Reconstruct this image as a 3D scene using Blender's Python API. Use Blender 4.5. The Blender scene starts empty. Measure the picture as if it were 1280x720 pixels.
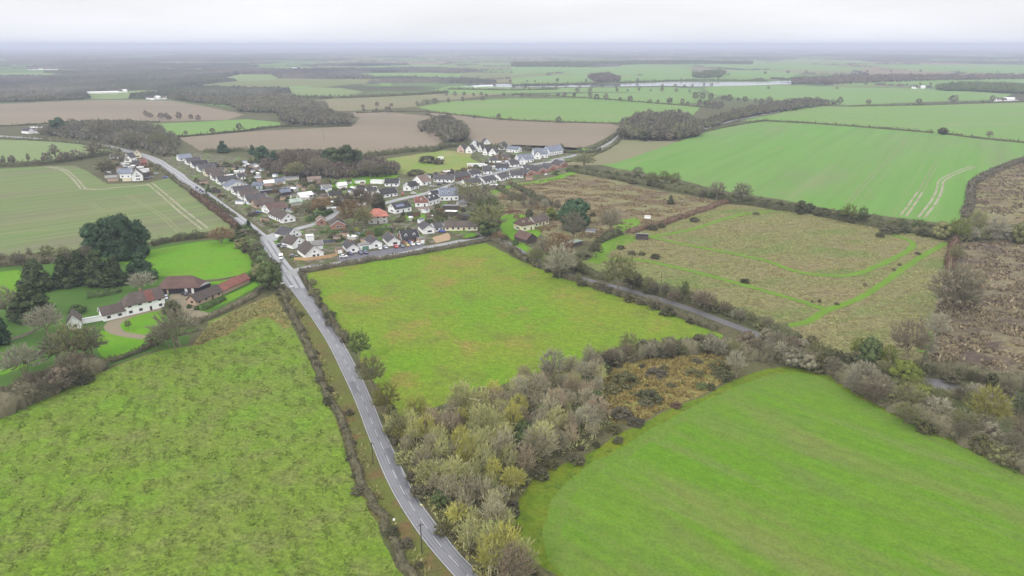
import bpy, math, random
import numpy as np
from mathutils import Vector, noise as mnoise
R = math.radians
rng = np.random.default_rng(7)
random.seed(7)
scene = bpy.context.scene
COL = scene.collection

# ------------------------------------------------------------------ camera
CAM_H, FPX, PITCH = 110.0, 853.33, R(19.62)
cam = bpy.data.cameras.new('camera')
cam.lens, cam.sensor_width = 24.0, 36.0
cam.clip_start, cam.clip_end = 1.0, 90000.0
cam_o = bpy.data.objects.new('camera', cam)
cam_o.location = (0, 0, CAM_H)
cam_o.rotation_euler = (math.pi / 2 - PITCH, 0, 0)
COL.objects.link(cam_o)
scene.camera = cam_o

# ------------------------------------------------------------------ daylight: overcast sky, weak broad sun
SUN_EL, SUN_AZ = R(36), R(-142)          # azimuth from +Y: behind the camera, to its left
sun = bpy.data.lights.new('sun', 'SUN')
sun.energy, sun.angle, sun.color = 1.5, R(14), (1.0, 0.965, 0.91)
sun_o = bpy.data.objects.new('sun', sun)
d = Vector((math.sin(SUN_AZ) * math.cos(SUN_EL), math.cos(SUN_AZ) * math.cos(SUN_EL), math.sin(SUN_EL)))
sun_o.rotation_euler = d.to_track_quat('Z', 'Y').to_euler()
sun_o.location = (0, 0, 300)
COL.objects.link(sun_o)

world = bpy.data.worlds.new('World')
scene.world = world
world.use_nodes = True
wt = world.node_tree
wt.nodes.clear()


def wn(t, **k):
    n = wt.nodes.new(t)
    for a, b in k.items():
        setattr(n, a, b)
    return n


w_out = wn('ShaderNodeOutputWorld')
w_bg = wn('ShaderNodeBackground')
w_bg.inputs['Strength'].default_value = 0.1
w_sky = wn('ShaderNodeTexSky', sky_type='NISHITA')
w_sky.sun_disc = False
w_sky.sun_elevation, w_sky.sun_rotation = SUN_EL, SUN_AZ
w_sky.altitude = 110
w_tc = wn('ShaderNodeTexCoord')
w_sep = wn('ShaderNodeSeparateXYZ')
wt.links.new(w_tc.outputs['Generated'], w_sep.inputs[0])
w_ramp = wn('ShaderNodeValToRGB')          # overcast sky: one third as bright at the horizon as overhead
el = w_ramp.color_ramp.elements
SKY = [(0.0, (8.35, 8.7, 9.4)), (0.02, (8.95, 9.05, 9.5)), (0.05, (9.35, 9.3, 9.5)), (0.3, (12.5, 12.6, 12.9)),
       (0.7, (19.5, 19.6, 20.0)), (1.0, (24.5, 24.6, 25.0))]
while len(el) < len(SKY):
    el.new(0.5)
for e, (p, c) in zip(el, SKY):
    e.position = p
    e.color = tuple(v / 25.0 for v in c) + (1,)
wt.links.new(w_sep.outputs['Z'], w_ramp.inputs[0])
w_map = wn('ShaderNodeMapping')
w_map.inputs['Scale'].default_value = (1.2, 1.2, 9.0)
w_no = wn('ShaderNodeTexNoise')
w_no.inputs['Scale'].default_value = 2.2
w_no.inputs['Detail'].default_value = 5
wt.links.new(w_tc.outputs['Generated'], w_map.inputs[0])
wt.links.new(w_map.outputs[0], w_no.inputs[0])
w_mr = wn('ShaderNodeMapRange')
w_mr.inputs['From Min'].default_value, w_mr.inputs['From Max'].default_value = 0.3, 0.7
w_mr.inputs['To Min'].default_value, w_mr.inputs['To Max'].default_value = 23.0, 26.9
wt.links.new(w_no.outputs[0], w_mr.inputs[0])
w_mul = wn('ShaderNodeVectorMath', operation='SCALE')
wt.links.new(w_ramp.outputs[0], w_mul.inputs[0])
wt.links.new(w_mr.outputs[0], w_mul.inputs['Scale'])
w_mix = wn('ShaderNodeMix', data_type='RGBA')
w_mix.inputs[0].default_value = 0.95
wt.links.new(w_sky.outputs[0], w_mix.inputs[6])
wt.links.new(w_mul.outputs[0], w_mix.inputs[7])
wt.links.new(w_mix.outputs[2], w_bg.inputs[0])
wt.links.new(w_bg.outputs[0], w_out.inputs[0])

scene.view_settings.view_transform = 'Standard'
scene.view_settings.look = 'None'
scene.view_settings.exposure = 0.08
scene.view_settings.gamma = 1.0
scene.cycles.max_bounces = 6
scene.cycles.volume_bounces = 0
scene.cycles.diffuse_bounces = 3
scene.cycles.transparent_max_bounces = 8
scene.cycles.use_denoising = True

# ------------------------------------------------------------------ places: pixel of the photograph -> point on the ground
SP, CP = math.sin(PITCH), math.cos(PITCH)


def ray(px, py):
    cx, cy = (px - 640.0) / FPX, (360.0 - py) / FPX
    return np.array([cx, CP + cy * SP, -SP + cy * CP])


def G(px, py, z=0.0):
    r = ray(px, py)
    t = (z - CAM_H) / min(r[2], -0.002)
    return (r[0] * t, r[1] * t)


def STR(a, b):
    """turn that lays the line a-b of the photograph along y"""
    p, q = G(*a), G(*b)
    return math.pi / 2 - math.atan2(q[1] - p[1], q[0] - p[0])


def px_per_m(py):
    x, y = G(640, py)
    return FPX / (y * CP + CAM_H * SP)


def top_height(px, base, top):
    x, y = G(px, base)
    r = ray(px, top)
    return CAM_H + y * r[2] / r[1]


# ------------------------------------------------------------------ mesh and object helpers
def tag(o, label=None, cat=None, group=None, kind=None):
    if label: o['label'] = label
    if cat: o['category'] = cat
    if group: o['group'] = group
    if kind: o['kind'] = kind
    return o


def np_mesh(name, V, F, mats=(), tone=None, mi=None, smooth=False):
    """V (n,3); F list of arrays of shape (m,k)"""
    V = np.asarray(V, np.float32).reshape(-1, 3)
    if isinstance(F, np.ndarray): F = [F]
    F = [np.asarray(f, np.int32) for f in F if len(f)]
    me = bpy.data.meshes.new(name)
    me.vertices.add(len(V))
    me.vertices.foreach_set('co', V.ravel())
    nl = sum(f.size for f in F)
    nf = sum(len(f) for f in F)
    me.loops.add(nl)
    me.loops.foreach_set('vertex_index', np.concatenate([f.ravel() for f in F]))
    me.polygons.add(nf)
    sizes = np.concatenate([np.full(len(f), f.shape[1], np.int32) for f in F])
    starts = np.concatenate([[0], np.cumsum(sizes)[:-1]]).astype(np.int32)
    me.polygons.foreach_set('loop_start', starts)
    try:
        me.polygons.foreach_set('loop_total', sizes)
    except Exception:
        pass
    if mi is not None:
        me.polygons.foreach_set('material_index', np.asarray(mi, np.int32))
    for m in mats: me.materials.append(m)
    if tone is not None:
        a = me.attributes.new('tone', 'FLOAT', 'POINT')
        a.data.foreach_set('value', np.asarray(tone, np.float32))
    me.update(calc_edges=True)
    if smooth:
        me.polygons.foreach_set('use_smooth', np.ones(nf, bool))
    return me


def link(name, me, parent=None, loc=None, rz=0.0):
    o = bpy.data.objects.new(name, me)
    COL.objects.link(o)
    if parent: o.parent = parent
    if loc is not None: o.location = loc
    if rz: o.rotation_euler = (0, 0, rz)
    return o


def empty(name, loc, rz=0.0):
    o = link(name, None, None, loc, rz)
    o.empty_display_size = 0.5
    return o


def copy_tree(o, parent=None):
    c = o.copy()
    COL.objects.link(c)
    c.parent = parent
    for ch in o.children:
        copy_tree(ch, c)
    return c


class MB:
    def __init__(s):
        s.v, s.f, s.m = [], [], []

    def add(s, vs, fs, m=0):
        b = len(s.v)
        s.v += [tuple(p) for p in vs]
        s.f += [tuple(b + i for i in f) for f in fs]
        s.m += [m] * len(fs)
        return s

    def box(s, x0, x1, y0, y1, z0, z1, m=0):
        v = [(x0, y0, z0), (x1, y0, z0), (x1, y1, z0), (x0, y1, z0), (x0, y0, z1), (x1, y0, z1), (x1, y1, z1), (x0, y1, z1)]
        return s.add(v, [(0, 3, 2, 1), (4, 5, 6, 7), (0, 1, 5, 4), (1, 2, 6, 5), (2, 3, 7, 6), (3, 0, 4, 7)], m)

    def tube(s, p, q, r0, r1, n=6, m=0):
        p, q = Vector(p), Vector(q)
        a = (q - p).normalized()
        u = a.orthogonal().normalized()
        w = a.cross(u)
        v = []
        for c, r in ((p, r0), (q, r1)):
            for i in range(n):
                t = 2 * math.pi * i / n
                v.append(c + (u * math.cos(t) + w * math.sin(t)) * r)
        f = [(i, (i + 1) % n, n + (i + 1) % n, n + i) for i in range(n)]
        f += [tuple(range(n - 1, -1, -1)), tuple(range(n, 2 * n))]
        return s.add(v, f, m)

    def mesh(s, name, *mats):
        me = bpy.data.meshes.new(name)
        me.from_pydata(s.v, [], s.f)
        for m in mats: me.materials.append(m)
        if len(mats) > 1:
            me.polygons.foreach_set('material_index', s.m)
        me.update()
        return me

    def build(s, name, mat, parent=None, loc=None, rz=0.0):
        mats = mat if isinstance(mat, (list, tuple)) else (mat,)
        return link(name, s.mesh(name, *mats), parent, loc, rz)


# ------------------------------------------------------------------ materials
class NT:
    def __init__(s, name, rough=0.9, spec=0.2):
        s.m = bpy.data.materials.new(name)
        s.m.use_nodes = True
        s.t = s.m.node_tree
        s.b = s.t.nodes['Principled BSDF']
        s.b.inputs['Roughness'].default_value = rough
        s.b.inputs['Specular IOR Level'].default_value = spec
        s.pos = s.t.nodes.new('ShaderNodeNewGeometry').outputs['Position']

    def L(s, a, b):
        s.t.links.new(a, b)

    def n(s, t, **k):
        n = s.t.nodes.new(t)
        for a, b in k.items(): setattr(n, a, b)
        return n

    def mapping(s, scale=(1, 1, 1), rot=0.0, vec=None):
        m = s.n('ShaderNodeMapping')
        m.inputs['Scale'].default_value = scale
        m.inputs['Rotation'].default_value = (0, 0, rot)
        if rot:   # rotate first, then scale
            r = s.n('ShaderNodeMapping')
            r.inputs['Rotation'].default_value = (0, 0, rot)
            s.L(vec or s.pos, r.inputs[0])
            m.inputs['Rotation'].default_value = (0, 0, 0)
            s.L(r.outputs[0], m.inputs[0])
        else:
            s.L(vec or s.pos, m.inputs[0])
        return m.outputs[0]

    def noise(s, size, detail=4, vec=None, rough=0.55, dist=0.0):
        n = s.n('ShaderNodeTexNoise')
        n.inputs['Scale'].default_value = 1.0 / size
        n.inputs['Detail'].default_value = detail
        n.inputs['Roughness'].default_value = rough
        n.inputs['Distortion'].default_value = dist
        s.L(vec or s.pos, n.inputs[0])
        return n.outputs[0]

    def rng(s, v, a, b, c=0.0, d=1.0):
        m = s.n('ShaderNodeMapRange')
        for k, x in zip(('From Min', 'From Max', 'To Min', 'To Max'), (a, b, c, d)):
            m.inputs[k].default_value = x
        s.L(v, m.inputs[0])
        return m.outputs[0]

    def op(s, o, a, b=None):
        m = s.n('ShaderNodeMath', operation=o)
        for i, x in enumerate((a, b)):
            if x is None: continue
            if isinstance(x, (int, float)): m.inputs[i].default_value = x
            else: s.L(x, m.inputs[i])
        return m.outputs[0]

    def mix(s, f, a, b, blend='MIX'):
        m = s.n('ShaderNodeMix', data_type='RGBA', blend_type=blend)
        for i, x in ((0, f), (6, a), (7, b)):
            if isinstance(x, (int, float)): m.inputs[i].default_value = x
            elif isinstance(x, tuple): m.inputs[i].default_value = x + (1,) if len(x) == 3 else x
            else: s.L(x, m.inputs[i])
        return m.outputs[2]

    def scale(s, c, f):
        m = s.n('ShaderNodeVectorMath', operation='SCALE')
        if isinstance(c, tuple): m.inputs[0].default_value = c
        else: s.L(c, m.inputs[0])
        s.L(f, m.inputs['Scale'])
        return m.outputs[0]

    def bump(s, h, dist, strength=1.0):
        b = s.n('ShaderNodeBump')
        b.inputs['Distance'].default_value = dist
        b.inputs['Strength'].default_value = strength
        s.L(h, b.inputs['Height'])
        s.L(b.outputs[0], s.b.inputs['Normal'])

    def done(s, col):
        if isinstance(col, tuple): s.b.inputs['Base Color'].default_value = col + (1,)
        else: s.L(col, s.b.inputs['Base Color'])
        return s.m


def S(r, g, b, k=2.35):
    """sRGB 0-255 as seen on open level ground in the photograph -> albedo (daylight level there is about k)"""
    f = lambda v: ((v / 255 + 0.055) / 1.055) ** 2.4 if v > 10 else v / 255 / 12.92
    return (f(r) / k, f(g) / k, f(b) / k)


def field_mat(name, a, b, c=None, patch=60, fine=1.2, cfac=(0.52, 0.66), csize=None, stripe=None, fine_amt=0.25,
              tuss=None, rough=0.95, stretch=None, mid=None, bump=0.15, grain=None, tram=None):
    """a,b broad patch colours; c blotches; stripe=(angle, spacing, amount); tuss=(size, threshold, colour, amount); stretch=(angle, factor)"""
    t = NT(name, rough, 0.1)
    vec = t.mapping((1.0 / stretch[1], 1, 1), stretch[0]) if stretch else None
    col = t.mix(t.rng(t.noise(patch, 4, vec), 0.35, 0.65), a, b)
    if mid:
        col = t.mix(t.rng(t.noise(mid[0], 5, vec), mid[1], mid[2]), col, mid[3])
    if c:
        f = t.rng(t.noise(csize or patch * 0.4, 6, vec, 0.65), cfac[0], cfac[1])
        col = t.mix(f, col, c)
    if stripe:
        ang, sp, am = stripe[:3]
        v = t.mapping((1.0 / sp, 0.004, 0), ang)
        n = t.n('ShaderNodeTexNoise')
        n.inputs['Scale'].default_value = 1.0
        n.inputs['Detail'].default_value = 3
        t.L(v, n.inputs[0])
        col = t.scale(col, t.rng(n.outputs[0], 0.3, 0.7, 1 - am, 1 + am))
    if tuss:
        dens = t.noise(tuss[4] if len(tuss) > 4 else 25, 3)
        sp = t.noise(tuss[0], 3, None, 0.6)
        f = t.rng(t.op('ADD', sp, t.op('MULTIPLY', t.op('SUBTRACT', dens, 0.5), 0.55)), tuss[1], tuss[1] + 0.09)
        col = t.mix(t.op('MULTIPLY', f, tuss[3]), col, tuss[2])
    if tram:   # paired wheelings every few metres: (turn, spacing, colour, strength)
        sx = t.n('ShaderNodeSeparateXYZ')
        t.L(t.mapping((1.0 / tram[1], 1, 1), tram[0]), sx.inputs[0])
        wob = t.op('MULTIPLY', t.op('SUBTRACT', t.noise(90, 2), 0.5), 0.35)
        fr = t.op('FRACT', t.op('ADD', sx.outputs['X'], wob))
        dd = t.op('ABSOLUTE', t.op('SUBTRACT', t.op('ABSOLUTE', t.op('SUBTRACT', fr, 0.5)), 1.0 / tram[1]))
        ln = t.rng(dd, 0.35 / tram[1], 0.75 / tram[1], 1.0, 0.0)
        ln = t.op('MULTIPLY', ln, t.rng(t.noise(35, 3), 0.35, 0.6, 0.15, tram[3]))
        col = t.mix(ln, col, tram[2])
    if grain:
        g = t.noise(grain[0], 6, t.mapping((1, 1.6, 1), 0.5), 0.72)
        col = t.scale(col, t.rng(g, 0.38, 0.62, 1 - grain[1], 1 + grain[1]))
    fn = t.noise(fine, 5, None, 0.75)
    col = t.scale(col, t.rng(fn, 0.33, 0.67, 1 - fine_amt, 1 + fine_amt))
    if bump:
        t.bump(fn, bump, 0.7)
    return t.done(col)


def plain(name, c, rough=0.8, var=0.12, size=1.5, spec=0.3, obj_var=0.0):
    t = NT(name, rough, spec)
    col = t.scale(c, t.rng(t.noise(size, 5, None, 0.65), 0.3, 0.7, 1 - var, 1 + var))
    if obj_var:
        oi = t.n('ShaderNodeObjectInfo')
        col = t.scale(col, t.rng(oi.outputs['Random'], 0, 1, 1 - obj_var, 1 + obj_var))
    return t.done(col)


def twig_mat(name, c0, c1, obj_var=0.18, trans=0.0):
    """c0..c1 mixed by the per-face tone; whole plants vary a little by object"""
    t = NT(name, 0.9, 0.1)
    at = t.n('ShaderNodeAttribute', attribute_name='tone')
    col = t.mix(at.outputs['Fac'], c0, c1)
    oi = t.n('ShaderNodeObjectInfo')
    col = t.scale(col, t.rng(oi.outputs['Random'], 0, 1, 1 - obj_var, 1 + obj_var))
    return t.done(col)
# ------------------------------------------------------------------ ground sheets
def densify(pts, step, closed=True, jit=0.0, smooth=False):
    """pts world (n,2) -> points every ~step metres"""
    P = [np.array(p, float) for p in pts]
    n = len(P)
    out = []
    last = n if closed else n - 1
    for i in range(last):
        p0, p1, p2, p3 = P[(i - 1) % n], P[i], P[(i + 1) % n], P[(i + 2) % n]
        if not closed:
            if i == 0: p0 = 2 * p1 - p2
            if i + 2 >= n: p3 = 2 * p2 - p1
        m = max(1, int(np.linalg.norm(p2 - p1) / step))
        m = min(m, 400)
        for k in range(m):
            t = k / m
            if smooth:
                q = 0.5 * ((2 * p1) + (-p0 + p2) * t + (2 * p0 - 5 * p1 + 4 * p2 - p3) * t * t + (-p0 + 3 * p1 - 3 * p2 + p3) * t ** 3)
            else:
                q = p1 + (p2 - p1) * t
            out.append(q)
    if not closed: out.append(P[-1])
    out = np.array(out)
    if jit:
        out += np.array([[mnoise.noise((x * 0.11 / max(jit, 0.5), y * 0.11 / max(jit, 0.5), 3.1)),
                          mnoise.noise((x * 0.11 / max(jit, 0.5), y * 0.11 / max(jit, 0.5), 9.7))] for x, y in out]) * jit * 1.6
    return out


def poly_sheet(name, px, z, mat, jit=0.8, step=5, smooth=False, kind='structure', label=None):
    W = [G(*p) for p in px]
    dist = max(60, min(math.hypot(*w) for w in W))
    st = max(step, dist / 100)
    D = densify(W, st, True, jit * max(1, dist / 400), smooth)
    me = bpy.data.meshes.new(name)
    me.from_pydata([(x, y, z) for x, y in D], [], [tuple(range(len(D)))])
    if me.polygons[0].normal.z < 0: me.flip_normals()
    me.materials.append(mat)
    o = link(name, me)
    tag(o, label, None, None, kind)
    return o


def strip_sheet(name, left, right, z, mat, kind='structure', thick=0.0, step=4.0, parent=None):
    """left/right: world polylines with the same number of points"""
    l = densify(left, 1e9, False)
    r = densify(right, 1e9, False)
    n = len(l)
    L, Rr = [], []
    for i in range(n - 1):
        def cr(P, t):
            p0 = P[i - 1] if i else 2 * P[0] - P[1]
            p3 = P[i + 2] if i + 2 < n else 2 * P[n - 1] - P[n - 2]
            p1, p2 = P[i], P[i + 1]
            return 0.5 * ((2 * p1) + (-p0 + p2) * t + (2 * p0 - 5 * p1 + 4 * p2 - p3) * t * t + (-p0 + 3 * p1 - 3 * p2 + p3) * t ** 3)
        m = max(1, min(40, int(np.linalg.norm(l[i + 1] - l[i]) / step)))
        for k in range(m):
            L.append(cr(l, k / m)); Rr.append(cr(r, k / m))
    L.append(l[-1]); Rr.append(r[-1])
    L, Rr = np.array(L), np.array(Rr)
    N = len(L)
    V = np.zeros((2 * N, 3)); V[:N, :2] = L; V[N:, :2] = Rr; V[:, 2] = z
    i = np.arange(N - 1)
    F = np.stack([i, N + i, N + i + 1, i + 1], 1)
    me = np_mesh(name, V, F, (mat,))
    if me.polygons[0].normal.z < 0: me.flip_normals()
    o = link(name, me, parent)
    if kind: o['kind'] = kind
    return o, L, Rr


def offset_line(P, off):
    P = np.asarray(P, float)
    T = np.gradient(P, axis=0)
    T /= np.linalg.norm(T, axis=1)[:, None] + 1e-9
    return P + np.stack([-T[:, 1], T[:, 0]], 1) * off


def path_strip(name, px, width, z, mat, kind='structure', step=3.0, smooth=True, jit=0.0, parent=None, world=False):
    W = px if world else [G(*p) for p in px]
    C = densify(W, step, False, jit, smooth)
    w = np.asarray(width, float)
    if w.ndim: w = np.interp(np.linspace(0, 1, len(C)), np.linspace(0, 1, len(w)), w)[:, None]
    T = np.gradient(C, axis=0); T /= np.linalg.norm(T, axis=1)[:, None] + 1e-9
    Nn = np.stack([-T[:, 1], T[:, 0]], 1)
    l, r = C + Nn * w / 2, C - Nn * w / 2
    N = len(C)
    V = np.zeros((2 * N, 3)); V[:N, :2] = l; V[N:, :2] = r; V[:, 2] = z
    i = np.arange(N - 1)
    F = np.stack([i, N + i, N + i + 1, i + 1], 1)
    me = np_mesh(name, V, F, (mat,))
    if me.polygons[0].normal.z < 0: me.flip_normals()
    o = link(name, me, parent)
    if kind: o['kind'] = kind
    return o, C


# base ground: rough verge grass near, woodland-and-field patchwork towards the horizon
t = NT('rough_verge_ground', 0.95, 0.1)
col = t.mix(t.rng(t.noise(14, 5), 0.35, 0.65), S(112, 122, 78), S(128, 116, 88))
col = t.mix(t.rng(t.noise(3.5, 6, None, 0.7), 0.5, 0.62), col, S(92, 96, 66))
colf = t.mix(t.rng(t.noise(420, 5, None, 0.6), 0.46, 0.5), S(96, 100, 72), S(120, 150, 92))
colf = t.mix(t.rng(t.noise(900, 5, None, 0.6), 0.54, 0.58), colf, S(84, 84, 70))
cd = t.n('ShaderNodeVectorMath', operation='LENGTH')
t.L(t.pos, cd.inputs[0])
col = t.mix(t.rng(cd.outputs['Value'], 1300, 2000), col, colf)
col = t.scale(col, t.rng(t.noise(0.9, 5, None, 0.75), 0.25, 0.75, 0.72, 1.28))
M_GROUND = t.done(col)
V, F = [], []
for i in range(25):
    for j in range(25):
        V.append((-36000 + 3000 * i, -1000 + 2000 * j * (1 + j / 24.0) / 1.2, 0))
for i in range(24):
    for j in range(24):
        a = i * 25 + j
        F.append((a, a + 25, a + 26, a + 1))
me = bpy.data.meshes.new('ground'); me.from_pydata(V, [], F); me.materials.append(M_GROUND)
tag(link('ground', me), 'rolling farmland ground reaching to the hazy horizon', kind='structure')

M_TUSSOCK = field_mat('tussocky_pasture', S(134, 170, 52), S(142, 164, 70), S(124, 180, 44), patch=55, fine=0.9, cfac=(0.5, 0.8), csize=30,
                      tuss=(1.2, 0.56, S(104, 114, 64), 0.5, 18), stripe=(STR((430, 700), (330, 400)), 4, 0.07), fine_amt=0.32, bump=0.35, grain=(3.0, 0.22),
                      mid=(9, 0.45, 0.75, S(150, 158, 88)))
M_CENTRE = field_mat('centre_pasture', S(132, 176, 44), S(152, 170, 60), S(176, 156, 86), patch=50, fine=1.2, cfac=(0.53, 0.70), csize=26,
                     fine_amt=0.26, bump=0.2, grain=(3.5, 0.16), mid=(16, 0.52, 0.72, S(136, 150, 66)), tuss=(2.2, 0.66, S(112, 134, 58), 0.5, 30))
M_CROP = field_mat('young_cereal', S(126, 166, 52), S(117, 169, 38), S(142, 156, 80), patch=40, fine=0.8, cfac=(0.46, 0.68), csize=20,
                   stretch=(STR((980, 575), (1260, 690)) - math.pi / 2, 4.5), fine_amt=0.20, bump=0.08, tram=(STR((980, 575), (1260, 690)), 24, S(146, 160, 96), 0.35), stripe=(STR((980, 575), (1260, 690)), 3.0, 0.08), grain=(4.0, 0.10), mid=(9, 0.5, 0.75, S(132, 156, 76)))
M_HEADLAND = field_mat('grassy_headland', S(116, 146, 38), S(140, 154, 46), S(104, 132, 44), patch=12, fine=0.9, fine_amt=0.26, grain=(2.5, 0.15))
M_BIG = field_mat('far_cereal', S(138, 178, 96), S(130, 184, 82), S(152, 172, 112), patch=110, fine=2.5, cfac=(0.52, 0.7), csize=70,
                  stretch=(STR((1060, 254), (1135, 172)) - math.pi / 2, 4), fine_amt=0.10, bump=0, tram=(STR((1060, 254), (1135, 172)), 24, S(164, 182, 120), 0.4), stripe=(STR((1060, 254), (1135, 172)), 12, 0.07))
M_BIG2 = field_mat('pale_cereal', S(146, 182, 100), S(138, 182, 90), S(160, 178, 118), patch=240, fine=4, stretch=(R(-10), 3), fine_amt=0.04, bump=0,
                   tram=(R(12), 24, S(174, 186, 138), 0.5), stripe=(R(100), 24, 0.035))
M_LEFT = field_mat('striped_drilled_field', S(132, 162, 92), S(150, 162, 108), S(150, 148, 116), patch=70, fine=1.6, cfac=(0.5, 0.68), csize=60,
                   stretch=(STR((0, 268), (120, 253)) - math.pi / 2, 4.0), fine_amt=0.08, bump=0.05, tram=(STR((0, 268), (120, 253)), 24, S(174, 178, 138), 0.45), stripe=(STR((0, 268), (120, 253)), 6, 0.12))
M_FARG = [field_mat('distant_green', S(140, 182, 96), S(150, 182, 112), None, patch=300, fine=8, fine_amt=0.05, bump=0),
          field_mat('distant_green_pale', S(160, 180, 122), S(150, 172, 108), None, patch=300, fine=8, fine_amt=0.05, bump=0),
          field_mat('distant_stubble', S(168, 158, 124), S(152, 160, 112), None, patch=300, fine=8, fine_amt=0.05, bump=0)]
M_PLOUGH = field_mat('bare_ploughland', S(176, 160, 138), S(164, 150, 128), S(158, 160, 122), patch=150, fine=3, cfac=(0.62, 0.78), csize=160,
                     stretch=(R(6), 4), fine_amt=0.05, bump=0, stripe=(R(97), 12, 0.05))
M_MEADOW = field_mat('rough_meadow', S(150, 158, 98), S(166, 152, 112), S(126, 152, 74), patch=40, fine=1.4, cfac=(0.5, 0.68), csize=22,
                     stretch=(R(-15), 2.2), mid=(4.0, 0.5, 0.68, S(138, 124, 84)), fine_amt=0.22, grain=(3.2, 0.30), bump=0.3)
M_BRACKEN = field_mat('brown_bracken', S(170, 156, 118), S(158, 160, 112), S(134, 112, 94), patch=34, fine=1.6, cfac=(0.48, 0.62), csize=18,
                      stretch=(R(-8), 2.2), mid=(7.0, 0.5, 0.66, S(150, 134, 84)), fine_amt=0.24, grain=(3.2, 0.30), bump=0.35)
M_SCRUBFLOOR = field_mat('dark_bracken', S(160, 148, 116), S(144, 134, 108), S(116, 100, 90), patch=24, fine=1.4, cfac=(0.48, 0.6), csize=12,
                         stretch=(R(-10), 2.4), mid=(5, 0.52, 0.66, S(160, 146, 100)), fine_amt=0.26, grain=(3.2, 0.30), bump=0.4)
M_RUST = field_mat('rusty_rough_grass', S(164, 148, 90), S(150, 154, 82), S(168, 132, 88), patch=12, fine=1.0, cfac=(0.5, 0.62), csize=9,
                   mid=(3, 0.52, 0.66, S(110, 98, 66)), fine_amt=0.3, grain=(3.2, 0.30), bump=0.4)
M_TANCORNER = field_mat('tan_dead_grass', S(154, 150, 82), S(166, 144, 92), S(112, 84, 64), patch=14, fine=1.0, cfac=(0.56, 0.66), csize=10,
                        mid=(3, 0.5, 0.66, S(128, 130, 74)), fine_amt=0.3, grain=(3.2, 0.30), bump=0.4)
M_LAWN = field_mat('mown_lawn', S(122, 186, 40), S(134, 180, 50), S(122, 160, 60), patch=16, fine=1.0, cfac=(0.55, 0.72), fine_amt=0.12, bump=0.03, grain=(3.0, 0.08))
M_LAWN2 = field_mat('dark_garden_lawn', S(92, 134, 58), S(104, 140, 60), S(116, 132, 72), patch=18, fine=1.0, cfac=(0.55, 0.7), fine_amt=0.1, bump=0.03)
M_GARDEN = field_mat('garden_plots', S(104, 122, 72), S(124, 112, 88), S(122, 166, 56), patch=7, fine=1.0, cfac=(0.56, 0.6), csize=11,
                     mid=(5, 0.52, 0.56, S(158, 150, 136)), fine_amt=0.3, bump=0.1)
M_WOODFLOOR = field_mat('woodland_floor', S(132, 126, 92), S(118, 120, 80), S(100, 96, 74), patch=10, fine=1.2, fine_amt=0.3, bump=0.3)
M_MOWN = field_mat('mown_path_grass', S(136, 178, 60), S(126, 168, 56), None, patch=14, fine=1.1, fine_amt=0.1, bump=0.03)
M_VERGE = field_mat('roadside_verge_grass', S(128, 138, 66), S(124, 122, 74), S(142, 118, 80), patch=12, fine=1.0, cfac=(0.52, 0.64), csize=7, fine_amt=0.22)
M_DIRT = field_mat('chalky_wheel_track', S(196, 190, 160), S(208, 200, 176), S(164, 168, 122), patch=9, fine=1.4, cfac=(0.5, 0.62), csize=10, fine_amt=0.14)
M_DIRT2 = field_mat('faint_wheel_track', S(170, 176, 128), S(162, 172, 116), None, patch=9, fine=1.4, fine_amt=0.1, bump=0)
M_MUD = field_mat('muddy_track', S(150, 138, 120), S(176, 164, 140), None, patch=7, fine=1.0, fine_amt=0.15)

poly_sheet('woodland_floor', [(488, 530), (500, 520), (545, 498), (590, 486), (640, 468), (700, 450), (760, 432), (820, 420), (895, 418), (1000, 436),
                              (1100, 470), (1160, 500), (1290, 570), (1290, 600), (1172, 545), (1115, 516), (1060, 488), (1022, 465), (960, 465), (890, 495),
                              (835, 515), (787, 542), (735, 572), (670, 600), (645, 640), (650, 680), (690, 722), (690, 790), (640, 790), (600, 725), (560, 672), (520, 615)], 0.02, M_WOODFLOOR)
poly_sheet('pasture', [(-90, 560), (0, 519), (82, 482), (130, 463), (175, 446), (212, 436), (255, 430), (262, 402), (300, 385), (343, 367), (352, 384),
                       (370, 415), (392, 462), (408, 502), (426, 545), (442, 592), (462, 640), (488, 690), (520, 745), (530, 790), (-140, 790)], 0.03, M_TUSSOCK)
poly_sheet('rough_corner', [(240, 432), (262, 405), (300, 385), (343, 367), (352, 384), (366, 408), (356, 410), (335, 397), (310, 400), (285, 418), (262, 426)], 0.05, M_TANCORNER)
poly_sheet('pasture', [(384, 342), (445, 327), (545, 312), (607, 304), (640, 321), (702, 347), (805, 379), (905, 419), (902, 428), (840, 432), (770, 444),
                       (700, 460), (650, 472), (600, 490), (548, 508), (505, 522), (478, 492), (450, 448), (427, 415), (405, 382)], 0.03, M_CENTRE, smooth=False)
poly_sheet('headland', [(700, 722), (655, 690), (642, 668), (640, 640), (650, 620), (670, 595), (735, 567), (787, 537), (835, 512), (890, 490), (925, 472), (960, 461),
                        (992, 456), (1022, 461), (1060, 484), (1115, 511), (1172, 539), (1280, 587), (1380, 630), (1420, 790), (700, 790)], 0.03, M_HEADLAND)
poly_sheet('cereal_field', [(738, 790), (715, 722), (697, 700), (686, 674), (689, 645), (700, 618), (730, 590), (784, 554), (844, 520), (900, 492), (952, 472),
                            (993, 465), (1026, 471), (1070, 497), (1130, 526), (1200, 558), (1290, 597), (1400, 645), (1500, 790)], 0.06, M_CROP, jit=0.5, smooth=True)
poly_sheet('scrub_meadow', [(720, 325), (745, 322), (765, 305), (785, 292), (825, 279), (905, 255), (940, 257), (1010, 267), (1100, 282), (1187, 302), (1184, 330), (1168, 390),
                            (1152, 448), (1130, 455), (1080, 450), (1000, 424), (930, 402), (860, 378), (800, 352), (745, 338)], 0.03, M_MEADOW)
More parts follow.
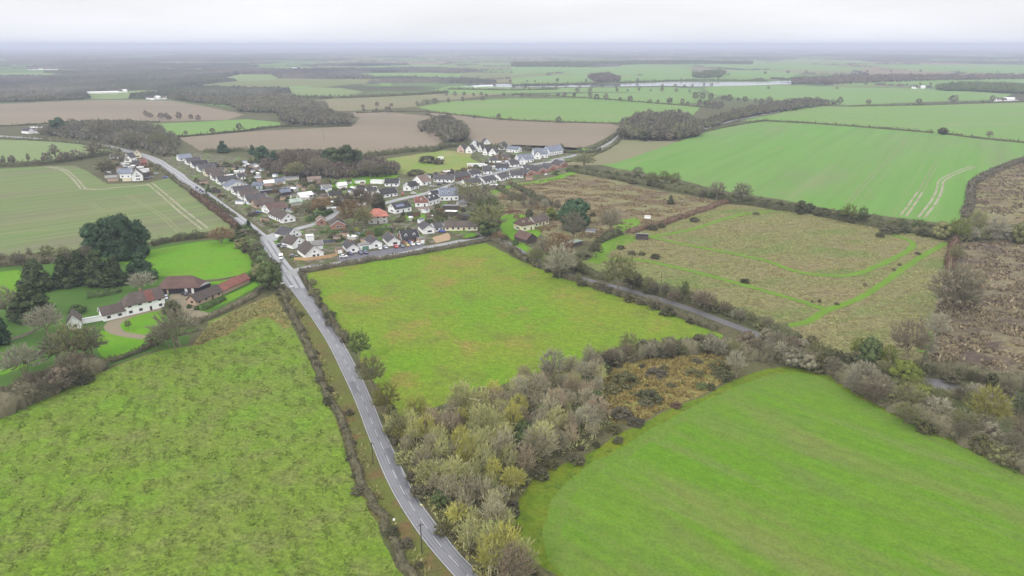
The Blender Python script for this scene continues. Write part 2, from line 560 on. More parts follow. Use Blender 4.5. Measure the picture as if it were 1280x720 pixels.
poly_sheet('bracken_field', [(590, 250), (620, 236), (645, 229), (715, 217), (745, 219), (815, 237), (905, 252), (870, 266), (825, 279), (785, 292), (740, 302), (690, 300), (650, 280), (610, 262)], 0.035, M_BRACKEN)
poly_sheet('scrub_field', [(1187, 303), (1184, 330), (1168, 390), (1155, 440), (1165, 452), (1200, 462), (1290, 470), (1380, 470), (1380, 296), (1290, 298)], 0.03, M_SCRUBFLOOR)
poly_sheet('scrub_field', [(1400, 180), (1290, 198), (1240, 214), (1216, 230), (1212, 262), (1230, 278), (1400, 285)], 0.03, M_BRACKEN)
poly_sheet('cereal_field', [(735, 203), (760, 188), (780, 176), (848, 177), (880, 166), (930, 153), (960, 151), (1060, 158), (1170, 166), (1290, 179), (1420, 188),
                            (1290, 192), (1240, 209), (1213, 225), (1209, 245), (1202, 272), (1188, 280), (1120, 272), (1040, 262), (980, 250), (900, 238), (840, 222), (780, 212)], 0.04, M_BIG)
poly_sheet('stubble_corner', [(700, 206), (735, 192), (778, 175), (848, 177), (822, 186), (770, 204), (740, 207)], 0.07, M_FARG[2])
poly_sheet('rust_clearing', [(740, 470), (768, 452), (800, 440), (850, 436), (905, 442), (918, 466), (885, 490), (838, 509), (795, 528), (770, 530), (758, 505), (748, 490)], 0.05, M_RUST)
t_ = [(735, 740), (712, 716), (698, 698), (690, 676), (693, 647), (704, 622), (734, 594), (788, 560), (848, 525), (904, 497), (955, 478), (993, 471), (1024, 477), (1066, 502), (1126, 532), (1196, 564), (1286, 604)]
path_strip('worn_field_margin', t_, [5, 4, 4, 3.5, 3, 3, 2.5, 3], 0.066, field_mat('thin_pale_crop', S(134, 160, 72), S(122, 162, 50), None, patch=9, fine=0.8, fine_amt=0.2, grain=(3, 0.1)), jit=1.0)
# left side
poly_sheet('drilled_field', [(-60, 216), (0, 211), (57, 208), (92, 207), (108, 213), (122, 223), (134, 230), (185, 229), (212, 222), (232, 238), (258, 260), (288, 281), (287, 286), (225, 294),
                             (190, 302), (107, 312), (0, 320), (-60, 322)], 0.04, M_LEFT)
poly_sheet('drilled_field', [(-60, 172), (0, 172), (55, 174), (110, 179), (148, 188), (120, 193), (70, 204), (0, 209), (-60, 212)], 0.04, M_FARG[1])
poly_sheet('ploughed_field', [(-60, 134), (0, 130), (70, 127), (130, 125), (215, 126), (245, 131), (305, 143), (285, 150), (200, 152), (120, 151), (0, 158), (-60, 160)], 0.06, M_PLOUGH)
poly_sheet('meadow', [(150, 157), (250, 152), (310, 149), (350, 153), (350, 158), (280, 166), (225, 169), (205, 165)], 0.06, M_BIG2)
poly_sheet('ploughed_field', [(222, 172), (320, 164), (440, 158), (450, 147), (430, 141), (470, 139), (560, 147), (548, 158), (553, 178), (535, 186), (480, 193), (440, 192), (390, 186), (300, 188), (250, 188)], 0.06, M_PLOUGH)
poly_sheet('ploughed_field', [(525, 140), (640, 150), (760, 154), (779, 159), (745, 179), (720, 188), (640, 184), (590, 176), (575, 162), (560, 149)], 0.06, M_PLOUGH)
poly_sheet('cereal_field', [(520, 134), (560, 127), (640, 123), (740, 123), (830, 130), (875, 134), (860, 152), (790, 155), (700, 151), (640, 149), (560, 142)], 0.08, M_BIG2)
poly_sheet('village_meadow', [(456, 203), (500, 196), (555, 188), (590, 190), (588, 197), (606, 207), (575, 212), (520, 219), (485, 216)], 0.06,
           field_mat('patchy_meadow', S(146, 182, 72), S(176, 176, 112), S(196, 178, 130), patch=40, fine=2, cfac=(0.55, 0.7), csize=30, fine_amt=0.08))
poly_sheet('paddock_strip', [(640, 181), (700, 183), (752, 188), (745, 191), (700, 190), (640, 186)], 0.06, M_LAWN)
poly_sheet('farm_grass', [(-60, 330), (0, 326), (100, 318), (150, 314), (190, 306), (245, 301), (300, 297), (312, 311), (320, 330), (338, 352), (250, 402), (236, 430), (180, 442), (130, 460), (60, 478), (0, 500), (-60, 520)], 0.025, M_LAWN2)
poly_sheet('paddock', [(150, 328), (190, 312), (245, 303), (300, 298), (311, 312), (319, 332), (300, 348), (270, 356), (240, 348), (190, 345)], 0.06, M_LAWN)
poly_sheet('front_lawn', [(144, 407), (150, 399), (165, 394), (185, 390), (208, 389), (209, 397), (205, 405), (192, 416), (180, 420), (160, 417)], 0.06, M_LAWN, jit=0.2, step=2, smooth=True)
poly_sheet('orchard_lawn', [(118, 420), (128, 413), (150, 417), (170, 424), (182, 424), (176, 433), (155, 445), (130, 452), (122, 438)], 0.05, M_LAWN)
poly_sheet('field_edge_lawn', [(250, 392), (275, 381), (300, 371), (316, 361), (322, 357), (320, 352), (300, 362), (276, 372), (258, 382)], 0.06, M_LAWN)
poly_sheet('west_paddock', [(-60, 345), (0, 340), (22, 338), (34, 345), (28, 362), (0, 372), (-60, 380)], 0.05, M_LAWN)
poly_sheet('west_paddock', [(-40, 470), (0, 462), (30, 455), (45, 452), (20, 462), (0, 470)], 0.05, M_LAWN)
# village plots
poly_sheet('village_plots', [(228, 223), (212, 206), (203, 197), (250, 191), (330, 200), (420, 222), (458, 222), (520, 221), (575, 213), (605, 204), (590, 186), (640, 187), (700, 191), (735, 192), (700, 204), (720, 214),
                             (640, 229), (605, 244), (590, 258), (612, 275), (622, 294), (560, 300), (500, 313), (440, 327), (392, 334), (372, 334), (350, 300), (300, 264), (262, 241)], 0.03, M_GARDEN)
poly_sheet('cottage_lawn', [(622, 270), (640, 268), (665, 270), (680, 284), (672, 296), (655, 306), (640, 300), (628, 292)], 0.06, M_LAWN)
poly_sheet('cottage_lawn', [(655, 306), (640, 302), (634, 310), (665, 323), (700, 330), (690, 322)], 0.06, M_LAWN)
poly_sheet('riding_lawn', [(765, 277), (795, 272), (802, 280), (785, 287), (775, 292), (792, 295), (795, 300), (762, 314), (757, 322), (750, 330), (735, 328), (744, 315), (752, 305), (770, 292)], 0.065, M_MOWN)
poly_sheet('garden_edge', [(660, 228), (690, 222), (718, 213), (716, 209), (726, 209), (728, 215), (700, 224), (670, 230), (640, 234), (618, 242), (610, 242), (630, 234)], 0.07, M_LAWN)
poly_sheet('back_lawn', [(410, 228), (470, 218), (500, 219), (490, 225), (430, 235), (405, 237)], 0.06, M_LAWN)
poly_sheet('back_lawn', [(505, 270), (520, 266), (535, 269), (528, 276), (512, 277)], 0.06, M_LAWN)
poly_sheet('back_lawn', [(445, 295), (460, 293), (462, 300), (450, 303)], 0.06, M_LAWN)
poly_sheet('front_garden_lawn', [(578, 296), (588, 291), (597, 292), (592, 297), (584, 299)], 0.065, M_LAWN, jit=0.1, step=1.5)
poly_sheet('front_garden_lawn', [(340, 300), (352, 293), (360, 291), (360, 298), (346, 305)], 0.065, M_LAWN, jit=0.1, step=1.5)
poly_sheet('gravel_drive', [(540, 297), (560, 291), (563, 296), (562, 300), (545, 304)], 0.066, plain('tan_gravel', S(214, 184, 148), 0.95, 0.1, 0.6), jit=0.1, step=1.5)
M_GRAVEL = plain('pale_gravel', S(176, 164, 138), 0.95, 0.14, 0.7, 0.1)
poly_sheet('farm_yard', [(205, 381), (215, 366), (235, 362), (248, 368), (240, 378), (248, 388), (262, 392), (300, 375), (318, 364), (334, 352), (338, 356), (320, 370), (290, 383), (256, 400), (240, 404), (225, 396), (212, 388)], 0.07, M_GRAVEL, jit=0.2, step=2)
path_strip('farm_drive', [(210, 384), (190, 387), (165, 393), (148, 400), (140, 408), (146, 415), (160, 419), (182, 422)], [6, 7, 7, 6, 4, 4], 0.085, M_GRAVEL)

# wheel tracks (pairs) across fields
def tracks(px, w, gap, z, mat):
    W = [G(*p) for p in px]
    C = densify(W, 5, False, 0.0, True)
    for s in (-1, 1):
        o, _ = path_strip('wheel_track', offset_line(C, s * gap / 2), w, z, mat, world=True, jit=0.25)


tracks([(58, 208), (78, 212), (92, 222), (104, 236)], 1.6, 3.0, 0.06, M_DIRT)
path_strip('wheel_track', [(104, 236), (125, 237), (150, 234), (186, 231)], 3.2, 0.065, M_DIRT, jit=0.4)
path_strip('wheel_track', [(206, 242), (221, 239)], 2.0, 0.065, M_DIRT2)
tracks([(187, 229), (205, 244), (228, 264), (256, 286)], 1.5, 4.0, 0.07, M_DIRT)
for pts in ([(0, 268), (60, 260), (120, 253)], [(0, 293), (110, 281), (170, 268)], [(0, 306), (108, 291)], [(112, 253), (128, 264)], [(160, 245), (200, 268), (225, 291)]):
    tracks(pts, 1.0, 2.4, 0.06, M_DIRT2)
tracks([(1129, 270), (1140, 255), (1150, 240)], 1.5, 3.4, 0.07, M_DIRT)
tracks([(1151, 240), (1160, 222), (1172, 202)], 1.0, 3.2, 0.07, M_DIRT2)
tracks([(1152, 272), (1167, 252), (1174, 238), (1178, 225), (1200, 214), (1217, 208)], 1.6, 3.6, 0.07, M_DIRT)
tracks([(1060, 254), (1085, 225), (1110, 200), (1135, 172)], 0.9, 3.2, 0.07, M_DIRT2)
tracks([(990, 246), (1020, 224), (1045, 205)], 0.8, 3.2, 0.07, M_DIRT2)
tracks([(770, 214), (805, 200), (850, 187)], 0.9, 3.4, 0.07, M_DIRT2)
# mown paths through the meadow
for pts in ([(805, 297), (850, 290), (880, 282), (905, 274), (930, 268), (965, 264)],
            [(812, 296), (852, 305), (910, 316), (960, 327), (997, 340), (1042, 345), (1072, 342), (1105, 329), (1132, 315), (1141, 307), (1137, 301), (1115, 293)],
            [(748, 326), (790, 324), (852, 336), (910, 351), (960, 365), (1005, 378), (1034, 388)],
            [(985, 407), (1010, 402), (1034, 388), (1072, 374), (1100, 357), (1122, 341), (1150, 322), (1182, 304)],
            [(1152, 440), (1160, 428), (1168, 415)]):
    path_strip('mown_path', pts, 3.6, 0.09 + 0.004 * len(pts), M_MOWN, jit=0.3)
path_strip('roadside_verge', [(368, 372), (385, 405), (408, 448), (426, 492), (440, 530), (452, 560), (465, 597), (484, 632), (506, 668), (534, 705), (560, 740)], 9, 0.026, M_VERGE)
path_strip('roadside_verge', [(384, 345), (392, 362), (408, 388), (430, 420)], 5, 0.026, M_MOWN)

# ------------------------------------------------------------------ roads
t = NT('worn_asphalt', 0.42, 0.5)
col = t.mix(t.rng(t.noise(7, 5), 0.35, 0.65), (0.085, 0.085, 0.095), (0.13, 0.13, 0.14))
col = t.scale(col, t.rng(t.noise(0.4, 6, None, 0.7), 0.25, 0.75, 0.8, 1.2))
t.L(t.rng(t.noise(5, 3), 0.35, 0.65, 0.3, 0.5), t.b.inputs['Roughness'])
M_ROAD = t.done(col)
t = NT('pale_worn_asphalt', 0.4, 0.55)
col = t.mix(t.rng(t.noise(9, 4), 0.35, 0.65), (0.19, 0.19, 0.195), (0.24, 0.24, 0.245))
col = t.scale(col, t.rng(t.noise(0.5, 6, None, 0.7), 0.25, 0.75, 0.85, 1.15))
M_ROAD2 = t.done(col)
M_LANE = plain('lane_asphalt', (0.095, 0.09, 0.092), 0.5, 0.2, 2.0, 0.4)
M_DARKTAR = plain('dark_tarmac', (0.075, 0.072, 0.085), 0.5, 0.18, 1.5, 0.4)
M_PAVE = plain('footway', (0.22, 0.22, 0.215), 0.7, 0.12, 1.2)
M_WHITE = plain('worn_road_paint', (0.40, 0.40, 0.39), 0.6, 0.25, 0.6)
M_TYRE = plain('tyre_darkened_asphalt', (0.08, 0.08, 0.09), 0.4, 0.15, 1.2, 0.5)

M_WEAR = plain('worn_wheel_lane_asphalt', (0.135, 0.135, 0.145), 0.38, 0.15, 1.2, 0.5)
ST = [(585, 740, 622, 740), (566, 719, 602, 719), (545, 695, 577, 695), (525, 670, 557, 670), (508, 645, 538, 645), (493, 620, 520, 620), (480, 594, 507, 594),
      (467, 562, 492, 562), (458, 540, 481, 540), (445, 505, 467, 505), (427, 465, 449, 465), (407, 425, 427, 425), (382, 387, 403, 387), (362, 360, 382, 360)]
LE = [G(a, b) for a, b, c, d_ in ST]; RE = [G(c, d_) for a, b, c, d_ in ST]
# carry on to behind the camera's foot
LE = [(LE[0][0] + 60, 30.0)] + LE; RE = [(RE[0][0] + 62, 26.0)] + RE
road, RL, RR = strip_sheet('road', LE, RE, 0.1, M_ROAD)
tag(road, 'two-lane country road winding from the foreground into the village', kind='structure')
ST2 = [(362, 360, 382, 360), (350, 344, 371, 341), (342, 330, 361, 330), (333, 318, 352, 317), (321, 300, 341, 301), (308, 288, 327, 289), (299, 281, 317, 281), (283, 270, 302, 270),
       (260, 252, 277, 252), (241, 237, 258, 238), (222, 224, 237, 225), (213, 217, 229, 217.5), (201, 209, 214, 208), (190, 201.5, 203, 200.5), (176, 195.5, 188, 194.5),
       (163, 191.5, 172, 190), (150, 188.8, 158, 186.7), (135, 184.8, 141, 182.6), (119, 182.2, 124, 180), (100, 179.5, 103, 177.5), (60, 175.8, 62, 174), (0, 171, 0, 169.4), (-60, 168, -60, 166.5)]
road2, VL, VR = strip_sheet('village_road', [G(a, b) for a, b, c, d_ in ST2], [G(c, d_) for a, b, c, d_ in ST2], 0.1, M_ROAD2)
tag(road2, 'pale road running straight through the village to the far fields', kind='structure')


def along(P, s0, s1):
    seg = np.linalg.norm(np.diff(P, axis=0), axis=1)
    cs = np.concatenate([[0], np.cumsum(seg)])
    n = max(2, int((s1 - s0) / 1.5) + 1)
    s = np.linspace(s0, s1, n)
    return np.stack([np.interp(s, cs, P[:, 0]), np.interp(s, cs, P[:, 1])], 1), cs[-1]


CL = (RL + RR) / 2
total = along(CL, 0, 1)[1]
s = 2.0
while s < total - 6:
    if s > 60:
        ln = 4.4 if s < total - 70 else 5.5
        seg, _ = along(CL, s, s + ln)
        path_strip('centre_line_dash', seg, 0.14, 0.108, M_WHITE, kind=None, world=True, parent=road, smooth=False)
        s += 7.6 if s < total - 70 else 9
    else:
        s += 7.6
for P, Q in ((RL, RR), (RR, RL)):
    E = P + (Q - P) * 0.035
    path_strip('edge_line', E, 0.12, 0.107, M_WHITE, kind=None, world=True, parent=road, smooth=False, step=5)
for f in (0.2, 0.36, 0.62, 0.78):
    E = RL + (RR - RL) * f
    path_strip('tyre_wear', E, 0.5, 0.1045, M_WEAR, kind=None, world=True, parent=road, smooth=False, step=6)
for f0, f1, g0, w0 in ((90, 104, .25, 1.2), (150, 171, .72, 1.5), (205, 214, .3, 1.8), (262, 290, .7, 1.4)):
    seg, _ = along(RL + (RR - RL) * g0, f0, f1)
    path_strip('tarmac_patch', seg, w0, 0.1052, M_TYRE, kind=None, world=True, parent=road, smooth=False)
for f in (0.27, 0.66):
    E = VL + (VR - VL) * f
    path_strip('tyre_wear', E[:300], 1.0, 0.106, M_TYRE, kind=None, world=True, parent=road2, smooth=False, step=6)
CV = (VL + VR) / 2
tv = along(CV, 0, 1)[1]
s = 2.0
while s < min(tv, 420) - 6:
    seg, _ = along(CV, s, s + 5)
    path_strip('centre_line_dash', seg, 0.12, 0.112, M_WHITE, kind=None, world=True, parent=road2, smooth=False)
    s += 10
path_strip('footway', VL - (VR - VL) * 0.02, 1.3, 0.2, M_PAVE, world=True, smooth=False, step=8)
path_strip('lane', [(600, 293), (615, 297), (632, 304), (650, 314), (668, 324), (690, 335), (712, 344), (740, 352), (782, 362), (820, 373), (852, 383), (890, 397), (927, 411), (980, 430), (1060, 455), (1110, 468), (1150, 478), (1180, 485),
                    (1212, 490), (1272, 497), (1340, 503)], [5.5, 5, 4.6, 4.6, 4.6, 4.8, 5.2, 5], 0.11, M_LANE)
path_strip('street', [(362, 344), (380, 336), (400, 333), (440, 326.5), (470, 321), (500, 316), (530, 310), (560, 304.5), (590, 298.5), (612, 297)], [10, 6, 5, 5, 5, 5, 5], 0.12, M_PAVE)
path_strip('parking_area', [(424, 325), (450, 320.5), (470, 317), (500, 312), (530, 306)], [9, 11, 11, 10, 7], 0.128, M_DARKTAR)
path_strip('side_street', [(333, 301), (343, 294), (358, 289), (380, 284), (400, 277.5), (415, 270), (422, 263)], [16, 8, 6, 5.5, 5.5, 5, 4.5], 0.12, M_ROAD2)
path_strip('upper_street', [(478, 255), (500, 249), (520, 245), (545, 238), (562, 232), (585, 225), (610, 219), (640, 211), (665, 206), (690, 202), (703, 199)], [6, 6, 6, 6], 0.12, M_ROAD2)
path_strip('lane', [(690, 200.5), (700, 198), (710, 196.3), (722, 193), (735, 189), (748, 185), (760, 179), (768, 172), (775, 166), (800, 163), (840, 166), (872, 164), (895, 156.5), (908, 153), (922, 149.5), (940, 146.5), (965, 141), (1000, 134)],
           [7, 7, 7, 7], 0.12, M_PAVE)
path_strip('parking_bay', [(1140, 474), (1160, 477), (1200, 482)], 6, 0.13, M_LANE)
# water: the long reservoir and ponds in the valley beyond
tw = NT('flood_water', 0.06, 0.6)
M_WATER = tw.done((0.06, 0.07, 0.075))
for pts in ([(575, 108.5), (600, 105), (680, 105.5), (760, 105.2), (850, 102.6), (925, 103), (980, 103.2), (1012, 103.2), (1012, 105.3), (960, 106), (930, 107.2), (870, 108.4), (830, 107.6), (720, 109), (640, 109.3)],
            [(960, 102.2), (1000, 101), (1040, 101.5), (1040, 103), (985, 104)]):
    tag(poly_sheet('lake', pts, 0.5, M_WATER, jit=1), 'pale reservoir water in the valley beyond the fields', kind='structure')
# ------------------------------------------------------------------ plants: shared meshes
def unit(a):
    return a / (np.linalg.norm(a, axis=-1, keepdims=True) + 1e-9)


def sliver_faces(p0, p1, w, r):
    """thin triangles from p0 (wide end) to p1"""
    d = unit(p1 - p0)
    a = unit(np.cross(d, r.normal(size=d.shape)))
    w = np.asarray(w).reshape(-1, 1)
    V = np.stack([p0 - a * w, p0 + a * w, p1], 1).reshape(-1, 3)
    F = np.arange(len(V)).reshape(-1, 3)
    return V, F


def prism(p0, p1, r0, r1, k=4):
    """tapered k-sided tubes for arrays of segments"""
    d = unit(p1 - p0)
    h = np.where(np.abs(d[:, 2:3]) > 0.9, np.array([[1.0, 0, 0]]), np.array([[0, 0, 1.0]]))
    u = unit(np.cross(d, h)); w = np.cross(d, u)
    n = len(p0)
    V = np.zeros((n, 2 * k, 3))
    for i in range(k):
        a = 2 * math.pi * i / k
        o = u * math.cos(a) + w * math.sin(a)
        V[:, i] = p0 + o * np.asarray(r0).reshape(-1, 1)
        V[:, k + i] = p1 + o * np.asarray(r1).reshape(-1, 1)
    F = []
    base = (np.arange(n) * 2 * k)[:, None]
    for i in range(k):
        j = (i + 1) % k
        F.append(base + np.array([[i, j, k + j, k + i]]))
    return V.reshape(-1, 3), np.concatenate(F)


def bare_tree_meshes(seed, h=10, w=8, limbs=8, branches=70, twigs=1500, base=0.25, up=0.5, tw=0.05, flat=1.0, stems=1, k=4, rad_=0.5):
    r = np.random.default_rng(seed)
    c = np.array([0, 0, h * (base + 1) / 2]); rad = np.array([w / 2, w / 2, h * (1 - base) / 2])
    P0, P1, A, B = [], [], [], []
    tips = []
    if stems > 1:
        roots = np.concatenate([r.normal(size=(stems, 2)) * 0.35 * stems ** 0.4, np.zeros((stems, 1))], 1)
    for s in range(stems):
        root = roots[s] if stems > 1 else np.zeros(3)
        lean = (r.normal(size=2) * (0.16 if stems > 1 else 0.03)) * h
        th = h * (0.62 if stems == 1 else 0.55)
        p = [root, root + np.array([lean[0] * 0.3, lean[1] * 0.3, th * 0.45]), root + np.array([lean[0], lean[1], th])]
        r0 = h * (0.024 if stems == 1 else 0.017)
        for i in range(2):
            P0.append(p[i]); P1.append(p[i + 1]); A.append(r0 * (1 - 0.35 * i)); B.append(r0 * (0.65 - 0.35 * i))
        nl = max(2, limbs // stems)
        for i in range(nl):
            f = (0.18 if stems == 1 else 0.3) + (0.82 if stems == 1 else 0.7) * (i + r.random()) / nl
            q = p[0] * (1 - f) ** 2 + 2 * p[1] * f * (1 - f) + p[2] * f * f
            az = 2.4 * i + r.random() * 0.8
            hd = np.array([math.cos(az), math.sin(az), 0])
            e = c + rad * unit(np.array([hd[0], hd[1], r.uniform(-0.1, 1.1) + up])) * r.uniform(0.55, 0.78)
            m = (q + e) / 2 + np.array([0, 0, -0.04 * h]) + r.normal(size=3) * 0.03 * h
            for a, b, s0, s1 in ((q, m, r0 * 0.5, r0 * 0.32), (m, e, r0 * 0.32, r0 * 0.14)):
                P0.append(a); P1.append(b); A.append(s0); B.append(s1)
            for tt in (0.3, 0.5, 0.7, 0.9, 1.0):
                tips.append(q * (1 - tt) + e * tt + np.array([0, 0, -0.03 * h * math.sin(tt * 3.1)]))
    tips = np.array(tips)
    V1, F1 = prism(np.array(P0), np.array(P1), np.array(A), np.array(B), k)
    # branches
    u = unit(r.normal(size=(branches, 3))); u[:, 2] = np.abs(u[:, 2]) * 1.2 - 0.35
    e = c + rad * unit(u) * r.uniform(0.6, 0.92, (branches, 1))
    dd = np.linalg.norm(e[:, None] - tips[None], axis=2) + np.maximum(0, tips[None, :, 2] - e[:, None, 2]) * 0.8
    s = tips[dd.argmin(1)]
    mid = (s + e) / 2 + r.normal(size=e.shape) * 0.03 * h
    rb = h * 0.0065
    V2, F2 = prism(np.concatenate([s, mid]), np.concatenate([mid, e]), np.r_[np.full(branches, rb), np.full(branches, rb * 0.65)],
                   np.r_[np.full(branches, rb * 0.65), np.full(branches, rb * 0.3)], 3)
    # twigs
    tt = np.linspace(0.15, 1, 7)[None, :, None]
    bp = np.concatenate([(s[:, None] * (1 - tt) + mid[:, None] * tt).reshape(-1, 3), (mid[:, None] * (1 - tt) + e[:, None] * tt).reshape(-1, 3)])
    u = unit(r.normal(size=(twigs, 3)))
    lump = np.array([mnoise.noise(Vector(x * 2.3) + Vector((seed, 0, 0))) for x in u])
    tip = c + rad * u * ((r.random((twigs, 1)) ** 0.38) * (1.0 + 0.6 * lump[:, None]))
    tip[:, 2] = np.maximum(tip[:, 2], h * base * 0.8)
    ix = np.concatenate([np.linalg.norm(tip[a:a + 400, None] - bp[None], axis=2).argmin(1) for a in range(0, twigs, 400)])
    st = bp[ix]
    dv = tip - st
    ln = np.linalg.norm(dv, axis=1)
    outw = unit(tip - np.array([0, 0, h * base * 0.5]))
    dirv = unit(unit(dv + 1e-6) * 0.45 + outw * rad_ + np.array([0, 0, up * 0.35]) + r.normal(size=dv.shape) * 0.16)
    L = np.clip(ln * 1.3, 0.09 * h, 0.2 * h) * r.uniform(0.7, 1.2, len(ln))
    tip = st + dirv * L[:, None]
    far = ln > 0.24 * h
    V3, F3 = sliver_faces(st[~far], tip[~far], np.full((~far).sum(), tw), r)
    n1, n2 = len(V2), len(V3)
    crownV = np.concatenate([V2, V3])
    tone = np.concatenate([np.full(n1, 0.35), np.repeat(np.clip(r.normal(0.55, 0.28, n2 // 3), 0, 1), 3)])
    return (V1, [F1], np.full(len(V1), 0.4)), (crownV, [F2, F3 + n1], tone)


def leafy_meshes(seed, h=10, w=7, clumps=40, leaves=2600, shape='round', base=0.12, leaf=0.35, core=0.78):
    """evergreen: leaf-sized faces over many lobes; shape round | cone | column"""
    r = np.random.default_rng(seed)
    zz = r.random(clumps)
    if shape == 'cone':
        zz = zz ** 1.25
        prof = (1 - zz) ** 0.75 * 0.95 + 0.05
    elif shape == 'column':
        prof = np.sqrt(np.clip(1 - (zz * 1.9 - 0.85) ** 2 * 0.9, 0.05, 1)) * np.where(zz > 0.5, 1, 1)
        prof = np.where(zz > 0.55, np.sqrt(np.clip(1 - ((zz - 0.55) / 0.47) ** 2, 0.03, 1)), 0.92)
    else:
        prof = np.sqrt(np.clip(1 - (zz * 2 - 1) ** 2, 0.08, 1))
    az = np.arange(clumps) * 2.399 + r.random(clumps)
    rr = prof * w / 2 * r.uniform(0.45, 0.88, clumps)
    cs = h * 0.115 if shape != 'round' else h * 0.16
    z = h * base + zz * (h * (1 - base) - cs)
    C = np.stack([rr * np.cos(az), rr * np.sin(az), z], 1)
    Rc = cs * r.uniform(0.7, 1.35, clumps) * (0.55 + 0.45 * prof)
    k = r.integers(0, clumps, leaves)
    u = unit(r.normal(size=(leaves, 3)))
    u[:, 2] = u[:, 2] * 0.9 + 0.12
    P = C[k] + u * Rc[k][:, None] * r.uniform(0.72, 1.12, (leaves, 1))
    a = unit(np.cross(u, r.normal(size=u.shape)))
    b = unit(np.cross(u, a) + u * r.uniform(-0.6, 0.6, (leaves, 1)))
    s = leaf * r.uniform(0.6, 1.4, (leaves, 1))
    V = np.stack([P - a * s * 0.5, P + a * s * 0.5, P + b * s * 1.1 + u * s * 0.35], 1).reshape(-1, 3)
    F = np.arange(len(V)).reshape(-1, 3)
    tone = np.repeat(np.clip(r.normal(0.4, 0.25, leaves) + 0.3 * (r.random(clumps)[k] - 0.5), 0, 1), 3)
    # denser inner leaf masses, as in a real evergreen
    ico = np.array([(0, 0, 1), (0.894, 0, 0.447), (0.276, 0.851, 0.447), (-0.724, 0.526, 0.447), (-0.724, -0.526, 0.447), (0.276, -0.851, 0.447),
                    (0.724, 0.526, -0.447), (-0.276, 0.851, -0.447), (-0.894, 0, -0.447), (-0.276, -0.851, -0.447), (0.724, -0.526, -0.447), (0, 0, -1)])
    fi = np.array([(0, 1, 2), (0, 2, 3), (0, 3, 4), (0, 4, 5), (0, 5, 1), (1, 6, 2), (2, 7, 3), (3, 8, 4), (4, 9, 5), (5, 10, 1), (6, 7, 2), (7, 8, 3),
                   (8, 9, 4), (9, 10, 5), (10, 6, 1), (11, 7, 6), (11, 8, 7), (11, 9, 8), (11, 10, 9), (11, 6, 10)])
    IV = (C[:, None] + ico[None] * Rc[:, None, None] * core).reshape(-1, 3)
    IF = (np.arange(clumps)[:, None, None] * 12 + fi[None]).reshape(-1, 3)
    n0 = len(V)
    V = np.concatenate([V, IV]); F = np.concatenate([F, IF + n0])
    tone = np.concatenate([tone, np.full(len(IV), 0.36)])
    V1, F1 = prism(np.array([[0, 0, 0.0]]), np.array([[0, 0, h * 0.7]]), np.array([h * 0.025]), np.array([h * 0.008]), 6)
    return (V1, [F1], np.full(len(V1), 0.4)), (V, [F], tone)


_tm = twig_mat


def twig_mat(name, c0, c1, obj_var=0.2, k=1.85):
    return _tm(name, tuple(v * k for v in c0), tuple(v * k for v in c1), obj_var)


M_BARK = twig_mat('grey_bark', S(128, 120, 98), S(150, 142, 118), 0.15)
M_BARKPALE = twig_mat('pale_bark', S(176, 172, 136), S(190, 186, 150), 0.12, k=2.6)
TW = {
    'grey': twig_mat('grey_brown_twigs', S(104, 100, 80), S(172, 166, 138), k=2.8),
    'olive': twig_mat('lichen_green_twigs', S(108, 110, 70), S(176, 176, 122), k=3.1),
    'mauve': twig_mat('mauve_brown_twigs', S(106, 96, 78), S(168, 152, 128), k=2.8),
    'rust': twig_mat('russet_twigs', S(124, 100, 72), S(182, 154, 114), k=1.6),
    'gold': twig_mat('golden_willow_twigs', S(120, 118, 58), S(180, 176, 98), k=3.1),
    'pale': twig_mat('pale_silver_twigs', S(138, 134, 112), S(196, 192, 168), k=1.7),
    'ivy': twig_mat('ivy_green_leaves', S(66, 80, 50), S(124, 138, 86)),
    'dark': twig_mat('dark_evergreen_leaves', S(36, 58, 40), S(82, 104, 72), k=2.3),
    'pine': twig_mat('pine_green_needles', S(46, 62, 40), S(108, 122, 78)),
    'hedge': twig_mat('hedge_twigs', S(72, 76, 54), S(124, 124, 88), k=1.55),
    'hedgeg': twig_mat('green_hedge_leaves', S(58, 76, 44), S(104, 124, 70)),
    'redhedge': twig_mat('red_brown_hedge_twigs', S(98, 78, 64), S(140, 118, 98), k=1.5),
    'bramble': twig_mat('bramble_leaves', S(84, 86, 56), S(140, 136, 92), k=1.6),
    'yellow': twig_mat('yellow_green_shrub_leaves', S(150, 160, 40), S(206, 208, 70)),
}


def proto(pair, trunk_mat, crown_mat, name):
    (V1, F1, t1), (V2, F2, t2) = pair
    return (np_mesh(name + '_trunk', V1, F1, (trunk_mat,), t1), np_mesh(name + '_crown', V2, F2, (crown_mat,), t2), pair)


TW['fargrey'] = twig_mat('far_bare_twigs', S(92, 90, 78), S(142, 136, 116), k=1.95)
TW['farolive'] = twig_mat('far_olive_twigs', S(88, 92, 70), S(136, 136, 104), k=1.95)
TW['farbrown'] = twig_mat('far_brown_twigs', S(94, 86, 78), S(140, 126, 112), k=1.95)
for a_, b_, c_ in (('grey', S(104, 100, 80), S(166, 160, 134)), ('mauve', S(106, 96, 78), S(162, 148, 126)), ('olive', S(108, 110, 70), S(166, 166, 116)), ('gold', S(120, 118, 58), S(172, 170, 96))):
    TW[a_ + '_open'] = twig_mat(a_ + '_twigs_in_the_open', b_, c_, k=1.75)
LIB = {}
for i in range(5):
    LIB['broad%d' % i] = proto(bare_tree_meshes(10 + i, 10, 9.5, 12, 110, 3200, 0.04, 0.35, 0.05, rad_=0.9), M_BARK, TW['grey'], 'broad')
for i in range(6):
    LIB['upright%d' % i] = proto(bare_tree_meshes(30 + i, 10, 7.0, 18, 120, 2500, 0.0, 1.3, 0.045, stems=6, rad_=1.2), M_BARK, TW['olive'], 'upright')
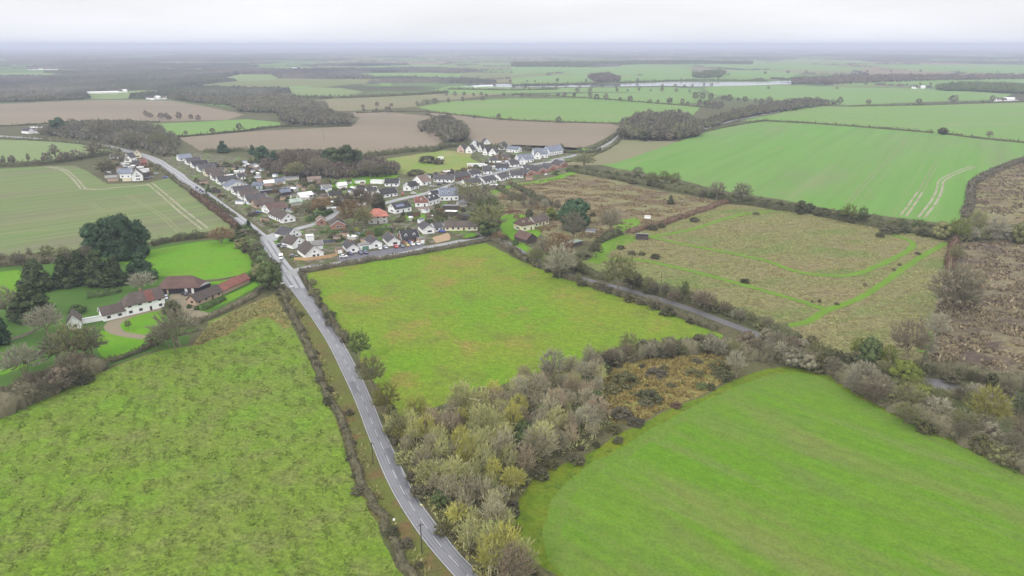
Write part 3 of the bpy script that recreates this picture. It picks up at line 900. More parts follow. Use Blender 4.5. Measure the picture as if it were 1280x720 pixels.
for i in range(3):
    LIB['low%d' % i] = proto(bare_tree_meshes(50 + i, 6, 8.5, 14, 110, 3400, 0.0, 0.6, 0.05, stems=6, rad_=1.0), M_BARK, TW['grey'], 'low')
for i in range(2):
    LIB['tall%d' % i] = proto(bare_tree_meshes(60 + i, 10, 4.4, 10, 70, 1500, 0.12, 1.8, 0.045), M_BARK, TW['grey'], 'tall')
for i in range(3):
    LIB['conifer%d' % i] = proto(leafy_meshes(70 + i, 10, 6.4, 70, 3600, 'cone', 0.05, 0.42), M_BARK, TW['pine'], 'conifer')
for i in range(3):
    LIB['cypress%d' % i] = proto(leafy_meshes(80 + i, 10, 7.4, 80, 4200, 'column', 0.0, 0.36, 0.85), M_BARK, TW['dark'], 'cypress')
for i in range(3):
    LIB['holm%d' % i] = proto(leafy_meshes(90 + i, 10, 9.5, 46, 3200, 'round', 0.1, 0.42, 0.8), M_BARK, TW['ivy'], 'holm')
for i in range(4):
    LIB['bush%d' % i] = proto(leafy_meshes(100 + i, 3, 4.6, 60, 2600, 'round', -0.2, 0.17, 0.62), M_BARK, TW['bramble'], 'bush')

TREES = {}


def place_tree(kind, x, y, h, width, mat, name, label, cat, group=None, parts=True, trunk=None, z=0.0):
    keys = [k for k in LIB if k.rstrip('0123456789') == kind]
    k = keys[int(rng.integers(len(keys)))]
    tm, cm, _ = LIB[k]
    h0 = {'low': 6, 'bush': 3}.get(kind, 10)
    w0 = {'broad': 9.5, 'upright': 7.2, 'low': 8.5, 'tall': 4.4, 'conifer': 6.4, 'cypress': 7.4, 'holm': 9.5, 'bush': 4.0}[kind]
    sz = h / h0
    sx = (width / w0) if width else sz * rng.uniform(0.88, 1.12)
    rz = rng.uniform(0, 6.28)
    if kind == 'bush' or not parts:
        c = link(name, cm, None, (x, y, z), rz)
        root = c
    else:
        root = empty(name, (x, y, z), rz)
        tr = link('trunk', tm, root)
        if trunk:
            tr.material_slots[0].link = 'OBJECT'; tr.material_slots[0].material = trunk
        c = link('crown', cm, root)
    root.scale = (sx, sx, sz)
    if mat:
        c.material_slots[0].link = 'OBJECT'
        c.material_slots[0].material = TW[mat] if name == 'copse_tree' else TW.get(mat + '_open', TW[mat])
    tag(root, label, cat, group)
    return root


def T(px, base, top, kind, mat, label, wpx=None, name='tree', group=None, cat='tree', trunk=None):
    x, y = G(px, base)
    h = top_height(px, base, top)
    w = wpx / px_per_m(base) if wpx else None
    return place_tree(kind, x, y, h, w, mat, name, label, cat, group, trunk=trunk)


# ------------------------------------------------------------------ hedges and thickets along a line
def hedge(name, px, height, width, mat, label, cat='hedge', group=None, dens=9.0, gap=0.0, lumps=0.35, size=None, kind=None, zig=0.0, scale_n=5.0):
    W = [G(*p) for p in px]
    C = densify(W, 1.0, False, 0.8, True)
    dist = float(np.mean(np.hypot(C[:, 0], C[:, 1])))
    seg = np.linalg.norm(np.diff(C, axis=0), axis=1)
    cs = np.concatenate([[0], np.cumsum(seg)])
    L = cs[-1]
    step = max(1.2, dist / 260)
    s = np.arange(0, L, step)
    P = np.stack([np.interp(s, cs, C[:, 0]), np.interp(s, cs, C[:, 1])], 1)
    hs = np.array(height, float) if not np.isscalar(height) else None

    def prof(sv):
        hv = np.interp(sv / L, np.linspace(0, 1, len(hs)), hs) if hs is not None else np.full(len(sv), float(height))
        nz = np.array([mnoise.noise((a / scale_n, dist * 0.37, 1.7)) + 0.5 * mnoise.noise((a / scale_n * 2.7, dist * 0.71, 5.2)) for a in sv])
        hv = hv * (1 + lumps * nz * 1.4)
        if gap:
            g = np.array([mnoise.noise((a / 22.0, dist, 8.8)) for a in sv])
            hv = np.where(g < -0.5 + gap, hv * 0.25, hv)
        return np.maximum(hv, 0.25)

    T_ = np.gradient(P, axis=0); T_ = unit(T_)
    N_ = np.stack([-T_[:, 1], T_[:, 0]], 1)
    hv = prof(s)
    wv = width * (0.6 + 0.4 * hv / (np.max(hv)))
    # opaque inner core
    cr = [(-0.5, 0.0), (-0.46, 0.55), (-0.2, 0.84), (0.2, 0.84), (0.46, 0.55), (0.5, 0.0)]
    n = len(P)
    rr = np.random.default_rng(int(abs(P[0, 0] * 13 + P[0, 1])) % 100000)
    V = np.zeros((n, 6, 3))
    for i, (a, b) in enumerate(cr):
        ja = 0.9 * (1 + rr.normal(size=n) * 0.13)
        V[:, i, :2] = P + N_ * (a * wv * ja)[:, None] + T_ * rr.normal(size=(n, 1)) * step * 0.2
        V[:, i, 2] = b * hv * (1 + rr.normal(size=n) * 0.12)
    V = V.reshape(-1, 3)
    q = np.arange(n - 1)[:, None] * 6
    F = np.concatenate([q + np.array([[i, i + 1, i + 7, i + 6]]) for i in range(5)])
    F = np.concatenate([F, np.array([[0, 5, 4, 1], [1, 4, 3, 2]]), (n - 1) * 6 + np.array([[0, 1, 4, 5], [1, 2, 3, 4]])])
    tone = rr.normal(0.38, 0.15, len(V))
    sz = size or max(0.35, dist / 900)
    m = int(L * dens * (width + 2 * np.mean(hv)) / 5 / (sz / 0.4) ** 1.6)
    m = min(m, 26000)
    sp = rr.random(m) * L
    bx = np.interp(sp, cs, C[:, 0]); by = np.interp(sp, cs, C[:, 1])
    ti = np.clip((sp / step).astype(int), 0, n - 1)
    hh = prof(sp)
    ww = width * (0.6 + 0.4 * hh / np.max(hv))
    th = rr.uniform(-0.15, math.pi + 0.15, m)
    lob = np.array([mnoise.noise((q * 0.45, float(int(tq * 2)), dist)) for q, tq in zip(sp, th)])
    rad = rr.uniform(0.86, 1.10, m) + lob * 0.3
    off = np.cos(th) * ww * 0.5 * rad
    zz = np.clip(np.abs(np.sin(th)) ** 0.7 * hh * 0.92 * rad, 0.02, None)
    C0 = np.stack([bx + N_[ti, 0] * off, by + N_[ti, 1] * off, zz], 1)
    out = np.stack([N_[ti, 0] * np.cos(th), N_[ti, 1] * np.cos(th), np.abs(np.sin(th)) + 0.35], 1)
    dirv = unit(unit(out) + rr.normal(size=(m, 3)) * 0.55)
    a = unit(np.cross(dirv, rr.normal(size=(m, 3))))
    ss = (sz * rr.uniform(0.7, 2.0, m))[:, None]
    V2 = np.stack([C0 - a * ss * 0.24, C0 + a * ss * 0.24, C0 + dirv * ss * 1.7], 1).reshape(-1, 3)
    tn = np.array([mnoise.noise((x * 0.16, y * 0.16, 2.2)) for x, y in C0[:, :2]]) * 0.9
    tone2 = np.repeat(np.clip(rr.normal(0.42, 0.3, m) + tn, -0.35, 1.3), 3)
    F2 = np.arange(len(V2)).reshape(-1, 3) + len(V)
    origin = np.array([P[0, 0], P[0, 1], 0])
    VV = np.concatenate([V, V2]) - origin
    me = np_mesh(name, VV, [F, F2], (TW[mat],), np.concatenate([tone, tone2]))
    o = link(name, me, None, tuple(origin))
    tag(o, label, None if kind else cat, group, kind)
    return o


def poly_test(poly, x, y):
    x = np.asarray(x); y = np.asarray(y)
    c = np.zeros(x.shape, bool)
    n = len(poly)
    for i in range(n):
        x1, y1 = poly[i]; x2, y2 = poly[(i + 1) % n]
        cond = (y1 > y) != (y2 > y)
        c ^= cond & (x < (x2 - x1) * (y - y1) / (y2 - y1 + 1e-12) + x1)
    return c


def scatter(poly_px, spacing, seed=1, jit=0.42, maxn=100000):
    W = [G(*p) for p in poly_px]
    xs = [p[0] for p in W]; ys = [p[1] for p in W]
    r = np.random.default_rng(seed)
    gx, gy = np.meshgrid(np.arange(min(xs), max(xs), spacing), np.arange(min(ys), max(ys), spacing))
    gx = gx.ravel() + r.uniform(-jit, jit, gx.size) * spacing
    gy = gy.ravel() + r.uniform(-jit, jit, gy.size) * spacing
    ok = poly_test(W, gx, gy)
    P = np.stack([gx[ok], gy[ok]], 1)
    if len(P) > maxn:
        P = P[np.sort(r.permutation(len(P))[:maxn])]
    return P


# low detail tree shapes joined into far masses
LOW = []
for i in range(6):
    r_ = np.random.default_rng(500 + i)
    n_ = 90
    u = unit(r_.normal(size=(n_, 3)))
    P = np.array([0, 0, 0.58]) + u * np.array([0.42, 0.42, 0.4]) * r_.uniform(0.45, 1.0, (n_, 1))
    dv = unit(u + np.array([0, 0, 0.5]) + r_.normal(size=u.shape) * 0.4)
    a = unit(np.cross(dv, r_.normal(size=u.shape)))
    s_ = r_.uniform(0.08, 0.16, (n_, 1))
    V = np.stack([P - a * s_ * 0.45, P + a * s_ * 0.45, P + dv * s_ * 1.6], 1).reshape(-1, 3)
    LOW.append((V, np.repeat(np.clip(r_.normal(0.5, 0.25, n_), 0, 1), 3)))


def mass(name, P, h, mat, label, seed=3, w=0.95, kind='stuff', core=True, hv=0.25, gcat=None):
    """many joined small trees, each a loose crown over a trunk, with a lumpy understorey"""
    r = np.random.default_rng(seed)
    Vs, Ts = [], []
    TV, TF = [], []
    nb = 0
    for k, (x, y) in enumerate(P):
        V, t = LOW[int(r.integers(len(LOW)))]
        hh = h * r.uniform(1 - hv, 1 + hv)
        an = r.uniform(0, 6.28); c, s = math.cos(an), math.sin(an)
        W = V * hh * np.array([w, w, 1])
        X = W[:, 0] * c - W[:, 1] * s + x; Y = W[:, 0] * s + W[:, 1] * c + y
        Vs.append(np.stack([X, Y, W[:, 2]], 1))
        Ts.append(np.clip(t + r.normal() * 0.16, 0, 1))
        rr = hh * 0.24
        if core:
            TV += [(x + rr * c, y + rr * s, hh * 0.35), (x - rr * s, y + rr * c, hh * 0.3), (x - rr * c, y - rr * s, hh * 0.35), (x + rr * s, y - rr * c, hh * 0.3), (x, y, hh * 0.78), (x, y, 0)]
            TF += [(nb, nb + 1, nb + 4), (nb + 1, nb + 2, nb + 4), (nb + 2, nb + 3, nb + 4), (nb + 3, nb, nb + 4), (nb + 1, nb, nb + 5), (nb + 2, nb + 1, nb + 5), (nb + 3, nb + 2, nb + 5), (nb, nb + 3, nb + 5)]
            nb += 6
        else:
            tw = hh * 0.02
            TV += [(x - tw, y, 0), (x + tw, y, 0), (x, y, hh * 0.5)]
            TF += [(nb, nb + 1, nb + 2)]
            nb += 3
    V = np.concatenate(Vs); Tn = np.concatenate(Ts)
    n0 = len(V)
    F = np.concatenate([np.arange(n0).reshape(-1, 3), np.array(TF) + n0])
    V = np.concatenate([V, np.array(TV)])
    Tn = np.concatenate([Tn, np.full(len(TV), 0.42)])
    me = np_mesh(name, V, F, (TW[mat],), Tn)
    o = link(name, me)
    tag(o, label, gcat, None, kind)
    return o


LOWMESH = {}


def far_tree(x, y, h, mat, label, group, name='hedgerow_tree', wf=1.0):
    """single far tree, a few pixels high"""
    k = int(rng.integers(6))
    if k not in LOWMESH:
        V, t = LOW[k]
        V2 = np.concatenate([V, LOW[(k + 1) % 6][0] * 0.97])
        tr = np.array([(-0.022, 0, 0), (0.022, 0, 0), (0, 0, 0.5), (0, -0.022, 0), (0, 0.022, 0), (0, 0, 0.5)])
        n = len(V2)
        LOWMESH[k] = np_mesh('far_tree', np.concatenate([V2, tr]), np.arange(n + 6).reshape(-1, 3), (TW['grey'],),
                             np.concatenate([t, LOW[(k + 1) % 6][1], np.full(6, 0.3)]))
    o = link(name, LOWMESH[k], None, (x, y, 0), rng.uniform(0, 6.28))
    o.scale = (h * wf, h * wf, h)
    o.material_slots[0].link = 'OBJECT'; o.material_slots[0].material = TW[mat]
    tag(o, label, 'tree', group)
    return o
# ------------------------------------------------------------------ far country: fields between woods
FAR = [  # (polygon in photo pixels, material) ; lower edges already allow for tree tops in front
    ([(-60, 92), (0, 91.5), (50, 90.5), (105, 94), (60, 98), (0, 97.5), (-60, 98)], 1),
    ([(108, 116), (175, 113), (208, 112.5), (205, 118), (150, 124), (112, 124)], 1),
    ([(115, 88), (135, 87), (140, 89), (118, 90)], 1), ([(205, 86), (270, 85.5), (265, 88.5), (210, 88.5)], 2),
    ([(275, 98), (300, 93), (340, 93), (350, 98.5), (320, 102), (280, 101)], 1),
    ([(248, 126), (275, 125), (300, 131), (285, 134), (262, 131)], 0),
    ([(355, 109), (372, 107.5), (390, 108), (388, 110), (362, 111)], 0),
    ([(358, 112), (400, 109.5), (425, 110), (455, 115), (430, 121), (395, 122), (370, 119)], 1),
    ([(380, 127), (440, 121), (500, 119), (560, 117), (530, 124), (520, 134), (440, 139), (400, 140), (378, 136)], 2),
    ([(432, 93), (470, 91), (540, 91), (580, 92.5), (570, 98), (520, 98), (470, 98)], 0),
    ([(455, 83), (520, 81), (575, 81.5), (570, 85), (500, 86), (455, 86)], 0), ([(596, 78.5), (628, 78), (630, 80.5), (600, 81)], 1),
    ([(475, 104), (490, 104), (488, 107.5), (476, 107.5)], 0),
    ([(540, 113), (560, 108), (600, 107), (640, 109.5), (640, 117), (600, 118), (560, 117.5)], 0),
    ([(520, 124), (560, 118), (640, 117), (600, 121), (560, 126)], 2),
    ([(640, 80), (680, 78.3), (725, 78.5), (745, 82), (730, 88), (690, 90), (660, 92), (640, 94)], 0),
    ([(745, 84), (800, 82), (860, 85), (870, 93), (840, 94.5), (760, 93.5), (715, 93), (700, 91)], 0),
    ([(640, 98), (700, 93.5), (735, 94), (740, 102), (700, 104), (640, 105)], 0),
    ([(755, 95), (840, 95), (905, 96), (900, 99), (830, 102), (765, 102.5)], 0),
    ([(870, 79.3), (920, 78.3), (960, 79), (1010, 80.5), (1090, 86), (1060, 89), (990, 87.5), (940, 86.5), (880, 84)], 0),
    ([(905, 88), (960, 88), (1000, 92), (985, 98), (950, 98), (915, 94)], 0),
    ([(960, 78), (1000, 75), (1060, 75), (1110, 79), (1040, 80)], 1),
    ([(1085, 81.5), (1160, 80.6), (1300, 81), (1300, 92), (1230, 90.5), (1150, 89), (1110, 85)], 0),
    ([(1050, 105), (1110, 101.5), (1200, 99), (1300, 98.5), (1300, 109), (1240, 106), (1150, 105.5), (1060, 107)], 0),
    ([(640, 110.5), (740, 109.8), (840, 109), (880, 113), (860, 117), (740, 115), (640, 117)], 0),
    ([(660, 119), (740, 116.5), (840, 115.5), (900, 120), (880, 128), (840, 130), (760, 126), (730, 123), (690, 121)], 0),
    ([(880, 110), (900, 106.5), (960, 105.5), (1050, 109), (1130, 110.5), (1200, 113.5), (1265, 118), (1250, 125), (1150, 128), (1060, 132), (1000, 127), (930, 124), (890, 118)], 0),
    ([(960, 131), (1060, 133.5), (1160, 131), (1290, 128), (1340, 127), (1340, 182), (1290, 179.5), (1170, 167), (1060, 158.5), (955, 151.5), (925, 151), (980, 140)], 3),
]
farpoly = []
for k, (pp, mi) in enumerate(FAR):
    mt = M_BIG2 if mi == 3 else M_FARG[mi]
    poly_sheet('distant_field', pp, 0.3 + 0.06 * (k % 5) if mi != 3 else 0.05, mt, jit=0.5)
    farpoly.append(([G(*p) for p in pp]))
# woodland canopy of the far country, one continuous lumpy sheet with its edges cut by the fields
na, nr = 640, 430
az = np.linspace(R(-43), R(43), na)
rad = 1450 * np.exp(np.linspace(0, math.log(26000 / 1450), nr))
AZ, RD = np.meshgrid(az, rad)
rs = np.random.default_rng(21)
AZ = AZ + rs.uniform(-0.35, 0.35, AZ.shape) * (az[1] - az[0])
RD = RD * (1 + rs.uniform(-0.35, 0.35, RD.shape) * 0.0067)
X, Y = RD * np.sin(AZ), RD * np.cos(AZ)
blocked = np.zeros(X.shape, bool)
NEAR_EDGE = [(-60, 128), (70, 124), (215, 123), (262, 128), (300, 136), (335, 133), (345, 118), (440, 105), (560, 103), (650, 112), (1340, 112)]
ne = [G(*p) for p in NEAR_EDGE]
naz = np.array([math.atan2(p[0], p[1]) for p in ne]); nrd = np.array([math.hypot(*p) for p in ne])
blocked |= RD < np.interp(AZ, naz, nrd)
for W in farpoly:
    W = np.array(W)
    mn, mx = W.min(0), W.max(0)
    sub = (X >= mn[0]) & (X <= mx[0]) & (Y >= mn[1]) & (Y <= mx[1])
    if sub.any():
        blocked[sub] |= poly_test(W, X[sub], Y[sub])
lake = [G(*p) for p in [(570, 112), (590, 103.5), (680, 103), (850, 101), (1040, 99.5), (1045, 108), (900, 110), (700, 112)]]
blocked |= poly_test(lake, X, Y)
# patchwork of woods and fields: jittered cells, each a field or a wood, with belts of trees on many of their edges
nz = np.array([mnoise.fractal((x / 900.0, y / 1500.0, 4.4), 0.8, 2.1, 4) for x, y in zip(X.ravel(), Y.ravel())]).reshape(X.shape)
CS = 480.0


def hsh(i, j, k):
    v = np.sin(i * 127.1 + j * 311.7 + k * 74.7) * 43758.5453
    return v - np.floor(v)


wx = X + 60 * nz; wy = Y + 60 * nz
ci, cj = np.floor(wx / CS), np.floor(wy / CS)
d1 = np.full(X.shape, 1e9); d2_ = np.full(X.shape, 1e9); cid = np.zeros(X.shape); ctx = np.zeros(X.shape); cty = np.zeros(X.shape)
for a_ in (-1, 0, 1):
    for b_ in (-1, 0, 1):
        ii, jj = ci + a_, cj + b_
        qx = (ii + 0.1 + 0.8 * hsh(ii, jj, 1)) * CS; qy = (jj + 0.1 + 0.8 * hsh(ii, jj, 2)) * CS
        dd_ = np.hypot(wx - qx, (wy - qy) * 0.8)
        near = dd_ < d1
        d2_ = np.where(near, d1, np.minimum(d2_, dd_))
        cid = np.where(near, hsh(ii, jj, 3), cid); ctx = np.where(near, qx, ctx); cty = np.where(near, qy, cty)
        d1 = np.where(near, dd_, d1)
caz = np.degrees(np.arctan2(ctx, cty)); crd = np.hypot(ctx, cty)
pw = np.interp(caz, [-42, -20, -8, 4, 16, 42], [0.46, 0.42, 0.32, 0.22, 0.18, 0.22]) + np.interp(crd, [2200, 5000, 9000, 20000], [0.06, 0.0, 0.08, 0.2])
pw = pw + 0.5 * np.array([mnoise.noise((x / 1600.0, y / 2600.0, 9.4)) for x, y in zip(ctx.ravel(), cty.ravel())]).reshape(X.shape)
pw = pw + 0.38 * ((caz < -9) & (crd < 3600)) + 0.25 * ((caz < -20) & (crd < 6000))
wood = (cid < pw) & ~blocked
edge = (d2_ - d1) < np.maximum(9, RD * 0.0022)
gapn = np.array([mnoise.noise((x / 70.0, y / 110.0, 2.2)) for x, y in zip(X.ravel(), Y.ravel())]).reshape(X.shape)
wood |= edge & (gapn > -0.28) & ~blocked
wood_core = (cid < pw)
H = np.where(wood, 6.5 + 3.0 * rs.random(X.shape) + 3.5 * np.clip(nz, -0.5, 1), 0.0)
H = np.where(wood & (rs.random(X.shape) < 0.12), H + 3.5, H)
H = np.where(wood & ~wood_core, H * 0.6, H)
H += 0.02
openf = ~wood & ~blocked
idx = np.arange(na * nr).reshape(nr, na)
all4 = openf[:-1, :-1] | openf[1:, :-1] | openf[:-1, 1:] | openf[1:, 1:]
q = np.stack([idx[:-1, :-1], idx[:-1, 1:], idx[1:, 1:], idx[1:, :-1]], 2)[all4]
usedf = np.zeros(na * nr, bool); usedf[q.ravel()] = True
rm_ = np.cumsum(usedf) - 1
ft = NT('distant_patchwork', 0.95, 0.05)
fa = ft.n('ShaderNodeAttribute', attribute_name='tone')
fr_ = ft.n('ShaderNodeValToRGB'); fe = fr_.color_ramp.elements
fr_.color_ramp.interpolation = 'CONSTANT'
for c_ in (S(132, 168, 92), S(150, 176, 112), S(120, 152, 86), S(164, 160, 122), S(142, 178, 98), S(172, 156, 132), S(152, 160, 110)):
    pass
FC = [S(132, 168, 92), S(150, 176, 112), S(120, 152, 86), S(164, 160, 122), S(142, 178, 98), S(172, 156, 132), S(152, 160, 110)]
while len(fe) < len(FC): fe.new(0.99)
for e_, k_, c_ in zip(fe, range(len(FC)), FC):
    e_.position = k_ / len(FC); e_.color = c_ + (1,)
ft.L(fa.outputs['Fac'], fr_.inputs[0])
ft.done(fr_.outputs[0])
mef = np_mesh('distant_fields', np.stack([X.ravel(), Y.ravel(), np.full(X.size, 0.28)], 1)[usedf], rm_[q], (ft.m,), ((cid * 7.77) % 1.0).ravel()[usedf])
tag(link('distant_fields', mef), 'patchwork of distant green and brown fields', None, None, 'structure')
any4 = wood[:-1, :-1] | wood[1:, :-1] | wood[:-1, 1:] | wood[1:, 1:]
idx = np.arange(na * nr).reshape(nr, na)
q = np.stack([idx[:-1, :-1], idx[:-1, 1:], idx[1:, 1:], idx[1:, :-1]], 2)[any4]
used = np.zeros(na * nr, bool); used[q.ravel()] = True
remap = np.cumsum(used) - 1
V = np.stack([X.ravel(), Y.ravel(), H.ravel()], 1)[used]
n2_ = np.array([mnoise.noise((x / 130.0, y / 260.0, 1.4)) + mnoise.noise((x / 420.0, y / 900.0, 6.4)) for x, y in zip(X.ravel(), Y.ravel())]).reshape(X.shape)
ton = np.clip(0.2 + 0.55 * rs.random(X.shape) + 0.6 * n2_, -0.2, 1.3).ravel()[used]
t = NT('far_wood_canopy', 0.95, 0.05)
at = t.n('ShaderNodeAttribute', attribute_name='tone')
colw = t.mix(at.outputs['Fac'], S(68, 68, 64), S(138, 132, 120))
colw = t.mix(t.rng(t.noise(600, 4), 0.45, 0.6), colw, t.mix(at.outputs['Fac'], S(66, 74, 60), S(112, 116, 92)))
M_CANOPY = t.done(colw)
me = np_mesh('distant_woodland', V, remap[q], (M_CANOPY,), ton)
tag(link('distant_woodland', me), 'grey-brown winter woodland spreading across the far country', None, None, 'stuff')

# ------------------------------------------------------------------ middle-distance wood masses
def wood(px, spacing, h, mat, label, seed, **k):
    P = scatter(px, spacing, seed)
    mat = {'grey': 'fargrey', 'mauve': 'farbrown'}.get(mat, mat)
    m2 = np.random.default_rng(seed).random(len(P)) < 0.4
    if m2.sum() > 3 and mat != 'ivy':
        mass('woodland', P[m2], h * 0.92, 'farolive' if mat == 'fargrey' else 'fargrey', label, seed + 100, **k)
        P = P[~m2]
    return mass('woodland', P, h, mat, label, seed, **k)


wood([(-40, 119), (60, 119), (100, 121), (104, 124.5), (0, 128.5), (-40, 130)], 9, 10, 'grey', 'bare woodland strip at the left end of the long ploughed field', 30)
wood([(212, 121), (250, 120), (300, 127), (320, 131), (290, 134), (255, 130), (215, 125)], 9, 11, 'grey', 'bare woodland strip behind the long ploughed field', 31)
wood([(285, 128), (350, 124), (372, 130), (410, 137), (405, 141), (350, 142), (300, 140)], 8, 13, 'grey', 'dense dark bare wood left of the stubble field', 33)
wood([(355, 142), (400, 141), (436, 150), (438, 156), (400, 158), (362, 156), (350, 150)], 7.5, 12, 'grey', 'clump of bare trees at the tip of the ploughed field', 34)
wood([(782, 160), (800, 150), (850, 150), (872, 160), (875, 170), (850, 175), (800, 175), (772, 172)], 7, 14, 'grey', 'bare roadside wood at the corner of the large green field', 35)
wood([(880, 157), (905, 148), (945, 139), (1000, 129), (1045, 131), (1000, 137), (950, 144), (915, 151), (885, 163)], 8, 12, 'grey', 'belt of bare trees along the far lane', 36)
wood([(985, 103.5), (1050, 98), (1130, 97.5), (1200, 98), (1260, 97), (1290, 98), (1290, 99), (1150, 101.5), (1050, 105.5), (990, 105.5)], 16, 15, 'mauve', 'long mauve wood beyond the reservoir', 37)
wood([(1168, 112), (1200, 108), (1290, 110), (1330, 112), (1330, 120), (1285, 118), (1220, 114.5), (1180, 114)], 8, 13, 'ivy', 'dark evergreen plantation near the right-hand farm', 38)
wood([(865, 96), (900, 91), (905, 94), (900, 97.5), (870, 98)], 12, 15, 'ivy', 'isolated dark copse on the pale green hill', 39)
wood([(735, 98), (760, 95), (775, 102), (745, 103)], 10, 15, 'mauve', 'small bare copse beside the reservoir', 40)
wood([(640, 84), (725, 84.5), (800, 80.5), (880, 80.5), (940, 81), (942, 79), (860, 77.5), (760, 79), (640, 80)], 20, 15, 'ivy', 'long dark wood crossing the distance', 44)
wood([(526, 165), (540, 156), (560, 154), (582, 165), (583, 176), (560, 180), (555, 172), (540, 163)], 7, 13, 'grey', 'clump of bare oaks between the ploughed fields', 41)
wood([(45, 166), (90, 157), (160, 157), (205, 166), (225, 180), (222, 196), (200, 196), (180, 189), (150, 183), (110, 177), (60, 171)], 9, 9, 'grey', 'loose bare trees around the plots by the far road', 42)
wood([(325, 212), (345, 200), (380, 196), (440, 200), (470, 205), (500, 213), (495, 220), (430, 224), (360, 222)], 6.0, 9, 'mauve', 'tangled bare copse behind the village gardens', 43)

# lines of single trees along far hedges
fars = 0
LINES = [  # px polyline, spacing m, height m, material, label
    ([(450, 140), (560, 146), (640, 152), (700, 154)], 26, 10, 'grey', 'bare tree in the hedge above the ploughed field'),
    ([(440, 136), (520, 132), (600, 126)], 24, 10, 'grey', 'bare tree in the hedge below the stubble field'),
    ([(560, 120), (640, 121), (720, 121.5)], 18, 9, 'grey', 'bare tree in the hedge behind the pale cereal field'),
    ([(740, 124), (790, 128), (850, 131), (900, 136)], 17, 12, 'grey', 'bare tree in the long hedgerow left of the far lane'),
    ([(720, 115.5), (800, 114.5), (860, 115.5)], 24, 10, 'grey', 'bare tree in the hedgerow below the reservoir'),
    ([(645, 111), (740, 110.5), (830, 110.5), (900, 108)], 30, 10, 'grey', 'bare tree on the near bank of the reservoir'),
    ([(870, 125), (930, 128), (960, 131)], 14, 14, 'grey', 'large bare tree beside the far lane corner'),
    ([(960, 112), (1000, 111), (1040, 112)], 40, 10, 'grey', 'round bare tree on the open green slope'),
    ([(1055, 131), (1120, 130.5), (1200, 129), (1240, 128)], 48, 14, 'grey', 'round bare tree in the hedge above the big green field'),
    ([(1060, 106), (1120, 107.5), (1180, 107), (1215, 107)], 36, 8, 'ivy', 'small round tree in the long avenue on the right'),
    ([(960, 93), (1060, 91), (1200, 90), (1280, 92)], 90, 12, 'grey', 'bare tree on the far right ridge'),
    ([(180, 147), (215, 150), (250, 151)], 14, 11, 'mauve', 'bare tree at the end of the long ploughed field'),
    ([(195, 168), (240, 169), (300, 164)], 26, 9, 'grey', 'bare tree in the hedge of the narrow meadow'),
    ([(0, 208), (30, 206), (60, 203), (95, 200)], 9, 9, 'mauve', 'bare tree in the hedge between the drilled fields'),
    ([(620, 188), (660, 189), (700, 190), (728, 191)], 22, 8, 'grey', 'bare tree behind the northern row of houses'),
    ([(600, 106), (640, 103), (700, 103), (800, 103)], 34, 11, 'mauve', 'bare tree on the far bank of the reservoir'),
    ([(440, 100), (520, 99), (600, 98)], 50, 10, 'grey', 'bare tree along the field in the middle distance'),
]
for px, sp, h, mt, lab in LINES:
    C = densify([G(*p) for p in px], 1.0 * sp, False)
    i = 0
    mt = {'grey': 'fargrey', 'mauve': 'farbrown'}.get(mt, mt)
    for x, y in C:
        if rng.random() < 0.22: continue
        far_tree(x + rng.uniform(-.3, .3) * sp, y + rng.uniform(-4, 4), h * rng.uniform(0.6, 1.2), mt, lab, lab.replace('bare tree', 'bare trees').replace('round tree', 'round trees'), wf=rng.uniform(0.75, 1.25))

# far hedges
FH = [([(0, 158.5), (120, 152), (200, 153)], 2.5, 3, 'dark low hedge below the long ploughed field'),
      ([(222, 172), (300, 165), (350, 159), (440, 158)], 2.8, 3, 'hedge under the narrow meadow'),
      ([(445, 141.5), (525, 140), (640, 150.5), (760, 154.5), (780, 155)], 2.2, 2.5, 'long thin hedge above the ploughed field'),
      ([(255, 190), (300, 189), (330, 191)], 4, 5, 'hedge behind the ribbon of bungalows'),
      ([(450, 197), (480, 194), (510, 190), (545, 188)], 5, 6, 'thick hedge above the village meadow'),
      ([(540, 190), (560, 184), (600, 184), (650, 188)], 4.5, 6, 'thick hedge behind the gabled white houses'),
      ([(650, 187), (690, 190), (730, 192), (752, 189)], 4, 5, 'hedge behind the northern row of houses'),
      ([(690, 207), (730, 198), (755, 189), (775, 177)], 2, 2.5, 'low hedge on the field side of the bright lane'),
      ([(740, 187), (760, 177), (778, 163), (790, 155)], 3, 3, 'hedge on the ploughed side of the bright lane'),
      ([(955, 151.5), (1020, 155), (1100, 161), (1168, 166.5)], 2.6, 3.4, 'dark hedge between the two big green fields'),
      ([(1180, 167.5), (1230, 174), (1290, 179.5), (1350, 183)], 2.6, 3.2, 'right end of the hedge between the big green fields'),
      ([(1060, 133), (1160, 131.5), (1250, 128), (1290, 126)], 2.2, 3, 'thin hedge at the top of the green fields'),
      ([(640, 118), (720, 122), (840, 131), (900, 136)], 2.5, 3, 'hedge below the distant green fields'),
      ([(835, 172), (870, 166), (930, 155), (960, 151)], 3, 4, 'hedge beside the far lane'),
      ([(0, 174), (50, 176), (110, 181), (150, 190)], 3, 4, 'hedge along the far road on the left'),
      ([(0, 208.5), (60, 205), (118, 196), (140, 192)], 4.5, 6, 'tall rough hedge between the drilled fields'),
      ([(640, 107), (740, 105), (860, 101), (960, 101)], 4, 8, 'scrubby far bank of the reservoir'),
      ([(360, 122), (420, 123), (520, 119), (560, 116)], 6, 10, 'belt of scrub across the middle distance'),
      ([(560, 112), (640, 113), (700, 112)], 4, 6, 'scrub belt before the reservoir'),
      ]
for px, h, w, lab in FH:
    hedge('hedge', px, h, w, 'hedge', lab, dens=4, lumps=0.3)
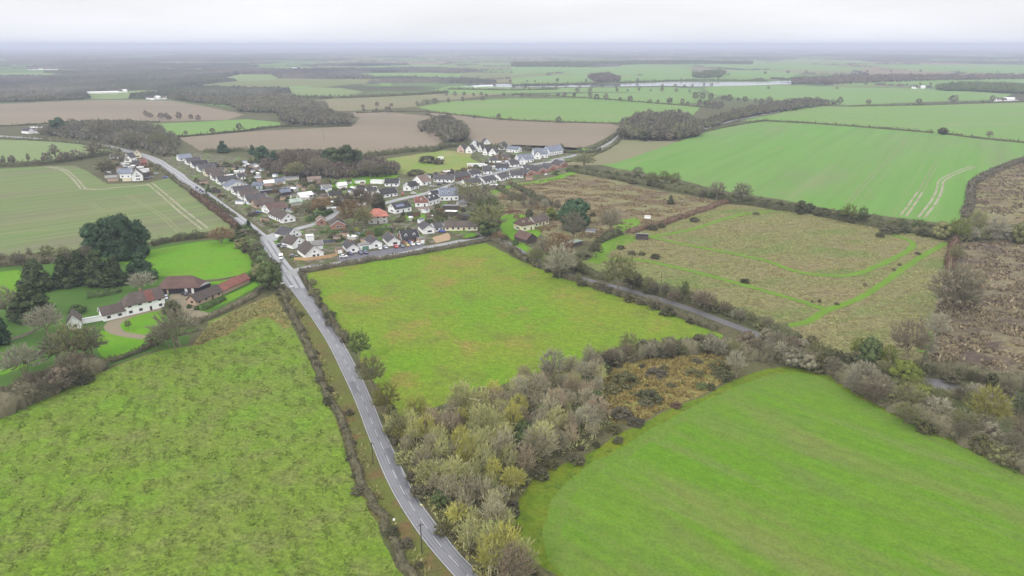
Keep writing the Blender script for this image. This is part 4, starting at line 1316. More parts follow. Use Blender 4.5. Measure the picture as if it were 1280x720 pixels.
# ------------------------------------------------------------------ near hedges, belts and the copse
TW['lime'] = twig_mat('yellow_green_ivy_leaves', S(108, 120, 54), S(160, 170, 86), k=1.5)
TW['scrub'] = twig_mat('grey_scrub_twigs', S(88, 86, 66), S(136, 130, 102), k=1.6)
TW['purple'] = twig_mat('purple_grey_twigs', S(82, 80, 66), S(128, 120, 100), k=1.6)
ORD = 'first second third fourth fifth sixth seventh eighth ninth tenth eleventh twelfth thirteenth fourteenth fifteenth sixteenth seventeenth eighteenth nineteenth twentieth'.split()

for px, h, w, mt, lab, dn in [
    ([(375, 341), (384, 356), (396, 375), (412, 398), (432, 426)], [1.6, 1.8, 2.0, 3.0], 2.6, 'scrub', 'narrow dark hedge between the main road and the centre pasture', 12),
    ([(347, 357), (364, 388), (382, 425), (402, 475), (418, 510), (436, 552), (450, 594), (472, 640), (498, 688), (528, 740)], [1.8, 1.2, 1.1, 0.9, 1.1, 0.7, 1.0, 0.8, 0.8], 3.0, 'scrub', 'straggly brown hedge between the main road and the tussocky pasture', 9),
    ([(374, 340), (400, 337), (445, 330), (500, 321), (560, 311.5), (600, 303), (614, 300), (625, 305), (640, 314)], [2.2, 2.4, 2.2, 2.2, 2.6], 3.0, 'purple', 'clipped dark hedge along the village end of the centre pasture', 12),
    ([(640, 314), (655, 325), (702, 345), (745, 360), (805, 379), (850, 396), (895, 414)], [3.4, 2.6, 2.4, 2.2, 3.2], 3.4, 'scrub', 'low hedge on the pasture side of the lane', 12),
    ([(705, 333), (728, 340), (748, 347), (765, 352)], [3.5, 4.0, 3.4], 4, 'hedge', 'thick clipped hedge across the lane from the pasture', 13),
    ([(790, 354), (820, 364), (850, 372), (880, 382), (915, 394), (955, 410), (1000, 428)], [4.0, 4.5, 3.5, 4.0, 5.0], 6, 'hedge', 'tall dark hedge between the lane and the scrub meadow', 11),
    ([(190, 307), (215, 302), (240, 298.5), (262, 297)], [4.0, 3.8, 3.8], 4, 'hedge', 'thick dark hedge between the paddock and the drilled field', 11),
    ([(304, 288), (312, 300), (319, 313), (327, 328), (336, 342), (344, 355)], [4.5, 5.0, 4.5, 5.5, 5], 9, 'ivy', 'tall ivy-green hedge between the paddock and the junction', 10),
    ([(241, 241), (256, 253), (272, 265), (290, 280), (298, 286)], [2.6, 2.8, 2.8], 4.5, 'redhedge', 'red-brown beech hedge between the drilled field and the village road', 12),
    ([(196, 207), (212, 220), (226, 231), (240, 240)], [1.6, 2.2, 2.6], 3, 'scrub', 'low dark hedge on the field side of the far village road', 9),
    ([(-20, 334), (20, 331), (60, 328), (105, 322)], [4, 5, 4.5], 6, 'scrub', 'ragged hedge at the foot of the drilled field on the left', 9),
    ([(-20, 522), (20, 505), (55, 490), (90, 473), (122, 458)], [6, 5.5, 5.5, 4.5], 13, 'scrub', 'broad overgrown hedge above the tussocky pasture', 10),
    ([(122, 459), (150, 449), (178, 438), (196, 430)], [2.2, 1.4, 2.2], 2.6, 'hedge', 'low hedge below the orchard lawn', 13),
    ([(240, 408), (262, 398), (292, 384), (318, 369), (336, 356)], [2.4, 1.6, 1.6, 2.0], 3, 'scrub', 'low hedge between the farm drive and the rough corner', 12),
    ([(252, 388), (262, 384), (281, 375)], [1.8, 1.8], 2, 'hedgeg', 'clipped green hedge along the brick stable wall', 15),
    ([(110, 372), (135, 368), (152, 364)], [2.5, 2.2], 4, 'hedgeg', 'dark clipped hedge at the back of the farmhouse lawn', 12),
    ([(898, 438), (930, 441), (975, 447), (1025, 455), (1065, 474), (1105, 497), (1150, 522), (1200, 543), (1250, 566), (1300, 590)], [5, 4.6, 4.4, 5, 4, 4.6, 5, 4.6], 14, 'scrub', 'wide overgrown belt between the lane and the bright cereal field', 12),
    ([(740, 456), (780, 450), (820, 442), (860, 438), (898, 436)], [4.5, 5.5, 5, 5], 8, 'scrub', 'dense bramble belt along the lower edge of the centre pasture', 12),
    ([(712, 213), (730, 217), (770, 224), (810, 231), (850, 239), (890, 247), (915, 252)], [4, 4.5, 4.5, 5, 4.5], 8, 'hedge', 'dark hawthorn belt between the brown field and the big green field', 10),
    ([(915, 253), (945, 257), (975, 262), (1012, 266)], [4.5, 4.5, 4.8], 7, 'hedge', 'dark hawthorn belt above the scrub meadow', 10),
    ([(1018, 267), (1045, 273), (1085, 281), (1130, 288), (1180, 297), (1215, 299)], [4, 4.5, 5.5, 5.5, 6], 9, 'hedge', 'dark hedge at the foot of the big green field', 10),
    ([(913, 251), (890, 259), (860, 270), (828, 281), (800, 288), (784, 292)], [2.6, 2.6, 2.8], 5, 'redhedge', 'straight russet hedge between the two rough fields', 10),
    ([(1300, 194), (1255, 210), (1220, 227), (1214, 240), (1212, 255), (1206, 272)], [3.5, 3.2, 3.2], 6, 'purple', 'mauve hedge curving round the corner of the big green field', 10),
    ([(1193, 304), (1190, 320), (1186, 338)], [4, 3.4, 3.2], 5, 'redhedge', 'short russet hedge at the corner of the scrub meadow', 10),
    ([(1150, 462), (1185, 466), (1225, 474), (1262, 482), (1300, 490)], [3.5, 4.5, 4.5, 4.0], 7, 'scrub', 'dark bramble hedge above the pale lane', 10),
    ([(1185, 493), (1230, 503), (1290, 514)], [2.5, 2.5, 3], 6, 'scrub', 'low scrub on the near side of the pale lane', 9),
    ([(748, 303), (760, 298), (776, 292)], [3, 3.4], 6, 'hedge', 'short thick hedge beside the grassy riding strip', 11),
    ([(640, 232), (655, 240), (672, 250), (690, 258)], [3.0, 3.5], 5, 'hedge', 'dark hedge behind the cream cottage', 10),
    ([(348, 303), (357, 296), (362, 291)], [1.8, 1.8], 2.4, 'hedgeg', 'clipped front garden hedge at the side street corner', 14),
    ([(384, 277), (398, 272), (414, 266)], [3.5, 3.5], 4, 'hedgeg', 'dark clipped hedge along the side street', 12),
    ([(438, 300), (452, 296), (462, 294)], [3, 3.4], 3.5, 'hedgeg', 'dark clipped hedge behind the first gabled bungalow', 12),
    ([(462, 296), (474, 294), (488, 291)], [4.5, 4.5], 5, 'hedgeg', 'tall evergreen hedge below the red-roofed house', 12),
    ([(328, 276), (335, 282), (350, 285)], [1.4, 1.4], 1.8, 'hedge', 'low front hedge before the large white bungalow', 14),
    ([(572, 299), (585, 299), (600, 296)], [1.2, 1.2], 1.6, 'hedge', 'low front hedge before the long cream bungalow', 14),
    ([(255, 244), (268, 253), (282, 263), (296, 272)], [1.5, 1.6], 2.5, 'hedge', 'front garden hedge opposite the red-brown beech hedge', 12),
    ([(622, 236), (640, 245), (652, 252)], [3.0, 3.2], 5, 'hedge', 'scrubby hedge at the left of the brown field', 10),
]:
    hedge('hedge', px, h, w, mt, lab, dens=dn, lumps=0.38)

# copse beside the road bend
COPSE = [(500, 540), (530, 528), (560, 518), (600, 500), (640, 482), (690, 468), (730, 458), (755, 466), (752, 500), (770, 530), (735, 556), (690, 574), (655, 600), (638, 632), (636, 668), (655, 705), (668, 760), (625, 755), (596, 708), (570, 672), (545, 640), (524, 608), (508, 575)]
P = scatter(COPSE, 4.7, 5)
print('copse', len(P))
P = P[np.argsort(np.hypot(P[:, 0], P[:, 1]))][:285]
rsx = np.random.default_rng(11)


def to_px(x, y, z=0.0):
    dy, dz = y, z - CAM_H
    f = dy * CP_ - dz * SP_
    return 640 + FPX * x / f, 360 - FPX * (dy * SP_ + dz * CP_) / f


SP_, CP_ = math.sin(PITCH), math.cos(PITCH)
for x, y in P:
    px, py = to_px(x, y)
    r_ = rsx.random()
    side = 'at its road edge' if px < 500 + (py - 530) * 0.75 + 35 else ('by the green cereal field' if px > 640 and py > 540 else ('by the pasture' if py < 505 else 'in its middle'))
    if py > 560 and px < 640:
        mt = 'olive' if r_ < 0.45 else ('gold' if r_ < 0.68 else 'grey')
    elif px > 650:
        mt = 'grey' if r_ < 0.4 else ('mauve' if r_ < 0.58 else ('pale' if r_ < 0.72 else 'olive'))
    else:
        mt = 'olive' if r_ < 0.35 else ('grey' if r_ < 0.66 else ('gold' if r_ < 0.82 else 'mauve'))
    kd = 'upright' if rsx.random() < 0.68 else ('broad' if rsx.random() < 0.5 else 'low')
    if rsx.random() < 0.05: mt, kd = 'ivy', 'holm'
    col_ = {'olive': 'olive-green', 'gold': 'golden-green', 'grey': 'grey-brown', 'mauve': 'mauve-brown', 'pale': 'pale silvery', 'ivy': 'ivy-clad dark'}[mt]
    h = {'upright': 9.4, 'broad': 7.8, 'low': 5.4, 'holm': 5.5}[kd] * rsx.uniform(0.6, 1.25)
    if py < 500: h *= 0.8
    lab = '%s %s tree in the roadside copse, %s' % (col_, {'upright': 'upright bare', 'broad': 'spreading bare', 'low': 'low bushy', 'holm': 'dense'}[kd], side)
    pt = rsx.random() < 0.4
    place_tree(kd, x, y, h, None, mt, 'copse_tree', lab, 'tree', lab.replace(' tree in', ' trees in'), trunk=M_BARKPALE if pt or mt in ('olive', 'pale') else None)
# brambles under and around the copse
UG = scatter(COPSE, 4.2, 8)
vs = []
me_l = []
V_, F_, T_ = [], [], []
nb = 0
rb = np.random.default_rng(3)
m = len(UG) * 80
k = rb.integers(0, len(UG), m)
u = unit(rb.normal(size=(m, 3))); u[:, 2] = np.abs(u[:, 2])
C0 = np.concatenate([UG[k], np.zeros((m, 1))], 1) + u * np.array([2.8, 2.8, 2.6]) * (rb.uniform(0.3, 1.1, (m, 1)))
u = u + np.array([0, 0, 0.9])
a = unit(np.cross(u, rb.normal(size=u.shape)))
dd = unit(u + rb.normal(size=u.shape) * 0.6)
ss = rb.uniform(0.25, 0.6, (m, 1))
V = np.stack([C0 - a * ss * 0.4, C0 + a * ss * 0.4, C0 + dd * ss * 1.4], 1).reshape(-1, 3)
V[:, 2] = np.maximum(V[:, 2], 0.03)
me = np_mesh('bramble_undergrowth', V, np.arange(len(V)).reshape(-1, 3), (TW['olive'],), np.repeat(np.clip(rb.normal(0.4, 0.3, m), 0, 1), 3))
tag(link('bramble_undergrowth', me), 'brambles and dead stems under the roadside copse', None, None, 'stuff')


def bush(px, base, w_px, hr, mat, label, group=None, name='bush'):
    x, y = G(px, base)
    w = w_px * 0.85 / px_per_m(base)
    return place_tree('bush', x, y, w * hr, w, mat, name, label, 'bush', group)


for px, base, w, hr, mt, lab in [
    (868, 277, 15, .45, 'purple', 'round dark bush in the rough strip below the russet hedge'), (815, 287, 17, .5, 'scrub', 'larger dark bush at the end of the russet hedge'),
    (826, 284, 14, .55, 'hedge', 'dark bush behind the grassy riding strip'), (776, 311, 12, .5, 'scrub', 'low grey bush at the bend of the riding strip'),
    (790, 318, 13, .5, 'scrub', 'second low bush along the meadow edge from the riding strip'), (802, 319, 10, .6, 'hedge', 'small dark bush in the row by the meadow'),
    (819, 323, 15, .5, 'scrub', 'end bush of the row in the near corner of the meadow'), (729, 322, 25, .25, 'hedge', 'flat oval mound of dark shrubs on the mown strip'),
    (931, 353, 15, .4, 'hedge', 'dark bramble clump beside the lower mown path'), (1111, 291, 26, .5, 'scrub', 'grey bush at the foot of the dark hedge'),
    (741, 270, 11, .5, 'hedge', 'dark bush right of the big cypress'), (1147, 318, 8, .5, 'scrub', 'small grey bush beside the curved mown path'),
    (1117, 338, 6, .6, 'mauve', 'thin grey bush inside the bend of the mown path'), (1124, 332, 5, .8, 'scrub', 'upright little bush inside the bend of the mown path'),
    (1081, 358, 6, 1.0, 'mauve', 'small mauve sapling in the meadow'), (1046, 381, 7, .6, 'purple', 'dark clump at the fork of the mown paths'),
    (1015, 378, 4, 1.0, 'scrub', 'thin sapling left of the path fork'), (1024, 378, 5, 1.1, 'scrub', 'pale sapling beside the path fork'),
    (945, 268, 10, .4, 'scrub', 'flat bush near the top of the meadow'), (820, 470, 30, .38, 'purple', 'dark bramble mound in the rusty clearing'),
    (838, 484, 16, .4, 'purple', 'small bramble mound in the middle of the rusty clearing'), (868, 470, 26, .4, 'bramble', 'rusty bramble mound in the clearing'),
    (782, 479, 40, .42, 'bramble', 'pale bramble bank left of the rusty clearing'), (765, 490, 30, .42, 'bramble', 'lower bramble bank left of the rusty clearing'),
    (810, 500, 38, .38, 'hedge', 'green bramble mound below the rusty clearing'), (775, 520, 34, .4, 'purple', 'dark bramble mound at the field corner of the clearing'),
    (795, 530, 24, .4, 'purple', 'bramble mound touching the cereal field'), (889, 486, 14, .7, 'hedge', 'round green bush on the edge of the cereal field'),
    (905, 474, 26, .6, 'hedge', 'dense bush beside the clearing and the cereal field'), (898, 462, 30, .5, 'bramble', 'wide bush at the right end of the clearing'),
    (845, 508, 18, .3, 'redhedge', 'low russet bramble mound on the clearing edge'), (750, 462, 30, .5, 'ivy', 'dark ivy thicket above the clearing'),
    (735, 482, 36, .38, 'hedgeg', 'dark green thicket left of the clearing'), (316, 350, 15, .8, 'hedgeg', 'round dark bush at the end of the red stable roof'),
    (97, 391, 26, .5, 'hedgeg', 'dark rounded shrub beside the small white outbuilding'), (246, 387, 8, .7, 'hedgeg', 'dark shrub at the brick stable gable'),
    (237, 385, 8, .8, 'hedgeg', 'dark shrub left of the brick stable gable'), (1100, 296, 14, .5, 'hedge', 'rounded hedge bush under the big green field'),
    (697, 275, 9, 1.0, 'hedgeg', 'small evergreen beside the big cypress'), (644, 306, 10, .8, 'hedgeg', 'trimmed bush at the corner of the cottage barn'),
    (631, 299, 12, .6, 'hedge', 'clipped bush in the cottage garden'), (446, 289, 7, .7, 'yellow', 'bright yellow shrub below the large russet tree'),
    (490, 285, 6, .6, 'yellow', 'bright yellow shrub right of the red-roofed house'), (345, 278, 6, .5, 'yellow', 'yellow shrub in front of the large white bungalow'),
    (260, 240, 8, .8, 'hedgeg', 'rounded green bush by the village road'), (520, 219, 26, .35, 'hedge', 'dark shrub mass beside the village meadow'),
    (535, 203, 26, .42, 'hedge', 'dark thicket in the village meadow'), (548, 205, 18, .5, 'scrub', 'scrubby right end of the meadow thicket')]:
    bush(px, base, w, hr, mt, lab)
PATHPX = [[(805, 297), (850, 290), (880, 282), (905, 274), (930, 268), (965, 264)], [(812, 296), (852, 305), (910, 316), (960, 327), (997, 340), (1042, 345), (1072, 342), (1105, 329), (1132, 315), (1141, 307), (1137, 301), (1115, 293)],
          [(748, 326), (790, 324), (852, 336), (910, 351), (960, 365), (1005, 378), (1034, 388)], [(985, 407), (1010, 402), (1034, 388), (1072, 374), (1100, 357), (1122, 341), (1150, 322), (1182, 304)]]


def clear_of_paths(X, Y):
    ok = np.ones(len(X), bool)
    for pp in PATHPX:
        C = densify([G(*p) for p in pp], 3.0, False, 0, True)
        for a_ in range(0, len(X), 4000):
            d2 = (X[a_:a_ + 4000, None] - C[None, :, 0]) ** 2 + (Y[a_:a_ + 4000, None] - C[None, :, 1]) ** 2
            ok[a_:a_ + 4000] &= d2.min(1) > 2.6 ** 2
    return ok


# rough growth standing up from the unmown ground, too fine to count
def tufts(name, poly, n, hr, wr, mat, label, seed, clump=14.0, thr=-0.2, blades=3, grainline=None):
    W = [G(*p) for p in poly]
    r = np.random.default_rng(seed)
    xs = [p[0] for p in W]; ys = [p[1] for p in W]
    X = r.uniform(min(xs), max(xs), n * 3); Y = r.uniform(min(ys), max(ys), n * 3)
    ok = poly_test(W, X, Y); X, Y = X[ok], Y[ok]
    if grainline:
        an_ = STR(*grainline); ca, sa = math.cos(an_), math.sin(an_)
        XX, YY = X * ca - Y * sa, (X * sa + Y * ca) / 2.6
    else:
        XX, YY = X, Y * 1.3
    nz_ = np.array([mnoise.noise((x / clump, y / clump, seed)) + 0.5 * mnoise.noise((x / clump * 3, y / clump * 3, seed)) for x, y in zip(XX, YY)])
    ok = nz_ > thr
    if name == 'rough_grass': ok &= clear_of_paths(X, Y)
    X, Y, nz_ = X[ok][:n], Y[ok][:n], nz_[ok][:n]
    m = len(X)
    Vs = []
    tn = []
    for b in range(blades):
        an = r.uniform(0, 6.28, m)
        u = np.stack([np.cos(an), np.sin(an), np.zeros(m)], 1)
        w = r.uniform(*wr, m)[:, None]; h = r.uniform(*hr, m) * (1 + 0.7 * np.clip(nz_, -0.5, 1))
        c = np.stack([X, Y, np.full(m, 0.02)], 1) + np.stack([r.normal(size=m), r.normal(size=m), np.zeros(m)], 1) * 0.25
        top = c + np.stack([r.normal(size=m) * 0.4, r.normal(size=m) * 0.4, np.ones(m)], 1) * h[:, None]
        Vs.append(np.stack([c - u * w, c + u * w, top], 1))
        tn.append(np.clip(r.normal(0.45, 0.3, m) + 0.3 * nz_, -0.2, 1.3))
    V = np.concatenate(Vs).reshape(-1, 3)
    me = np_mesh(name, V, np.arange(len(V)).reshape(-1, 3), (TW[mat],), np.repeat(np.concatenate(tn), 3))
    return tag(link(name, me), label, None, None, 'stuff')


TW['bracken'] = twig_mat('dead_bracken_fronds', S(112, 96, 74), S(176, 158, 120))
TW['drygrass'] = twig_mat('dry_grass_blades', S(132, 134, 82), S(190, 184, 126))
TW['darkbr'] = twig_mat('dark_bramble_mat', S(94, 82, 70), S(166, 152, 122))
TW['tussock'] = twig_mat('coarse_tussock_blades', S(102, 116, 60), S(140, 156, 76))
TW['rusty'] = twig_mat('rusty_fern_fronds', S(138, 122, 74), S(192, 176, 112))
MEADOW = [(745, 338), (765, 305), (785, 292), (905, 257), (940, 259), (1010, 269), (1100, 284), (1180, 304), (1176, 330), (1164, 390), (1150, 444), (1080, 446), (1000, 420), (930, 398), (860, 374), (800, 350)]
tufts('rough_grass', MEADOW, 19000, (0.15, 0.4), (0.2, 0.5), 'drygrass', 'dry unmown grass over the rough meadow', 61, 20, -0.35, 2)
tufts('bracken', [(640, 232), (715, 219), (815, 238), (900, 252), (825, 278), (740, 300), (690, 298), (610, 258)], 11000, (0.3, 0.8), (0.4, 1.0), 'bracken', 'brown bracken over the field behind the cottage', 62, 14, 0.08, 2)
tufts('bracken', [(1192, 306), (1290, 300), (1290, 468), (1165, 450), (1170, 390), (1188, 330)], 16000, (0.3, 1.2), (0.4, 1.2), 'darkbr', 'dark brambles and bracken on the right-hand scrub field', 63, 11, 0.0, 2)
tufts('bracken', [(1295, 198), (1240, 216), (1218, 232), (1214, 262), (1295, 278)], 5000, (0.4, 1.2), (0.6, 1.5), 'darkbr', 'brown scrub beyond the mauve hedge', 64, 16, -0.05, 2)
tufts('bracken', [(748, 470), (770, 455), (800, 444), (850, 440), (905, 446), (915, 466), (885, 488), (838, 508), (795, 528), (765, 528), (752, 500)], 9000, (0.3, 0.9), (0.2, 0.55), 'rusty', 'rusty bracken and dead grass in the clearing', 65, 6, -0.05, 2)
tufts('grass_tussocks', [(0, 522), (82, 485), (175, 448), (255, 432), (330, 400), (352, 390), (392, 465), (426, 548), (462, 642), (520, 745), (-60, 745)], 30000, (0.08, 0.24), (0.12, 0.30), 'tussock', 'coarse tussocks over the near pasture', 66, 2.6, 0.18, 2, grainline=((430, 700), (330, 400)))
tufts('dead_grass', [(245, 430), (262, 406), (300, 388), (343, 369), (352, 386), (364, 405), (335, 396), (300, 404), (268, 424)], 4000, (0.3, 0.7), (0.25, 0.6), 'drygrass', 'dead grass in the rough corner of the pasture', 67, 8, -0.2, 2)
tufts('dead_grass', [(346, 360), (362, 386), (384, 425), (402, 468), (420, 512), (438, 552), (456, 600), (480, 645), (508, 690), (540, 735), (556, 735), (528, 700), (498, 660), (474, 615), (458, 570), (444, 530), (424, 490), (404, 446), (382, 402), (364, 366)], 7000, (0.3, 0.9), (0.15, 0.4), 'drygrass', 'dead grass and stems on the left verge of the main road', 68, 6, -0.1, 2)
tufts('dead_grass', [(478, 520), (500, 560), (520, 605), (548, 650), (578, 695), (608, 735), (622, 735), (590, 690), (560, 645), (532, 600), (512, 560), (492, 525)], 5000, (0.4, 1.3), (0.15, 0.4), 'drygrass', 'dead grass and stems between the main road and the copse', 69, 6, -0.2, 2)

# belts: single trees standing in the hedges
def belt_trees(line, n, hrange, kinds, mats, label, spread=4, name='belt_tree'):
    C = densify([G(*p) for p in line], 2.0, False)
    words = ['tall', 'small', 'leaning', 'thin', 'rounded']
    idx_ = np.linspace(1, len(C) - 2, n).astype(int)
    for i, j in enumerate(idx_):
        x, y = C[j]
        kd = kinds[int(rng.integers(len(kinds)))]; mt = mats[int(rng.integers(len(mats)))]
        h = rng.uniform(*hrange)
        nm = {'olive': 'olive-green', 'gold': 'golden-green', 'grey': 'grey bare', 'mauve': 'mauve bare', 'pale': 'pale bare', 'ivy': 'ivy-clad', 'hedge': 'dark', 'bramble': 'rough', 'scrub': 'grey scrubby', 'rust': 'russet', 'lime': 'yellow-green', 'dark': 'dark evergreen', 'purple': 'purple-grey', 'pine': 'dark pine'}[mt]
        place_tree(kd, x + rng.normal() * spread * 0.5, y + rng.normal() * spread * 0.5, h, None, mt, name,
                   '%s tree, %s from the left in the %s' % (nm, ORD[i] if i < 20 else 'last', label), 'tree', 'trees in the ' + label)


belt_trees([(908, 442), (975, 449), (1040, 466), (1085, 490), (1150, 524), (1220, 552), (1290, 586)], 20, (5.5, 8.5), ['broad', 'low', 'low', 'holm'], ['grey', 'olive', 'grey', 'pale', 'scrub', 'mauve'], 'overgrown belt above the cereal field', 8)
belt_trees([(906, 440), (970, 447), (1045, 468), (1100, 496), (1165, 528), (1235, 556), (1290, 584)], 20, (5.5, 9), ['upright', 'broad', 'broad', 'upright'], ['grey', 'pale', 'olive', 'grey', 'mauve'], 'feathery row over the belt', 7)
belt_trees([(935, 424), (1000, 436), (1060, 456), (1110, 474), (1180, 502), (1260, 530)], 16, (4.5, 7), ['low', 'holm', 'broad'], ['hedge', 'grey', 'olive', 'scrub'], 'lane side of the belt', 6)
belt_trees([(748, 460), (800, 447), (850, 440), (890, 438)], 9, (4.0, 6.5), ['holm', 'low', 'broad'], ['hedge', 'grey', 'olive', 'scrub'], 'bramble belt below the pasture', 5)
belt_trees([(720, 214), (770, 223), (810, 230), (850, 238), (895, 248)], 14, (5, 8), ['holm', 'holm', 'broad'], ['hedge', 'olive', 'ivy'], 'hawthorn belt behind the brown field', 4)
belt_trees([(920, 253), (960, 259), (1008, 265)], 7, (5, 7), ['holm', 'low'], ['hedge', 'scrub'], 'hawthorn belt above the meadow', 4)
belt_trees([(1025, 270), (1080, 280), (1140, 290), (1205, 299)], 14, (5, 8), ['holm', 'low', 'broad'], ['hedge', 'ivy', 'olive'], 'hedge under the big green field', 5)
belt_trees([(1210, 300), (1240, 300), (1275, 302), (1310, 305)], 8, (6, 10), ['broad', 'holm', 'low'], ['olive', 'grey', 'pale', 'ivy'], 'tree belt at the right edge', 6)
belt_trees([(0, 512), (40, 492), (80, 474), (118, 455)], 12, (5, 8.5), ['low', 'broad', 'holm'], ['grey', 'mauve', 'scrub'], 'overgrown hedge above the tussocky pasture', 7)
belt_trees([(306, 292), (316, 308), (326, 328), (340, 348)], 8, (5.5, 8), ['holm', 'low', 'broad'], ['ivy', 'olive', 'grey', 'hedge'], 'ivy-green hedge by the junction', 4)
belt_trees([(0, 332), (35, 330), (70, 327), (100, 322)], 6, (6, 9), ['broad', 'tall'], ['grey', 'olive'], 'ragged hedge below the drilled field', 4)
belt_trees([(0, 208), (40, 206), (70, 204), (100, 200), (118, 197)], 8, (7, 12), ['broad', 'tall'], ['grey', 'mauve'], 'tall hedge between the drilled fields', 5)
belt_trees([(640, 255), (660, 262), (700, 266), (730, 262)], 8, (6, 10), ['broad', 'upright'], ['mauve', 'grey', 'pale'], 'thicket behind the cream cottage', 8)
belt_trees([(660, 322), (690, 333), (712, 342)], 5, (5, 8), ['broad', 'low'], ['grey', 'olive'], 'hedge in front of the cottage', 3)
belt_trees([(1155, 470), (1200, 474), (1260, 486)], 6, (3, 5), ['low', 'holm'], ['scrub', 'mauve', 'hedge'], 'bramble hedge above the pale lane', 4)
belt_trees([(452, 222), (420, 222), (380, 220), (350, 214)], 9, (6, 9), ['broad', 'upright'], ['grey', 'mauve', 'olive'], 'near edge of the village copse', 8)
belt_trees([(45, 172), (80, 168), (130, 166), (170, 166)], 10, (9, 14), ['broad', 'tall'], ['grey', 'mauve'], 'loose line beyond the far road', 12)
belt_trees([(355, 155), (385, 152), (420, 150), (436, 153)], 8, (11, 15), ['broad'], ['grey'], 'wood tip by the ploughed field', 8)
belt_trees([(780, 174), (810, 176), (845, 175), (872, 170)], 11, (10, 15), ['broad', 'holm'], ['grey', 'mauve', 'hedge', 'olive'], 'near edge of the roadside wood', 8)
belt_trees([(888, 161), (915, 151), (950, 143), (990, 135), (1030, 130)], 11, (9, 13), ['broad'], ['grey', 'olive'], 'belt along the far lane', 8)
belt_trees([(540, 168), (552, 176), (570, 178), (584, 172)], 7, (10, 14), ['broad'], ['grey'], 'clump of oaks between the ploughed fields', 6)

